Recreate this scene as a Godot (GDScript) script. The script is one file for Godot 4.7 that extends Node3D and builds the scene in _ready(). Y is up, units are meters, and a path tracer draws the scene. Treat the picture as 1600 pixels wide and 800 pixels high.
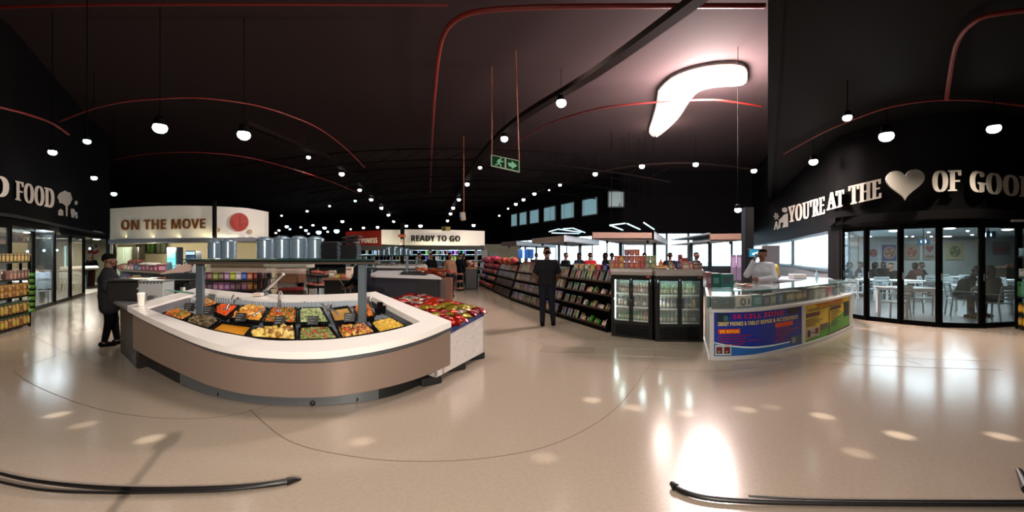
extends Node3D
# A food hall: tilted salad counter, phone kiosk, magazine racks, fridges, glazed café fronts under a black roof.
const H := 1.6        # eye height
const F := 700.0      # focal length in pixels of the 1600 x 800 frame
var M := {}
var used := {}
var fonts := {}
var rng := RandomNumberGenerator.new()

# ---------- places ----------
func w(u: float, v: float, z: float) -> Vector3:
	return Vector3((u - 800.0) / F * z, H - (v - 400.0) / F * z, -z)
func fl(u: float, v: float) -> Vector3:
	return w(u, v, H * F / (v - 400.0))
func wy(u: float, v: float, y: float) -> Vector3:
	return w(u, v, (H - y) * F / (v - 400.0))
func at_x(u: float, y: float, z: float) -> Vector3:
	return Vector3((u - 800.0) / F * z, y, -z)
func tab(t: Array, u: float) -> float:
	for i in range(1, t.size()):
		if u <= t[i][0] or i == t.size() - 1:
			return lerpf(t[i - 1][1], t[i][1], (u - t[i - 1][0]) / (t[i][0] - t[i - 1][0]))
	return 0.0
func smooth(pts: Array, n: int) -> PackedVector3Array:      # Catmull-Rom through pts, n steps a span
	var out := PackedVector3Array()
	var c := pts.size()
	for i in c - 1:
		for k in n:
			out.append(pts[i].cubic_interpolate(pts[i + 1], pts[maxi(i - 1, 0)], pts[mini(i + 2, c - 1)], float(k) / n))
	out.append(pts[c - 1])
	return out

# ---------- materials ----------
func mat(key: String, c: Color, rough := 0.6, metal := 0.0) -> StandardMaterial3D:
	if not M.has(key):
		var m := StandardMaterial3D.new()
		m.resource_name = key
		m.albedo_color = c
		m.roughness = rough
		m.metallic = metal
		if key.begins_with("black_p") or key.begins_with("cloth") or key.begins_with("hair") or key.begins_with("mezz") or key.begins_with("roof") or key.begins_with("dark_roof") or key.begins_with("door_b") or key.begins_with("beam_p") or key.begins_with("lamp_can") or key.begins_with("rack_b"):
			m.metallic_specular = 0.15
		M[key] = m
	return M[key]
func glass(key: String, a := 0.06, tint := Color(0.9, 1, 0.98)) -> StandardMaterial3D:
	if not M.has(key):
		var m := mat(key, Color(tint, a), 0.02)
		m.transparency = BaseMaterial3D.TRANSPARENCY_ALPHA
	return M[key]
func lit(key: String, c: Color, e: float) -> StandardMaterial3D:
	if not M.has(key):
		var m := mat(key, c, 0.5)
		m.emission_enabled = true
		m.emission = c
		m.emission_energy_multiplier = e
	return M[key]
func noise_tex(freq: float, a: Color, b: Color, normal := false, size := 512, octaves := 4, s := 1) -> NoiseTexture2D:
	var t := NoiseTexture2D.new()
	t.width = size
	t.height = size
	t.seamless = true
	var n := FastNoiseLite.new()
	n.seed = s
	n.frequency = freq
	n.fractal_octaves = octaves
	t.noise = n
	t.as_normal_map = normal
	if not normal:
		var g := Gradient.new()
		g.set_color(0, a)
		g.set_color(1, b)
		t.color_ramp = g
	return t
func textured(key: String, tex: Texture2D, rough := 0.6, c := Color.WHITE) -> StandardMaterial3D:
	var m := mat(key, c, rough)
	m.albedo_texture = tex
	return m
func rc(h: float, s: float, v: float) -> Color:
	return Color.from_hsv(fposmod(h, 1.0), s, v)

# ---------- shapes ----------
func mk() -> SurfaceTool:
	var st := SurfaceTool.new()
	st.begin(Mesh.PRIMITIVE_TRIANGLES)
	st.set_smooth_group(-1)
	return st
func tri(st: SurfaceTool, a: Vector3, b: Vector3, c: Vector3, ua := Vector2.ZERO, ub := Vector2.ZERO, uc := Vector2.ZERO) -> void:   # counter-clockwise from outside
	st.set_uv(ua); st.add_vertex(a)
	st.set_uv(uc); st.add_vertex(c)
	st.set_uv(ub); st.add_vertex(b)
func quad(st: SurfaceTool, a: Vector3, b: Vector3, c: Vector3, d: Vector3, r := Rect2(0, 0, 1, 1)) -> void:   # a bottom left, then counter-clockwise
	var p := r.position
	var q := r.end
	tri(st, a, b, c, Vector2(p.x, q.y), Vector2(q.x, q.y), Vector2(q.x, p.y))
	tri(st, a, c, d, Vector2(p.x, q.y), Vector2(q.x, p.y), Vector2(p.x, p.y))
func qo(st: SurfaceTool, a: Vector3, b: Vector3, c: Vector3, d: Vector3, mid: Vector3) -> void:
	if (b - a).cross(d - a).dot((a + c) * 0.5 - mid) >= 0.0:
		quad(st, a, b, c, d)
	else:
		quad(st, a, d, c, b)
func to(st: SurfaceTool, a: Vector3, b: Vector3, c: Vector3, mid: Vector3) -> void:
	if (b - a).cross(c - a).dot((a + b + c) / 3.0 - mid) >= 0.0:
		tri(st, a, b, c)
	else:
		tri(st, a, c, b)
func box(st: SurfaceTool, c: Vector3, s: Vector3, bas := Basis(), ch := 0.0) -> SurfaceTool:
	st.set_smooth_group(-1)
	var h := s * 0.5
	ch = minf(ch, minf(h.x, minf(h.y, h.z)) * 0.9)
	for ax in 3:
		var b1 := (ax + 1) % 3
		var b2 := (ax + 2) % 3
		for sg in [-1.0, 1.0]:
			var q: Array[Vector3] = []
			for k in [[-1, -1], [1, -1], [1, 1], [-1, 1]]:
				var p := Vector3.ZERO
				p[ax] = sg * h[ax]
				p[b1] = k[0] * (h[b1] - ch)
				p[b2] = k[1] * (h[b2] - ch)
				q.append(c + bas * p)
			qo(st, q[0], q[1], q[2], q[3], c)
		if ch > 0.0:
			for s1 in [-1.0, 1.0]:
				for s2 in [-1.0, 1.0]:
					var q2: Array[Vector3] = []
					for k in [[-1, 0], [1, 0], [1, 1], [-1, 1]]:
						var p := Vector3.ZERO
						p[ax] = k[0] * (h[ax] - ch)
						p[b1] = s1 * (h[b1] - (ch if k[1] == 1 else 0.0))
						p[b2] = s2 * (h[b2] - (0.0 if k[1] == 1 else ch))
						q2.append(c + bas * p)
					qo(st, q2[0], q2[1], q2[2], q2[3], c)
	if ch > 0.0:
		for x in [-1.0, 1.0]:
			for y in [-1.0, 1.0]:
				for z in [-1.0, 1.0]:
					var k := Vector3(x, y, z)
					to(st, c + bas * (k * (h - Vector3(0, ch, ch))), c + bas * (k * (h - Vector3(ch, 0, ch))), c + bas * (k * (h - Vector3(ch, ch, 0))), c)
	return st
func bar(st: SurfaceTool, a: Vector3, b: Vector3, wide: float, thick: float, up := Vector3.UP) -> SurfaceTool:   # a straight rectangular bar
	var x := (b - a).normalized()
	var z := x.cross(up)
	if z.length() < 0.01:
		z = x.cross(Vector3.FORWARD)
	z = z.normalized()
	box(st, (a + b) * 0.5, Vector3(a.distance_to(b), thick, wide), Basis(x, z.cross(x).normalized(), z), minf(wide, thick) * 0.08)
	return st
func lathe(st: SurfaceTool, prof: Array, seg := 12, xf := Transform3D(), sharp := false) -> SurfaceTool:   # Vector2(radius, height) from the bottom up
	for i in prof.size() - 1:
		st.set_smooth_group(i + 1 if sharp else 1)
		var p: Vector2 = prof[i]
		var q: Vector2 = prof[i + 1]
		for k in seg:
			var a0 := TAU * k / seg
			var a1 := TAU * (k + 1) / seg
			var a := xf * Vector3(cos(a0) * p.x, p.y, -sin(a0) * p.x)
			var b := xf * Vector3(cos(a1) * p.x, p.y, -sin(a1) * p.x)
			var c := xf * Vector3(cos(a1) * q.x, q.y, -sin(a1) * q.x)
			var d := xf * Vector3(cos(a0) * q.x, q.y, -sin(a0) * q.x)
			var r := Rect2(float(k) / seg, 1.0 - float(i + 1) / (prof.size() - 1), 1.0 / seg, 1.0 / (prof.size() - 1))
			if p.x < 1e-5:
				tri(st, a, c, d, Vector2(r.position.x, r.end.y), Vector2(r.end.x, r.position.y), r.position)
			elif q.x < 1e-5:
				tri(st, a, b, c, Vector2(r.position.x, r.end.y), r.end, r.position)
			else:
				quad(st, a, b, c, d, r)
	return st
func tube(st: SurfaceTool, pts, r: float, seg := 6, r_end := -1.0) -> SurfaceTool:
	st.set_smooth_group(1)
	var rings := []
	var n: int = pts.size()
	var side := Vector3.ZERO
	for i in n:
		var t: Vector3 = (pts[mini(i + 1, n - 1)] - pts[maxi(i - 1, 0)]).normalized()
		if i == 0:
			side = t.cross(Vector3.UP if absf(t.y) < 0.9 else Vector3.RIGHT).normalized()
		else:
			side = (side - t * side.dot(t)).normalized()
		var up := side.cross(t)
		var ring := PackedVector3Array()
		var rr := r if r_end < 0.0 else lerpf(r, r_end, float(i) / maxi(n - 1, 1))
		for k in seg:
			ring.append(pts[i] + (side * cos(TAU * k / seg) + up * sin(TAU * k / seg)) * rr)
		rings.append(ring)
	for i in n - 1:
		for k in seg:
			var mid: Vector3 = (pts[i] + pts[i + 1]) * 0.5
			qo(st, rings[i][k], rings[i][(k + 1) % seg], rings[i + 1][(k + 1) % seg], rings[i + 1][k], mid)
	st.set_smooth_group(-1)
	for k in range(1, seg - 1):
		to(st, rings[0][0], rings[0][k], rings[0][k + 1], pts[1])
		to(st, rings[n - 1][0], rings[n - 1][k], rings[n - 1][k + 1], pts[n - 2])
	return st
func slab(st: SurfaceTool, pts, off: Vector3) -> SurfaceTool:   # a flat polygon given a thickness
	st.set_smooth_group(-1)
	var n := Vector3.ZERO
	var c := Vector3.ZERO
	for i in pts.size():
		n += pts[i].cross(pts[(i + 1) % pts.size()])
		c += pts[i] / pts.size()
	n = n.normalized()
	var x: Vector3 = (pts[1] - pts[0]).normalized()
	x = (x - n * x.dot(n)).normalized()
	var y := n.cross(x)
	var flat := PackedVector2Array()
	for p in pts:
		flat.append(Vector2(x.dot(p), y.dot(p)))
	var id := Geometry2D.triangulate_polygon(flat)
	var mid := c + off * 0.5
	for i in range(0, id.size(), 3):
		to(st, pts[id[i]], pts[id[i + 1]], pts[id[i + 2]], mid)
		to(st, pts[id[i]] + off, pts[id[i + 1]] + off, pts[id[i + 2]] + off, mid)
	var cw := n.dot(off) > 0.0
	for i in pts.size():
		var a: Vector3 = pts[i]
		var b: Vector3 = pts[(i + 1) % pts.size()]
		if cw:
			quad(st, a, b, b + off, a + off)
		else:
			quad(st, b, a, a + off, b + off)
	return st
func band(st: SurfaceTool, A, B, off) -> SurfaceTool:   # a curved sheet between two lines (A below, B above), off = thickness towards the back
	var n: int = A.size()
	var oa := []
	var ob := []
	for i in n:
		var o: Vector3 = off if off is Vector3 else off[i]
		oa.append(A[i] + o)
		ob.append(B[i] + o)
	for i in n - 1:
		var u0 := float(i) / (n - 1)
		var u1 := float(i + 1) / (n - 1)
		var mid: Vector3 = (A[i] + B[i] + A[i + 1] + B[i + 1] + oa[i] + ob[i] + oa[i + 1] + ob[i + 1]) / 8.0
		st.set_smooth_group(1)
		if (A[i + 1] - A[i]).cross(B[i] - A[i]).dot((A[i] + B[i + 1]) * 0.5 - mid) >= 0.0:
			quad(st, A[i], A[i + 1], B[i + 1], B[i], Rect2(u0, 0, u1 - u0, 1))
		else:
			tri(st, A[i], B[i + 1], A[i + 1], Vector2(u0, 1), Vector2(u1, 0), Vector2(u1, 1))
			tri(st, A[i], B[i], B[i + 1], Vector2(u0, 1), Vector2(u0, 0), Vector2(u1, 0))
		st.set_smooth_group(2)
		qo(st, oa[i], oa[i + 1], ob[i + 1], ob[i], mid)
		st.set_smooth_group(3)
		qo(st, A[i], A[i + 1], oa[i + 1], oa[i], mid)
		st.set_smooth_group(4)
		qo(st, B[i], B[i + 1], ob[i + 1], ob[i], mid)
	st.set_smooth_group(-1)
	qo(st, A[0], B[0], ob[0], oa[0], (A[1] + ob[1]) * 0.5)
	qo(st, A[n - 1], B[n - 1], ob[n - 1], oa[n - 1], (A[n - 2] + ob[n - 2]) * 0.5)
	return st
func lens_of(c: Vector3, r: Vector3, bas := Basis(), rows := 5, seg := 8, st: SurfaceTool = null) -> SurfaceTool:   # an ellipsoid
	if st == null:
		st = mk()
	var prof := []
	for i in rows + 1:
		var a := PI * i / rows - PI / 2
		prof.append(Vector2(maxf(cos(a), 0.0), sin(a)))
	prof[0].x = 0.0
	prof[rows].x = 0.0
	return lathe(st, prof, seg, Transform3D(bas * Basis.from_scale(r), c))

# ---------- naming ----------
func numbered(parent: Node, called: String) -> String:
	var key := "%d/%s" % [parent.get_instance_id(), called]
	var n: int = used.get(key, 0)
	used[key] = n + 1
	return called if n == 0 else "%s_%03d" % [called, n]
func obj(called: String, shape, m: Material, parent: Node = null) -> MeshInstance3D:
	var o := MeshInstance3D.new()
	if shape is SurfaceTool:
		shape.generate_normals()
		o.mesh = shape.commit()
	else:
		o.mesh = shape
	o.material_override = m
	var p: Node = parent if parent else self
	o.name = numbered(p, called)
	p.add_child(o, true)
	return o
func tag(o: Node, label: String, category: String, group := "", kind := "") -> Node:
	if label: o.set_meta("label", label)
	if category: o.set_meta("category", category)
	if group: o.set_meta("group", group)
	if kind: o.set_meta("kind", kind)
	return o
func thing(called: String, label: String, category: String, at := Vector3.ZERO, turn := 0.0, group := "") -> Node3D:
	var o := Node3D.new()
	o.name = numbered(self, called)
	add_child(o)
	o.position = at
	o.rotation.y = turn
	tag(o, label, category, group)
	return o
func struct(called: String, shape, m: Material, parent: Node = null) -> MeshInstance3D:
	var o := obj(called, shape, m, parent)
	if parent == null:
		o.set_meta("kind", "structure")
	return o
const ONES := ["", "first", "second", "third", "fourth", "fifth", "sixth", "seventh", "eighth", "ninth", "tenth", "eleventh", "twelfth", "thirteenth", "fourteenth", "fifteenth", "sixteenth", "seventeenth", "eighteenth", "nineteenth"]
const TENS := ["", "", "twenty", "thirty", "forty", "fifty", "sixty", "seventy", "eighty", "ninety"]
func nth(n: int) -> String:
	if n < 20: return ONES[n]
	return (TENS[n / 10] + "-" + ONES[n % 10]) if n % 10 else TENS[n / 10].trim_suffix("y") + "ieth"
func tell_apart() -> void:               # things that share a label are counted off along the room, as one sees them
	var by := {}
	for o in get_children():
		if o.has_meta("label") and not o.has_meta("kind"):
			by.get_or_add(o.get_meta("label"), []).append(o)
	for l in by:
		var a: Array = by[l]
		if a.size() < 2: continue
		var key := func(o: Node3D) -> float:
			var p := o.position
			if p == Vector3.ZERO and o is MeshInstance3D: p = o.mesh.get_aabb().get_center()
			return p.x / maxf(-p.z, 0.1)
		a.sort_custom(func(x: Node3D, y: Node3D) -> bool: return key.call(x) < key.call(y))
		for i in a.size():
			a[i].set_meta("label", "%s, %s from left" % [l, nth(i + 1)])
func dup(root: Node3D, at: Vector3, turn := 0.0, label := "", group := "") -> Node3D:
	var r: Node3D = root.duplicate()
	var base := String(root.name)
	if base.length() > 4 and base[-4] == "_" and base.right(3).is_valid_int():
		base = base.left(-4)
	r.name = numbered(self, base)
	add_child(r)
	r.position = at
	r.rotation = Vector3(0, turn, 0)
	if label: r.set_meta("label", label)
	if group: r.set_meta("group", group)
	return r

# ---------- lettering ----------
func font(kind: String) -> Font:
	if not fonts.has(kind):
		var f := SystemFont.new()
		f.font_names = PackedStringArray(["Droid Serif" if kind.begins_with("serif") else "Droid Sans"])
		f.font_weight = 700
		fonts[kind] = f
	return fonts[kind]
func raw_text(s: String, f: Font, depth := 0.0, step := 2.0) -> Array:
	var t := TextMesh.new()
	t.text = s
	t.font = f
	t.font_size = 64
	t.pixel_size = 0.01
	t.depth = depth
	t.curve_step = step
	t.horizontal_alignment = HORIZONTAL_ALIGNMENT_LEFT
	return t.get_mesh_arrays()
# every letter of s as a part called "letter", laid by where.call(x 0..1, y 0..1, depth 0..1)
func letters(s: String, kind: String, where: Callable, m: Material, parent: Node, step := 2.0) -> void:
	var f := font(kind)
	var cap := _span(raw_text("H", f), 1)
	var total := f.get_string_size(s, HORIZONTAL_ALIGNMENT_LEFT, -1, 64).x * 0.01
	for i in s.length():
		if s[i] == " ":
			continue
		var x0 := f.get_string_size(s.substr(0, i), HORIZONTAL_ALIGNMENT_LEFT, -1, 64).x * 0.01
		var st := mk()
		var raw := raw_text(s[i], f, 0.05, step)
		for dx in ([-0.028, 0.0, 0.028] if kind == "serif_fat" else ([-0.014, 0.014] if kind == "sans_fat" else [0.0])):
			_laid(raw, x0 + dx, total, cap, where, st)      # a heavier stroke
		obj("letter", st, m, parent)
func line_of_text(s: String, kind: String, where: Callable, m: Material, parent: Node, called := "lettering") -> void:
	var f := font(kind)
	var cap := _span(raw_text("H", f), 1)
	var total := f.get_string_size(s, HORIZONTAL_ALIGNMENT_LEFT, -1, 64).x * 0.01
	obj(called, _laid(raw_text(s, f, 0.0, 6.0), 0.0, total, cap, where), m, parent)
func _span(a: Array, axis: int) -> Vector2:
	var lo := 1e9
	var hi := -1e9
	for v in a[Mesh.ARRAY_VERTEX]:
		lo = minf(lo, v[axis])
		hi = maxf(hi, v[axis])
	return Vector2(lo, hi)
func _laid(a: Array, x0: float, total: float, cap: Vector2, where: Callable, st: SurfaceTool = null) -> SurfaceTool:
	if st == null: st = mk()
	var vs: PackedVector3Array = a[Mesh.ARRAY_VERTEX]
	var id: PackedInt32Array = a[Mesh.ARRAY_INDEX]
	var zs := _span(a, 2)
	for i in id:
		var v := vs[i]
		var d := (v.z - zs.x) / maxf(zs.y - zs.x, 1e-5)
		st.add_vertex(where.call((v.x + x0) / total, (v.y - cap.x) / (cap.y - cap.x), d))
	return st

# ---------- the shell ----------
const ZR := [[1175, 31.0], [1215, 23.0], [1260, 16.0], [1300, 12.6], [1316, 11.9], [1350, 11.2], [1402, 10.6], [1462, 10.1], [1528, 9.9], [1587, 10.2], [1640, 10.9], [1720, 12.5], [1800, 15.0]]
const ZL := [[-200, 9.0], [-40, 10.3], [14, 11.4], [44, 12.6], [82, 14.6], [107, 16.3], [132, 18.4], [172, 22.0]]
func zr(u: float) -> float:
	return tab(ZR, u)
func zl(u: float) -> float:
	return tab(ZL, u)
func wr(u: float, y: float, fwd := 0.0) -> Vector3:      # on the wall above the glazed café front, fwd metres out of it
	return at_x(u, y, zr(u) - fwd)
func wl(u: float, y: float, fwd := 0.0) -> Vector3:
	return at_x(u, y, zl(u) - fwd)
func wall_line(f: Callable, us: Array, y: float, fwd := 0.0) -> PackedVector3Array:
	var o := PackedVector3Array()
	for u in us:
		o.append(f.call(u, y, fwd))
	return o
func steps(a: float, b: float, n: int) -> Array:
	var o := []
	for i in n + 1:
		o.append(lerpf(a, b, float(i) / n))
	return o

func camera_and_light() -> void:
	var c := Camera3D.new()
	c.name = "camera"
	c.position = Vector3(0, H, 0)
	c.fov = rad_to_deg(2.0 * atan(400.0 / F))
	c.near = 0.05
	c.far = 300.0
	add_child(c)
	c.current = true
	var we := WorldEnvironment.new()
	we.name = "world"
	var e := Environment.new()
	e.background_mode = Environment.BG_COLOR
	e.background_color = Color(0.80, 0.93, 1.0)
	e.background_energy_multiplier = 5.0
	e.tonemap_mode = Environment.TONE_MAPPER_LINEAR
	e.tonemap_exposure = 1.0
	e.sdfgi_enabled = true
	e.ssao_enabled = true
	e.ssil_enabled = true
	we.environment = e
	add_child(we)

func omni(at: Vector3, col: Color, energy: float, size := 0.1, called := "omni_light") -> OmniLight3D:
	var l := OmniLight3D.new()
	l.name = numbered(self, called)
	l.position = at
	l.light_color = col
	l.light_energy = energy
	l.light_size = size
	l.omni_range = 60.0
	l.omni_attenuation = 2.0
	l.shadow_enabled = true
	add_child(l)
	return l
func spot(at: Vector3, aim: Vector3, col: Color, energy: float, angle: float, size := 0.05, soft := 1.0) -> SpotLight3D:
	var l := SpotLight3D.new()
	l.name = numbered(self, "spot_light")
	add_child(l)
	l.look_at_from_position(at, aim, Vector3.UP if absf((aim - at).normalized().y) < 0.98 else Vector3.FORWARD)
	l.light_color = col
	l.light_energy = energy
	l.light_size = size
	l.spot_angle = angle
	l.spot_angle_attenuation = soft
	l.spot_range = 60.0
	l.spot_attenuation = 2.0
	l.shadow_enabled = true
	return l
func area(at: Vector3, aim: Vector3, size: Vector2, col: Color, energy: float) -> void:
	var l := AreaLight3D.new()
	l.name = numbered(self, "area_light")
	add_child(l)
	l.look_at_from_position(at, aim, Vector3.UP if absf((aim - at).normalized().y) < 0.98 else Vector3.FORWARD)
	l.area_size = size
	l.light_color = col
	l.light_energy = energy
	l.area_range = 60.0
	l.area_attenuation = 2.0
	l.shadow_enabled = true

const WARM := Color(1.0, 0.93, 0.86)
const COOL := Color(0.78, 0.92, 1.0)

func shell() -> void:
	var black := mat("black_paint", Color(0.06, 0.057, 0.06), 0.65)
	var roof := mat("dark_roof", Color(0.215, 0.178, 0.182), 0.9)
	var fm := textured("polished_concrete", noise_tex(0.06, Color(0.55, 0.50, 0.445), Color(0.585, 0.535, 0.48), false, 1024, 5), 0.16)
	fm.uv1_triplanar = true
	fm.uv1_world_triplanar = true
	fm.uv1_scale = Vector3(0.35, 0.35, 0.35)
	fm.metallic_specular = 0.28
	var rline := [1800, 1720, 1640, 1587, 1528, 1462, 1402, 1350, 1316, 1300, 1260, 1215, 1175]
	# floor
	var p := [Vector3(-45, 0, 6), Vector3(21.4, 0, 6)]
	for u in rline: p.append(wr(u, 0))
	p.append_array([Vector3(7.7, 0, -31), Vector3(0, 0, -48), Vector3(0, 0, -70), Vector3(-45, 0, -70)])
	var floor_ := struct("floor", slab(mk(), p, Vector3(0, -0.2, 0)), fm)
	var jm := mat("joint_filler", Color(0.33, 0.26, 0.20), 0.8)
	var joints := [
		[[20, 580], [60, 605], [150, 638], [250, 653], [340, 652], [400, 640], [425, 633]], [[20, 580], [70, 562], [150, 530], [175, 515]], [[100, 550], [50, 525], [0, 505]], [[100, 550], [165, 572]],
		[[390, 640], [450, 688], [550, 713], [660, 721], [780, 713], [880, 688], [960, 640], [1005, 585], [1030, 545]], [[800, 520], [870, 545], [960, 568], [1080, 580], [1200, 572], [1280, 552], [1330, 525]]]
	for j in joints:
		var a := []
		for q in j: a.append(fl(q[0], q[1]))
		var cl := smooth(a, 8)
		var L := PackedVector3Array()
		var R := PackedVector3Array()
		for i in cl.size():
			var t := (cl[mini(i + 1, cl.size() - 1)] - cl[maxi(i - 1, 0)]).normalized()
			var s := t.cross(Vector3.UP) * 0.004
			L.append(cl[i] - s + Vector3(0, 0.0012, 0))
			R.append(cl[i] + s + Vector3(0, 0.0012, 0))
		obj("floor_joint", band(mk(), L, R, Vector3(0, -0.001, 0)), jm, floor_)
	# big rectangular floor tiles before the fridges
	var tm := []
	for k in 3:
		tm.append(mat("floor_tile_tone_%d" % k, [Color(0.568, 0.518, 0.46), Color(0.585, 0.535, 0.478), Color(0.55, 0.50, 0.443)][k], 0.18))
	for r in 3:
		for k in 7:
			var z := 9.05 - r * 0.62
			var x := 0.95 + k * 0.92 + (r % 2) * 0.4
			var st := box(mk(), Vector3.ZERO, Vector3(0.90, 0.004, 0.60), Basis(), 0.001)
			var o := obj("floor_tile", st, tm[(k * 2 + r) % 3], floor_)
			o.position = Vector3(x, 0.001, -z + x * 0.18)
			o.rotation.y = -0.18
	# ceiling and outer walls
	struct("ceiling", box(mk(), Vector3(-12, 7.65, -32), Vector3(68, 0.3, 77)), roof)
	struct("wall_rear", box(mk(), Vector3(-12, 3.8, 6.15), Vector3(68, 7.6, 0.3)), mat("grey_paint", Color(0.35, 0.33, 0.32), 0.8))
	struct("wall_left", box(mk(), Vector3(-45.15, 3.8, -32), Vector3(0.3, 7.6, 77)), black)
	struct("wall_back", box(mk(), Vector3(-22, 3.8, -70.15), Vector3(46, 7.6, 0.3)), black)
	struct("wall_right", box(mk(), Vector3(21.55, 3.8, -4.6), Vector3(0.3, 7.6, 22)), black)
	struct("wall_far_side", box(mk(), Vector3(0.15, 3.8, -59), Vector3(0.3, 7.6, 22)), black)
	# added low black ceiling over the café front; its bulkhead stops the roof glow
	var low := [Vector3(1.143, 4.8, -2.0), Vector3(21.3, 4.8, -2.0)]
	for u in [1800, 1720, 1640, 1587, 1528, 1462, 1402, 1350, 1316, 1300, 1260, 1215]: low.append(wr(u, 4.8, 0.05))
	low.append(Vector3(13.05, 4.8, -22.85))
	struct("ceiling_added", slab(mk(), low, Vector3(0, 0.12, 0)), black)
	struct("trim_added_bulkhead", slab(mk(), [Vector3(1.143, 4.7, -2.0), Vector3(17.1, 4.7, -29.9), Vector3(17.1, 7.5, -29.9), Vector3(1.143, 7.5, -2.0)], Vector3(0.15, 0, 0.08)), black)
	struct("trim_added_ceiling_edge", box(mk(), Vector3(11.2, 6.1, -2.0), Vector3(20.3, 2.8, 0.15)), black)
	# wall over the right café front
	var us := [1175, 1195, 1215, 1237, 1260, 1280, 1300]
	struct("wall_over_window", band(mk(), wall_line(wr, us, 2.3), wall_line(wr, us, 7.5), Vector3(0.3, 0, -0.2)), black)
	struct("wall_under_window", band(mk(), wall_line(wr, us, 0.0), wall_line(wr, us, 1.15), Vector3(0.3, 0, -0.2)), mat("pale_panel", Color(0.36, 0.38, 0.40), 0.6))
	us = [1300, 1316, 1333, 1350, 1376, 1402, 1432, 1462, 1495, 1528, 1558, 1587, 1640, 1720, 1800]
	struct("wall_over_café_front".replace("é", "e"), band(mk(), wall_line(wr, us, 2.32), wall_line(wr, us, 7.5), Vector3(0.1, 0, -0.3)), black)
	us = [1300, 1308, 1316]
	struct("pillar", band(mk(), wall_line(wr, us, 0.0, 0.12), wall_line(wr, us, 2.5, 0.12), Vector3(0.1, 0, -0.3)), black)
	us = [1300, 1316, 1350, 1402, 1462, 1528, 1587, 1640]
	struct("trim_beam", band(mk(), wall_line(wr, us, 2.42, 0.22), wall_line(wr, us, 2.62, 0.22), Vector3(0, 0, -0.25)), black)
	# black wall over the checkouts, open glazing below it
	var A := PackedVector3Array([Vector3(0, 3.15, -48), Vector3(7.7, 3.15, -31), Vector3(16.7, 3.15, -31)])
	var B := PackedVector3Array([Vector3(0, 7.5, -48), Vector3(7.7, 7.5, -31), Vector3(16.7, 7.5, -31)])
	var holes := []
	for q in [[800, 46.0], [812, 43.4], [829, 40.8], [850, 38.3], [876, 35.6], [910, 33.2], [948, 30.7], [975, 30.7]]:
		pass
	var st := mk()
	var mz := mat("mezzanine_black", Color(0.05, 0.05, 0.058), 0.8)
	# seven square openings in the slanting stretch (t runs along it)
	var a0 := Vector3(0, 0, -48)
	var d := Vector3(7.7, 0, 17)
	var ts := []
	for q in [[799, 808], [812, 823], [828, 842], [850, 868], [877, 897], [910, 933]]:
		ts.append([_on_line(a0, d, q[0]), _on_line(a0, d, q[1])])
	var n := Vector3(-0.18, 0, -0.0)
	var last := 0.0
	var tops := [345.0]
	for k in ts.size():
		var ta: float = ts[k][0]
		var tb: float = ts[k][1]
		_wall_piece(st, a0, d, last, ta, 3.15, 7.5)
		_wall_piece(st, a0, d, ta, tb, 3.15, 4.75)
		_wall_piece(st, a0, d, ta, tb, 6.05, 7.5)
		last = tb
		var pane := obj("window", _pane_between(a0 + d * ta, a0 + d * tb, 4.75, 6.05), lit("office_glow", Color(0.50, 0.66, 0.70), 0.6))
		pane.name = "window_%d" % (k + 1)
		pane.set_meta("kind", "structure")
		var fr := mk()
		var pa := a0 + d * ta
		var pb := a0 + d * tb
		for e in [[Vector3(0, 4.75, 0), Vector3(0, 4.75, 0), pa, pb], [Vector3(0, 6.05, 0), Vector3(0, 6.05, 0), pa, pb], [Vector3(0, 4.75, 0), Vector3(0, 6.05, 0), pa, pa], [Vector3(0, 4.75, 0), Vector3(0, 6.05, 0), pb, pb]]:
			bar(fr, e[2] + e[0], e[3] + e[1], 0.09, 0.09)
		obj("frame", fr, mat("window_frame", Color(0.3, 0.34, 0.36), 0.5), pane)
	_wall_piece(st, a0, d, last, 1.0, 3.15, 7.5)
	var wx := [at_x(950, 0, 31).x, at_x(974, 0, 31).x]
	var b0 := Vector3(7.7, 0, -31)
	var bd := Vector3(9.0, 0, 0)
	# the nearest opening sits just before the bend
	_wall_piece(st, b0, bd, 0.0, 1.0, 3.15, 7.5)
	struct("wall_front_upper", st, mz)
	var p7 := obj("window", _pane_between(Vector3(wx[0], 0, -30.9), Vector3(wx[1], 0, -30.9), 4.98, 6.05), lit("office_glow_dim", Color(0.50, 0.58, 0.58), 0.5))
	p7.name = "window_7"
	p7.set_meta("kind", "structure")
	var wf := mk()
	for e in [[wx[0], 4.98, wx[1], 4.98], [wx[0], 6.05, wx[1], 6.05], [wx[0], 4.98, wx[0], 6.05], [wx[1], 4.98, wx[1], 6.05]]:
		bar(wf, Vector3(e[0], e[1], -30.88), Vector3(e[2], e[3], -30.88), 0.08, 0.08)
	bar(wf, Vector3(wx[1] - 0.3, 5.0, -30.88), Vector3(wx[1] - 0.3, 5.25, -30.88), 0.05, 0.25)
	obj("frame", wf, mat("window_frame", Color.WHITE), p7)
	var lw := mk()
	_wall_piece(lw, a0, d, 0.0, 1.0, 0.0, 0.9)
	_wall_piece(lw, b0, bd, 0.0, 1.0, 0.0, 0.9)
	struct("wall_front_low", lw, mat("dark_plinth", Color(0.12, 0.13, 0.15), 0.6))
	# mullions and panes of the front glazing
	var big := obj("window", _glazing(a0, d, b0, bd), mat("mullion", Color(0.22, 0.28, 0.32), 0.5))
	big.name = "window_8"
	big.set_meta("kind", "structure")
	for k in 10:
		var t0 := k / 10.0
		obj("pane", _pane_between(a0 + d * (t0 + 0.004), a0 + d * (t0 + 0.096), 0.9, 3.15), glass("clear_glass", 0.05), big)
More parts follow.
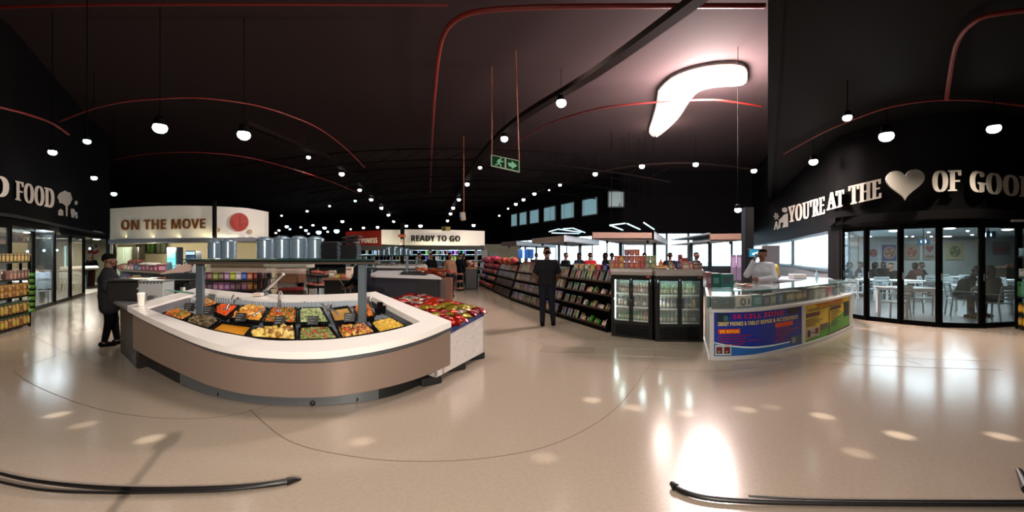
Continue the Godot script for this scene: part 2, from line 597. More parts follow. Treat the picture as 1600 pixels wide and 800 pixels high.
	for k in 6:
		var t0 := k / 6.0
		obj("pane", _pane_between(b0 + bd * (t0 + 0.004), b0 + bd * (t0 + 0.16), 0.9, 3.15), glass("clear_glass", 0.05), big)
	# the side window over the kiosk
	var sw := mk()
	for u in [1176, 1197, 1239, 1299]:
		bar(sw, wr(u, 1.15), wr(u, 2.3), 0.09, 0.09)
	for k in [[1176, 1215], [1215, 1239], [1239, 1260], [1260, 1299]]:
		for y in [1.18, 2.28]:
			bar(sw, wr(k[0], y), wr(k[1], y), 0.07, 0.08)
	var w9 := struct("window", sw, mat("mullion", Color.WHITE))
	w9.name = "window_9"
	for k in [[1176, 1196], [1198, 1238], [1240, 1298]]:
		var us2 := steps(k[0], k[1], 3)
		obj("pane", band(mk(), wall_line(wr, us2, 1.2), wall_line(wr, us2, 2.26), Vector3(0.0, 0, -0.01)), glass("clear_glass", 0.05), w9)
	# outdoors
	struct("ground", slab(mk(), [Vector3(0.4, -0.02, -30), Vector3(60, -0.02, -10), Vector3(60, -0.02, -110), Vector3(0.4, -0.02, -110)], Vector3(0, -0.1, 0)), mat("pale_paving", Color(0.62, 0.64, 0.66), 0.8))

func _on_line(a: Vector3, d: Vector3, u: float) -> float:   # where the sight line of column u meets a + d t
	var k := (u - 800.0) / F
	# x = k * (-z)
	return (-k * a.z - a.x) / (d.x + k * d.z)
func _wall_piece(st: SurfaceTool, a: Vector3, d: Vector3, t0: float, t1: float, y0: float, y1: float) -> void:
	if t1 - t0 < 1e-4:
		return
	var n := Vector3(d.z, 0, -d.x).normalized() * 0.25
	if n.z > 0: n = -n
	var p := a + d * t0
	var q := a + d * t1
	slab(st, [p + Vector3(0, y0, 0), q + Vector3(0, y0, 0), q + Vector3(0, y1, 0), p + Vector3(0, y1, 0)], n)
func _pane_between(p: Vector3, q: Vector3, y0: float, y1: float) -> SurfaceTool:
	var n := Vector3(-(q - p).z, 0, (q - p).x).normalized() * 0.01
	return slab(mk(), [p + Vector3(0, y0, 0), q + Vector3(0, y0, 0), q + Vector3(0, y1, 0), p + Vector3(0, y1, 0)], n)
func _glazing(a0: Vector3, d: Vector3, b0: Vector3, bd: Vector3) -> SurfaceTool:
	var st := mk()
	for k in 11:
		bar(st, a0 + d * (k / 10.0) + Vector3(0, 0.9, 0), a0 + d * (k / 10.0) + Vector3(0, 3.15, 0), 0.08, 0.08)
	for k in range(1, 7):
		bar(st, b0 + bd * (k / 6.0) + Vector3(0, 0.9, 0), b0 + bd * (k / 6.0) + Vector3(0, 3.15, 0), 0.12, 0.12)
	return st

# ---------- the roof: pipes, ribs, lamps ----------
func roof_things() -> void:
	var red := mat("red_pipe", Color(0.42, 0.07, 0.05), 0.5)
	var pipes := [
		["red sprinkler pipe arching over the salad counter, upper of two", 5.2, 0.017, [[93, 190], [140, 172], [190, 160], [245, 155], [300, 153], [350, 157], [400, 165], [450, 180], [500, 202], [540, 232], [570, 262]]],
		["short red sprinkler pipe high beside the FOOD lettering", 4.6, 0.022, [[-30, 160], [0, 168], [40, 178], [80, 192], [107, 210]]],
		["red sprinkler pipe arching over the salad counter, lower of two", 5.6, 0.02, [[178, 250], [230, 241], [300, 238], [380, 245], [450, 262], [520, 285], [560, 302]]],
		["long red sprinkler main running down the hall and bending across the roof", 7.25, 0.06, [[672, 300], [676, 200], [681, 125], [686, 82], [693, 55], [708, 34], [740, 19], [800, 13], [900, 10], [1100, 9], [1195, 9]]],
		["thin red sprinkler pipe behind the exit sign reaching the bright roof panel", 6.8, 0.03, [[800, 228], [850, 197], [920, 173], [985, 163], [1100, 156], [1150, 160], [1190, 166]]],
		["red sprinkler pipe arching over the heart lettering", 4.68, 0.02, [[1224, 241], [1280, 210], [1330, 188], [1380, 170], [1430, 160], [1480, 156], [1540, 158], [1620, 168]]],
		["thick red pipe rising from the arched pipe over the heart lettering", 4.68, 0.034, [[1479, 156], [1484, 122], [1490, 87], [1498, 62], [1515, 40], [1545, 24], [1620, 14]]],
		["straight red sprinkler pipe along the roof above the salad counter", 7.25, 0.03, [[-20, 12], [150, 8], [400, 7], [700, 8]]]]
	for p in pipes:
		var a := []
		for q in p[3]: a.append(wy(q[0], q[1], p[1]))
		tag(obj("sprinkler_pipe", tube(mk(), smooth(a, 5), p[2], 8), red), p[0], "pipe", "red sprinkler pipes under the roof")
	# lattice ribs of the vault, and the two boxed beams that carry the lamp rows
	var steel := mat("roof_steel", Color(0.07, 0.055, 0.05), 0.7)
	for k in 7:
		var z := 24.0 + k * 5.0
		var lo := []
		var hi := []
		for i in 21:
			var x := -15.5 + i * 1.2
			lo.append(Vector3(x, 6.75 - pow((x + 3.5) / 12.0, 2) * 1.2, -z))
			hi.append(Vector3(x, 7.35 - pow((x + 3.5) / 12.0, 2) * 1.0, -z))
		var t := thing("roof_truss", "arched black steel roof truss, %s beyond the salad counter" % nth(k + 1), "truss", Vector3.ZERO, 0.0, "steel trusses under the roof")
		obj("chord", tube(mk(), smooth(lo, 2), 0.045, 6), steel, t)
		obj("chord", tube(mk(), smooth(hi, 2), 0.045, 6), steel, t)
		var web := mk()
		for i in 20:
			tube(web, [lo[i], hi[i + 1]], 0.02, 5)
		obj("lattice", web, steel, t)
	var beams := [[[381, 195], [482, 236], [534, 264], [596, 320], [640, 358], "boxed beam over the salad counter carrying a row of spotlights"], [[1130, -25], [930, 118], [788, 208], [730, 281], [700, 340], "boxed beam beside the exit sign carrying a row of spotlights"]]
	for b in beams:
		var L := PackedVector3Array()
		var R := PackedVector3Array()
		var a := []
		for k in 5: a.append(wy(b[k][0], b[k][1], 6.62))
		for q in smooth(a, 4):
			L.append(q + Vector3(-0.16, 0, 0))
			R.append(q + Vector3(0.16, 0, 0))
		tag(obj("roof_beam", band(mk(), L, R, Vector3(0, 0.16, 0)), mat("beam_paint", Color(0.13, 0.10, 0.09), 0.8)), b[5], "beam")
	# lamps: [u, v, height, radius in metres, light energy, cool?]
	var rows := [
		["round spotlight with a bright white lens hanging over the %s", "spotlights over the salad counter and its neighbours", [[250, 200, 4.6, 0.15, 26, 0, "woman end of the salad counter"], [381, 211, 4.6, 0.15, 26, 0, "middle of the salad counter"]]],
		["small spotlight beside the café wall, %s", "spotlights along the café wall by the rack of jars", [[136, 221, 4.1, 0.07, 6, 1, "cool white and highest"], [82, 238, 4.1, 0.085, 10, 0, "warm white above the FOOD lettering"], [147, 278, 4.1, 0.085, 6, 0, "warm white beyond the tree emblem"], [178, 303, 4.1, 0.10, 6, 1, "cool white nearest the fascia"]]],
		["large round spotlight %s", "spotlights before the heart lettering", [[1324, 184, 4.12, 0.075, 12, 0, "highest above the word THE"], [1385, 213, 4.12, 0.135, 26, 0, "directly over the white heart"], [1553, 201, 4.12, 0.11, 26, 0, "over the word GOOD"], [1271, 253, 4.2, 0.11, 16, 0, "over the word AT"], [1153, 328, 2.9, 0.09, 8, 0, "hanging low before the checkouts wall"]]],
		["white spotlight on the boxed beam by the exit sign", "spotlights on the beam by the exit sign", [[877, 161, 6.4, 0.16, 40, 0], [788, 217, 6.4, 0.15, 40, 0], [730, 288, 6.4, 0.15, 30, 0], [717, 312, 6.4, 0.16, 0, 0], [708, 325, 6.4, 0.18, 30, 0], [704, 334, 6.4, 0.18, 0, 0], [699, 345, 6.4, 0.2, 0, 0]]],
		["white spotlight on the boxed beam over the salad counter", "spotlights on the beam over the salad counter", [[482, 246, 6.4, 0.1, 30, 0], [534, 272, 6.4, 0.15, 30, 0], [562, 297, 6.4, 0.14, 0, 0], [580, 312, 6.4, 0.16, 30, 0], [596, 325, 6.4, 0.18, 0, 0], [607, 336, 6.4, 0.2, 0, 0], [615, 346, 6.4, 0.2, 0, 0]]],
		["white spotlight in the curved track before the row of upper windows", "spotlights in the track before the upper windows", [[1178, 267, 6.2, 0.15, 24, 0], [1087, 257, 6.2, 0.14, 24, 0], [1003, 260, 6.2, 0.14, 24, 0], [930, 272, 6.2, 0.14, 24, 0], [875, 289, 6.2, 0.11, 0, 0], [835, 303, 6.2, 0.14, 20, 0], [818, 312, 6.2, 0.14, 0, 0], [806, 319, 6.2, 0.15, 0, 0], [794, 326, 6.2, 0.1, 0, 0], [780, 337, 6.2, 0.12, 0, 0], [750, 262, 6.2, 0.1, 0, 0], [858, 297, 6.2, 0.07, 0, 0]]],
		["tiny distant white spotlight in the dark roof beyond the fascias", "distant spotlights beyond the fascias", [[535, 346, 5, 0.16, 0, 0], [448, 354, 5, 0.2, 0, 1], [453, 358, 5, 0.14, 0, 1], [470, 355, 5, 0.13, 0, 0], [489, 352, 5, 0.14, 0, 0], [478, 360, 5, 0.2, 0, 1], [507, 356, 5, 0.22, 0, 1], [431, 364, 4.5, 0.13, 0, 0], [436, 360, 4.5, 0.13, 0, 0], [498, 363, 4.5, 0.3, 0, 1], [482, 365, 4.5, 0.14, 0, 0], [526, 361, 4.5, 0.3, 0, 1], [512, 362, 4.5, 0.13, 0, 0], [548, 358, 5, 0.12, 0, 0], [568, 356, 5, 0.17, 0, 0], [590, 355, 5, 0.18, 0, 0], [635, 353, 5, 0.18, 0, 1], [657, 353, 5, 0.22, 0, 0], [555, 314, 6.2, 0.11, 0, 1], [480, 330, 6, 0.12, 0, 0], [515, 322, 6, 0.1, 0, 0], [440, 337, 5.5, 0.1, 0, 0], [740, 352, 5, 0.2, 0, 0]]]]
	var can := mat("lamp_can", Color(0.05, 0.05, 0.05), 0.4)
	var lens_warm := lit("lamp_lens_warm", Color(1.0, 0.96, 0.9), 9.0)
	var lens_cool := lit("lamp_lens_cool", Color(0.75, 0.92, 1.0), 9.0)
	for row in rows:
		for q in row[2]:
			var at := wy(q[0], q[1], q[2])
			var label: String = row[0]
			if label.contains("%s"): label = label % q[6]
			var t := thing("spotlight", label, "spotlight", at, 0.0, row[1])
			var r: float = q[3]
			obj("lens", lens_of(Vector3(0, 0, 0), Vector3(r, r * 0.85, r), Basis(), 6, 12), lens_cool if q[5] == 1 else lens_warm, t)
			obj("housing", lathe(mk(), [Vector2(0, r * 1.7), Vector2(r * 0.5, r * 1.7), Vector2(r * 0.7, r * 1.5), Vector2(r * 0.84, r * 0.45), Vector2(r * 0.8, r * 0.3)], 12, Transform3D(), true), can, t)
			var top := 7.5 if q[0] < 1200 else 4.8
			obj("stem", tube(mk(), [Vector3(0, r * 1.6, 0), Vector3(0, top - at.y, 0)], 0.008, 6), can, t)
			if q[4] > 0:
				spot(at + Vector3(0, -r * 0.85, 0), at + Vector3(0, -3, 0), COOL if q[5] == 1 else WARM, q[4] * 0.5, 62.0, r * 0.5)
	# thin track of the upper windows' lamps
	var tr := []
	for q in [[1190, 269], [1178, 265], [1087, 255], [1003, 258], [930, 270], [875, 287], [835, 301], [806, 317], [780, 335]]: tr.append(wy(q[0], q[1], 6.4))
	tag(obj("lamp_track", tube(mk(), smooth(tr, 4), 0.05, 6), mat("beam_paint", Color.WHITE)), "slim curved lamp track before the row of upper windows", "track")
	# strong roof lamp; the panel's outline draws its glare and flare streak
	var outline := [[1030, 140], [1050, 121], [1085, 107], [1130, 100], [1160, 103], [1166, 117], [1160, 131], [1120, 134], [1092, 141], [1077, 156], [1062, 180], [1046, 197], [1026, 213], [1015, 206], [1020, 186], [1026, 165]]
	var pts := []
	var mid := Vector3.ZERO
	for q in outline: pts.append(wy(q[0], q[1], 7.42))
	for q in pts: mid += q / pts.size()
	var glare_lamp := thing("roof_glare", "curved white glare of a strong roof lamp, the brightest thing in the roof", "roof_glare", Vector3(mid.x, 7.42, mid.z))
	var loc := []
	for q in pts: loc.append(q - glare_lamp.position)
	obj("diffuser", slab(mk(), loc, Vector3(0, 0.05, 0)), lit("skylight_glow", Color(1, 0.97, 0.96), 4.0), glare_lamp)
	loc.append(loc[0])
	obj("frame", tube(mk(), smooth(loc, 3), 0.05, 6), mat("pale_frame", Color(0.7, 0.66, 0.64), 0.5), glare_lamp)
	var c1 := wy(1105, 118, 7.42)
	omni(Vector3(c1.x, 6.7, c1.z), Color(1, 0.91, 0.89), 110, 0.5)  # added omnis below the lamp; the lit roof imitates lens veil
	omni(Vector3(c1.x, 5.4, c1.z), Color(1, 0.90, 0.88), 45, 0.6)
	var c2 := wy(1035, 195, 7.42)
	omni(Vector3(c2.x, 6.6, c2.z), Color(1, 0.9, 0.85), 6, 0.3)

# ---------- the salad counter: its top tilts up towards the back ----------
func tp(u: float, v: float, dy := 0.0) -> Vector3:
	var z := (1.791 - dy) / ((v - 400.0) / F + 0.172)
	return w(u, v, z)
func tps(a: Array, n := 3, dy := 0.0) -> PackedVector3Array:
	var p := []
	for q in a: p.append(tp(q[0], q[1], dy))
	return smooth(p, n)
func shifted(a: PackedVector3Array, o: Vector3) -> PackedVector3Array:
	var r := PackedVector3Array()
	for p in a: r.append(p + o)
	return r
func lump(st: SurfaceTool, c: Vector3, r: Vector3, col: Color) -> void:
	st.set_color(col.srgb_to_linear())
	lens_of(c, r, Basis.from_euler(Vector3(rng.randf() * TAU, rng.randf() * TAU, rng.randf() * TAU)), 4, 6, st)
func bil(q: Array, s: float, t: float) -> Vector3:
	return q[0].lerp(q[3], s).lerp(q[1].lerp(q[2], s), t)

func food(called: String, label: String, q: Array, kind: String, cols: Array) -> void:
	# q: near left, far left, far right, near right on the pan's rim
	var st := mk()
	var c: Vector3 = (q[0] + q[1] + q[2] + q[3]) / 4.0
	var i := []
	for p in q: i.append(c + (p - c) * 0.97 + Vector3(0, -0.022, 0))
	st.set_smooth_group(1)
	var nx := 12
	var g := []
	for a in nx + 1:
		var row := []
		for b in nx + 1:
			var s := float(a) / nx
			var t := float(b) / nx
			var e := minf(minf(s, 1 - s), minf(t, 1 - t))
			row.append(bil(i, s, t) + Vector3(0, minf(e * 5.0, 1.0) * (0.035 if kind != "liquid" else 0.006) + rng.randf() * (0.008 if kind != "liquid" else 0.0015) - 0.01, 0))
		g.append(row)
	for a in nx:
		for b in nx:
			st.set_color(cols[rng.randi() % cols.size()].srgb_to_linear() if kind != "liquid" else cols[0].srgb_to_linear())
			quad(st, g[a][b], g[a + 1][b], g[a + 1][b + 1], g[a][b + 1])
	st.set_smooth_group(1)
	var n: int = {"liquid": 0, "fine": 420, "chunk": 130, "big": 34, "leaf": 300}[kind]
	for k in n:
		var s := rng.randf_range(0.06, 0.94)
		var t := rng.randf_range(0.06, 0.94)
		var e := minf(minf(s, 1 - s), minf(t, 1 - t))
		var p := bil(i, s, t) + Vector3(0, minf(e * 5.0, 1.0) * 0.035 + 0.004, 0)
		var col: Color = cols[rng.randi() % cols.size()]
		col = col.lerp(Color(col.r * 0.7, col.g * 0.6, col.b * 0.5), rng.randf() * 0.6)
		match kind:
			"fine": lump(st, p, Vector3(0.020, 0.006, 0.006) * rng.randf_range(0.7, 1.3), col)
			"chunk": lump(st, p, Vector3(0.028, 0.016, 0.02) * rng.randf_range(0.6, 1.35), col)
			"big": lump(st, p + Vector3(0, 0.005, 0), Vector3(0.062, 0.028, 0.045) * rng.randf_range(0.7, 1.2), col)
			"leaf": lump(st, p, Vector3(0.02, 0.004, 0.012) * rng.randf_range(0.6, 1.5), col)
	var m := mat("food", Color.WHITE, 0.45)
	m.vertex_color_use_as_albedo = true
	tag(obj(called, st, m), label, "food", "", "stuff")

func pan(what: String, q: Array) -> void:
	var t := thing("food_pan", "black food pan holding %s" % what, "pan", Vector3.ZERO, 0.0, "black pans in the salad counter")
	var m := mat("black_pan", Color(0.045, 0.045, 0.05), 0.3)
	var c: Vector3 = (q[0] + q[1] + q[2] + q[3]) / 4.0
	t.position = c
	var o := []
	var i := []
	for p in q:
		o.append((p - c) * 1.07)
		i.append((p - c) * 0.98)
	o.append(o[0])
	i.append(i[0])
	var st := mk()
	for k in 4:
		qo(st, o[k], o[k + 1], i[k + 1], i[k], Vector3(0, -1, 0))
		qo(st, o[k], o[k + 1], o[k + 1] + Vector3(0, -0.012, 0), o[k] + Vector3(0, -0.012, 0), Vector3.ZERO)
	obj("rim", st, m, t)
	var tub := mk()
	var dn := Vector3(0, -0.10, 0)
	for k in 4:
		qo(tub, i[k], i[k + 1], i[k + 1] * 0.95 + dn, i[k] * 0.95 + dn, Vector3(0, -0.05, 0))
	quad(tub, i[0] * 0.95 + dn, i[3] * 0.95 + dn, i[2] * 0.95 + dn, i[1] * 0.95 + dn)
	obj("tub", tub, m, t)

func salad_counter() -> void:
	var white := mat("white_stone", Color(0.84, 0.82, 0.80), 0.25)
	var steel := mat("brushed_steel", Color(0.62, 0.63, 0.64), 0.32, 0.85)
	var t := thing("salad_counter", "curved self-service salad counter with white top and taupe front panel", "counter")
	var fo := [[199, 478], [225, 492], [262, 509], [317, 531], [372, 544], [427, 549], [480, 550], [530, 547], [600, 536], [660, 520], [705, 502]]
	var fi := [[228, 481], [252, 490], [284, 501], [327, 515], [384, 526], [420, 531.5], [468, 532], [530, 529], [592, 520], [630, 511.5], [657, 502.5]]
	var th := Vector3(0, -0.075, 0)
	var FO := tps(fo, 4)
	var FI := tps(fi, 4)
	obj("white_top", band(mk(), FO, FI, th), white, t)
	obj("white_top", band(mk(), tps([[705, 502], [640, 477], [587, 455.5]]), tps([[657, 502.5], [617, 482], [581, 463]]), th), white, t)
	obj("white_top", band(mk(), tps([[581, 463], [556, 464.5], [475, 468], [420, 467.5], [377, 464], [311, 457.5]]), tps([[587, 455.5], [557, 458], [489, 460.5], [430, 460], [377, 457], [308, 449.5]]), th), white, t)
	obj("white_top", band(mk(), tps([[311, 457.5], [270, 468.5], [228, 481]]), tps([[308, 449.5], [255, 463.5], [199, 478]]), th), white, t)
	# front: dark strip, taupe panel, recessed plinth
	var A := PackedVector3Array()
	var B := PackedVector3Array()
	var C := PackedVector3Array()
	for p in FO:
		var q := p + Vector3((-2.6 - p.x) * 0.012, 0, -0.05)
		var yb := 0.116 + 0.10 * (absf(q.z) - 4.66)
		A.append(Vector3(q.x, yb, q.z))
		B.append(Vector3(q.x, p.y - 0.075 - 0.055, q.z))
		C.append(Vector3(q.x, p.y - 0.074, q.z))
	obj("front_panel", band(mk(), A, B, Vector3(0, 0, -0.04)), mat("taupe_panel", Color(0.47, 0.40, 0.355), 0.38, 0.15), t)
	obj("recess_strip", band(mk(), shifted(B, Vector3(0, 0, -0.03)), shifted(C, Vector3(0, 0, -0.03)), Vector3(0, 0, -0.03)), mat("slate_strip", Color(0.25, 0.26, 0.27), 0.5), t)  # dark grey strip set back under the white top
	var pl := [[214, 566], [250, 586], [281, 602], [330, 619], [378, 628], [420, 632.5], [467, 634.5], [520, 633], [580, 627], [620, 617], [655, 603]]
	var P := []
	for q in pl: P.append(fl(q[0], q[1]))
	var PA := smooth(P, 4)
	var PB := PackedVector3Array()
	for p in PA: PB.append(p + Vector3(0, 0.17 + 0.1 * (absf(p.z) - 4.7), 0))
	obj("plinth", band(mk(), shifted(PA, Vector3(0, 0, -0.03)), shifted(PB, Vector3(0, 0, -0.03)), Vector3(0, 0, -0.04)), mat("plinth_black", Color(0.045, 0.045, 0.045), 0.6), t)
	var kick := mat("kick_grey", Color(0.30, 0.31, 0.32), 0.45, 0.2)
	for k in [[8, 17], [17, 24], [24, 29], [29, 33]]:
		var a := PackedVector3Array()
		var b := PackedVector3Array()
		for i in range(k[0], k[1] + 1):
			a.append(PA[i] + Vector3(0, 0.004, 0))
			b.append(PA[i] + Vector3(0, 0.15, 0))
		obj("kick_plate", band(mk(), a, b, Vector3(0, 0, -0.02)), kick, t)
	for q in [[296, 600], [346, 616], [490, 630.5], [558, 624]]:
		var p := fl(q[0], q[1] + 4)
		obj("vent_hole", lathe(mk(), [Vector2(0, 0), Vector2(0.028, 0), Vector2(0.024, 0.012), Vector2(0, 0.012)], 10, Transform3D(Basis.from_euler(Vector3(PI / 2, 0, 0)), p + Vector3(0, 0.04, 0.03))), mat("plinth_black", Color.BLACK), t)
	# end panel of dark wood on the woman's side
	var e0 := fl(213, 575)
	var e1 := fl(188, 549)
	obj("end_panel", slab(mk(), [e0, e1, Vector3(e1.x, 0.82, e1.z), Vector3(e0.x, 0.70, e0.z)], Vector3(0.12, 0, -0.10)), mat("dark_wood", Color(0.115, 0.085, 0.07), 0.45), t)
	var f0 := fl(213, 575)
	obj("end_panel", slab(mk(), [f0, Vector3(f0.x, 0.70, f0.z), A[1] + Vector3(0, 0.36, -0.06), Vector3(A[1].x, 0, A[1].z - 0.06)], Vector3(0.03, 0, -0.1)), mat("dark_wood", Color.BLACK), t)
	# steel basin
	var ring := []
	for q in [[228, 481], [284, 501], [327, 515], [384, 526], [468, 532], [530, 529], [592, 520], [657, 502.5], [617, 482], [581, 463], [475, 468], [377, 464], [311, 457.5], [270, 468.5]]: ring.append(tp(q[0], q[1]) + Vector3(0, -0.03, 0))
	ring.append(ring[0])
	var low := PackedVector3Array()
	for p in ring: low.append(p + Vector3(0, -0.20, 0))
	obj("basin_wall", band(mk(), low, PackedVector3Array(ring), Vector3(0.001, 0, 0.001)), mat("dark_steel", Color(0.45, 0.45, 0.46), 0.35, 0.4), t)
	ring.pop_back()
	var bed := []
	for p in ring: bed.append(p + Vector3(0, -0.14, 0))
	obj("basin_bed", slab(mk(), bed, Vector3(0, -0.02, 0)), mat("basin_bed_steel", Color(0.56, 0.60, 0.64), 0.35, 0.35), t)
	var rb := tps([[578, 466], [556, 468], [475, 471], [420, 470.5], [377, 467], [322, 461]], 6, -0.02)
	obj("rail_plate", band(mk(), shifted(rb, Vector3(0, -0.10, 0.035)), shifted(rb, Vector3(0, -0.01, 0.035)), Vector3(0, 0, -0.02)), mat("basin_bed_steel", Color.WHITE), t)
	# ribbed back rail of the basin
	var rail := tps([[571, 466], [556, 468], [475, 471], [420, 470.5], [377, 467], [330, 462]], 14, -0.02)
	for i in range(0, rail.size()):
		var p := rail[i]
		if i % 1 == 0:
			obj("rail_rib", box(mk(), Vector3.ZERO, Vector3(0.014, 0.075, 0.012), Basis(), 0.003), mat("rib_steel", Color(0.70, 0.74, 0.77), 0.35, 0.35), t).position = p + Vector3(0, -0.045, 0.05)
	# the side away from us: closed back
	var bk0 := tp(308, 449.5)
	var bk1 := tp(587, 455.5)
	obj("rear_panel", slab(mk(), [Vector3(bk0.x, 0, bk0.z + 0.1), Vector3(bk1.x, 0, bk1.z + 0.1), bk1 + Vector3(0, -0.075, 0.1), bk0 + Vector3(0, -0.075, 0.1)], Vector3(0, 0, 0.04)), mat("taupe_panel", Color.BLACK), t)
	var r0 := tp(700, 502)
	var r1 := tp(587, 455.5)
	obj("side_panel", slab(mk(), [Vector3(r0.x - 0.06, 0.1, r0.z - 0.06), Vector3(r1.x - 0.06, 0.1, r1.z), r1 + Vector3(-0.06, -0.075, 0), r0 + Vector3(-0.06, -0.075, -0.06)], Vector3(-0.03, 0, 0)), mat("taupe_panel", Color.BLACK), t)

	# pans and food: near left, far left, far right, near right
	var g := Color(0.32, 0.42, 0.14)
	var list := [
		["mixed_vegetables", "mixed cooked vegetables in orange and green at the end beside the cup", "mixed vegetables beside the paper cup", "chunk", [Color(0.80, 0.42, 0.16), Color(0.75, 0.28, 0.12), Color(0.62, 0.55, 0.18), Color(0.85, 0.55, 0.25), g], [[254, 489], [276, 482], [302, 490], [284, 499]]],
		["mushroom_salad", "grey brown mushroom pieces beside the yellow sauce", "grey brown mushroom pieces", "chunk", [Color(0.36, 0.30, 0.22), Color(0.48, 0.42, 0.32), Color(0.24, 0.19, 0.13), Color(0.42, 0.38, 0.22)], [[287, 500.5], [310, 490], [343, 499], [325, 512]]],
		["yellow_sauce", "smooth yellow sauce filling a whole pan", "smooth yellow sauce", "liquid", [Color(0.86, 0.57, 0.10)], [[329, 514], [347, 502], [394, 508], [381, 524]]],
		["pasta_salad", "pale yellow pasta pieces in the pan before the curved front", "pale pasta pieces", "big", [Color(0.84, 0.72, 0.36), Color(0.78, 0.66, 0.32), Color(0.88, 0.80, 0.48), Color(0.55, 0.38, 0.16)], [[389, 525], [401, 511], [461, 512], [461, 530]]],
		["green_salad", "chopped green salad with red tomato bits", "chopped green salad with red bits", "leaf", [Color(0.42, 0.48, 0.22), Color(0.52, 0.58, 0.32), Color(0.36, 0.44, 0.20), Color(0.60, 0.62, 0.40), Color(0.72, 0.16, 0.10)], [[468, 530], [468, 512], [516, 510.5], [528, 528]]],
		["roast_potatoes", "roast potato pieces with red and dark chunks", "roast potatoes with red chunks", "chunk", [Color(0.80, 0.60, 0.26), Color(0.72, 0.34, 0.14), Color(0.86, 0.72, 0.38), Color(0.34, 0.18, 0.10)], [[535, 527], [526, 510], [570, 504.5], [589, 518.5]]],
		["yellow_rice", "heaped yellow rice in the corner pan", "yellow rice", "fine", [Color(0.84, 0.70, 0.22), Color(0.80, 0.64, 0.18), Color(0.88, 0.76, 0.34)], [[593, 518], [579, 502.5], [612, 496.5], [635, 508.5]]],
		["potato_wedges", "golden potato wedges behind the shelf post", "golden potato wedges behind the post", "chunk", [Color(0.86, 0.62, 0.28), Color(0.80, 0.50, 0.20), Color(0.90, 0.72, 0.42)], [[319, 480.5], [306, 470], [327, 467.5], [339, 474]]],
		["grated_carrot", "bright orange grated carrot with a steel spoon", "bright orange grated carrot", "fine", [Color(0.92, 0.36, 0.10), Color(0.86, 0.30, 0.08), Color(0.95, 0.45, 0.16)], [[353, 494], [333, 486], [343, 474.5], [373, 477]]],
		["fried_dumplings", "big round golden fried dumplings", "golden fried dumplings", "big", [Color(0.88, 0.64, 0.26), Color(0.82, 0.54, 0.20), Color(0.92, 0.72, 0.36)], [[357, 495.5], [379, 477], [417, 480.5], [405, 500.5]]],
		["carrot_and_pea_salad", "orange and green diced salad with a ladle in it", "orange and green diced salad", "chunk", [Color(0.86, 0.42, 0.16), Color(0.40, 0.48, 0.16), Color(0.80, 0.56, 0.24), Color(0.74, 0.34, 0.14)], [[410, 502], [424, 480.5], [463, 480], [462, 503.5]]],
		["cucumber_salad", "white and green shredded cucumber salad", "white and green cucumber salad", "fine", [Color(0.76, 0.82, 0.62), Color(0.66, 0.74, 0.50), Color(0.84, 0.87, 0.74), Color(0.45, 0.58, 0.30)], [[468, 503.5], [468, 481], [502, 480], [514, 502.5]]],
		["bean_puree", "beige bean puree with crossed white tongs", "beige bean puree", "liquid", [Color(0.76, 0.58, 0.30)], [[523, 501], [514.5, 482], [543, 478], [556, 498.5]]],
		["orange_chicken", "orange glazed chicken pieces behind the second post", "orange glazed chicken pieces", "chunk", [Color(0.84, 0.46, 0.12), Color(0.78, 0.38, 0.10), Color(0.90, 0.58, 0.22)], [[561, 496.5], [552, 479], [575, 474], [586, 492.5]]]]
	for l in list:
		var q := []
		for p in l[5]: q.append(tp(p[0], p[1], -0.09))
		pan(l[2], q)
		food(l[0], l[1], q, l[3], l[4])
	# black tubs at the right end of the back row
	for k in 3:
		var c := tp([590, 598, 594][k], [492, 489, 483][k], -0.10)
		var o := obj("dressing_tub", lathe(mk(), [Vector2(0, 0), Vector2(0.035, 0), Vector2(0.045, 0.09), Vector2(0.05, 0.09), Vector2(0.05, 0.1), Vector2(0.04, 0.1), Vector2(0.035, 0.05), Vector2(0, 0.05)], 12, Transform3D(), true), mat("black_pan", Color.BLACK))
		o.position = c
		tag(o, "small round black dressing tub beside the orange chicken", "tub", "black dressing tubs in the salad counter")
	# chalk cards
	var cards := [[326, 492, "beside the first post"], [376, 503, "before the fried dumplings"], [437, 508, "before the diced salad with the ladle"], [489, 508, "before the cucumber salad"], [546, 503, "before the bean puree"], [296, 487, "beside the mushroom pieces"]]
	for c in cards:
		var p := tp(c[0], c[1], -0.08)
		var s := 0.0095 * absf(p.z) / 6.0 * 2.0
		var k := thing("price_card", "small black chalk price card standing %s" % c[2], "card", p, 0.12)
		obj("card", box(mk(), Vector3(0, 0.06, 0), Vector3(0.135, 0.115, 0.008), Basis.from_euler(Vector3(-0.25, 0, 0)), 0.002), mat("chalk_black", Color(0.02, 0.02, 0.022), 0.5), k)
		for r in 3:
			var pts := []
			for j in 7: pts.append(Vector3(-0.05 + 0.014 * j * (1.0 - 0.15 * r), 0.092 - r * 0.03 + sin(j * 2.1 + c[0]) * 0.006, 0.004 + 0.008 * r))
			obj("chalk_line", tube(mk(), pts, 0.0022, 4), mat("chalk", Color(0.75, 0.75, 0.73), 0.9), k)
	# serving tools
	serving("serving_spoon", "steel serving spoon standing in the grated carrot", [tp(365, 461, 0.12), tp(360, 470, 0.03), tp(353, 483, -0.06)], true)
	serving("serving_ladle", "steel ladle with a hooked end in the diced salad", [tp(441, 459, 0.07), tp(438, 455, 0.1), tp(436, 460, 0.08), tp(435, 476, 0.0), tp(434, 486, -0.05)], true)
	serving("serving_tongs", "white tongs lying crossed over the bean puree", [tp(502, 475, 0.0), tp(512, 482, -0.03), tp(522, 485, -0.05), tp(529, 491, -0.06)], false, [tp(516.5, 475, 0.0), tp(507, 483, -0.04)])
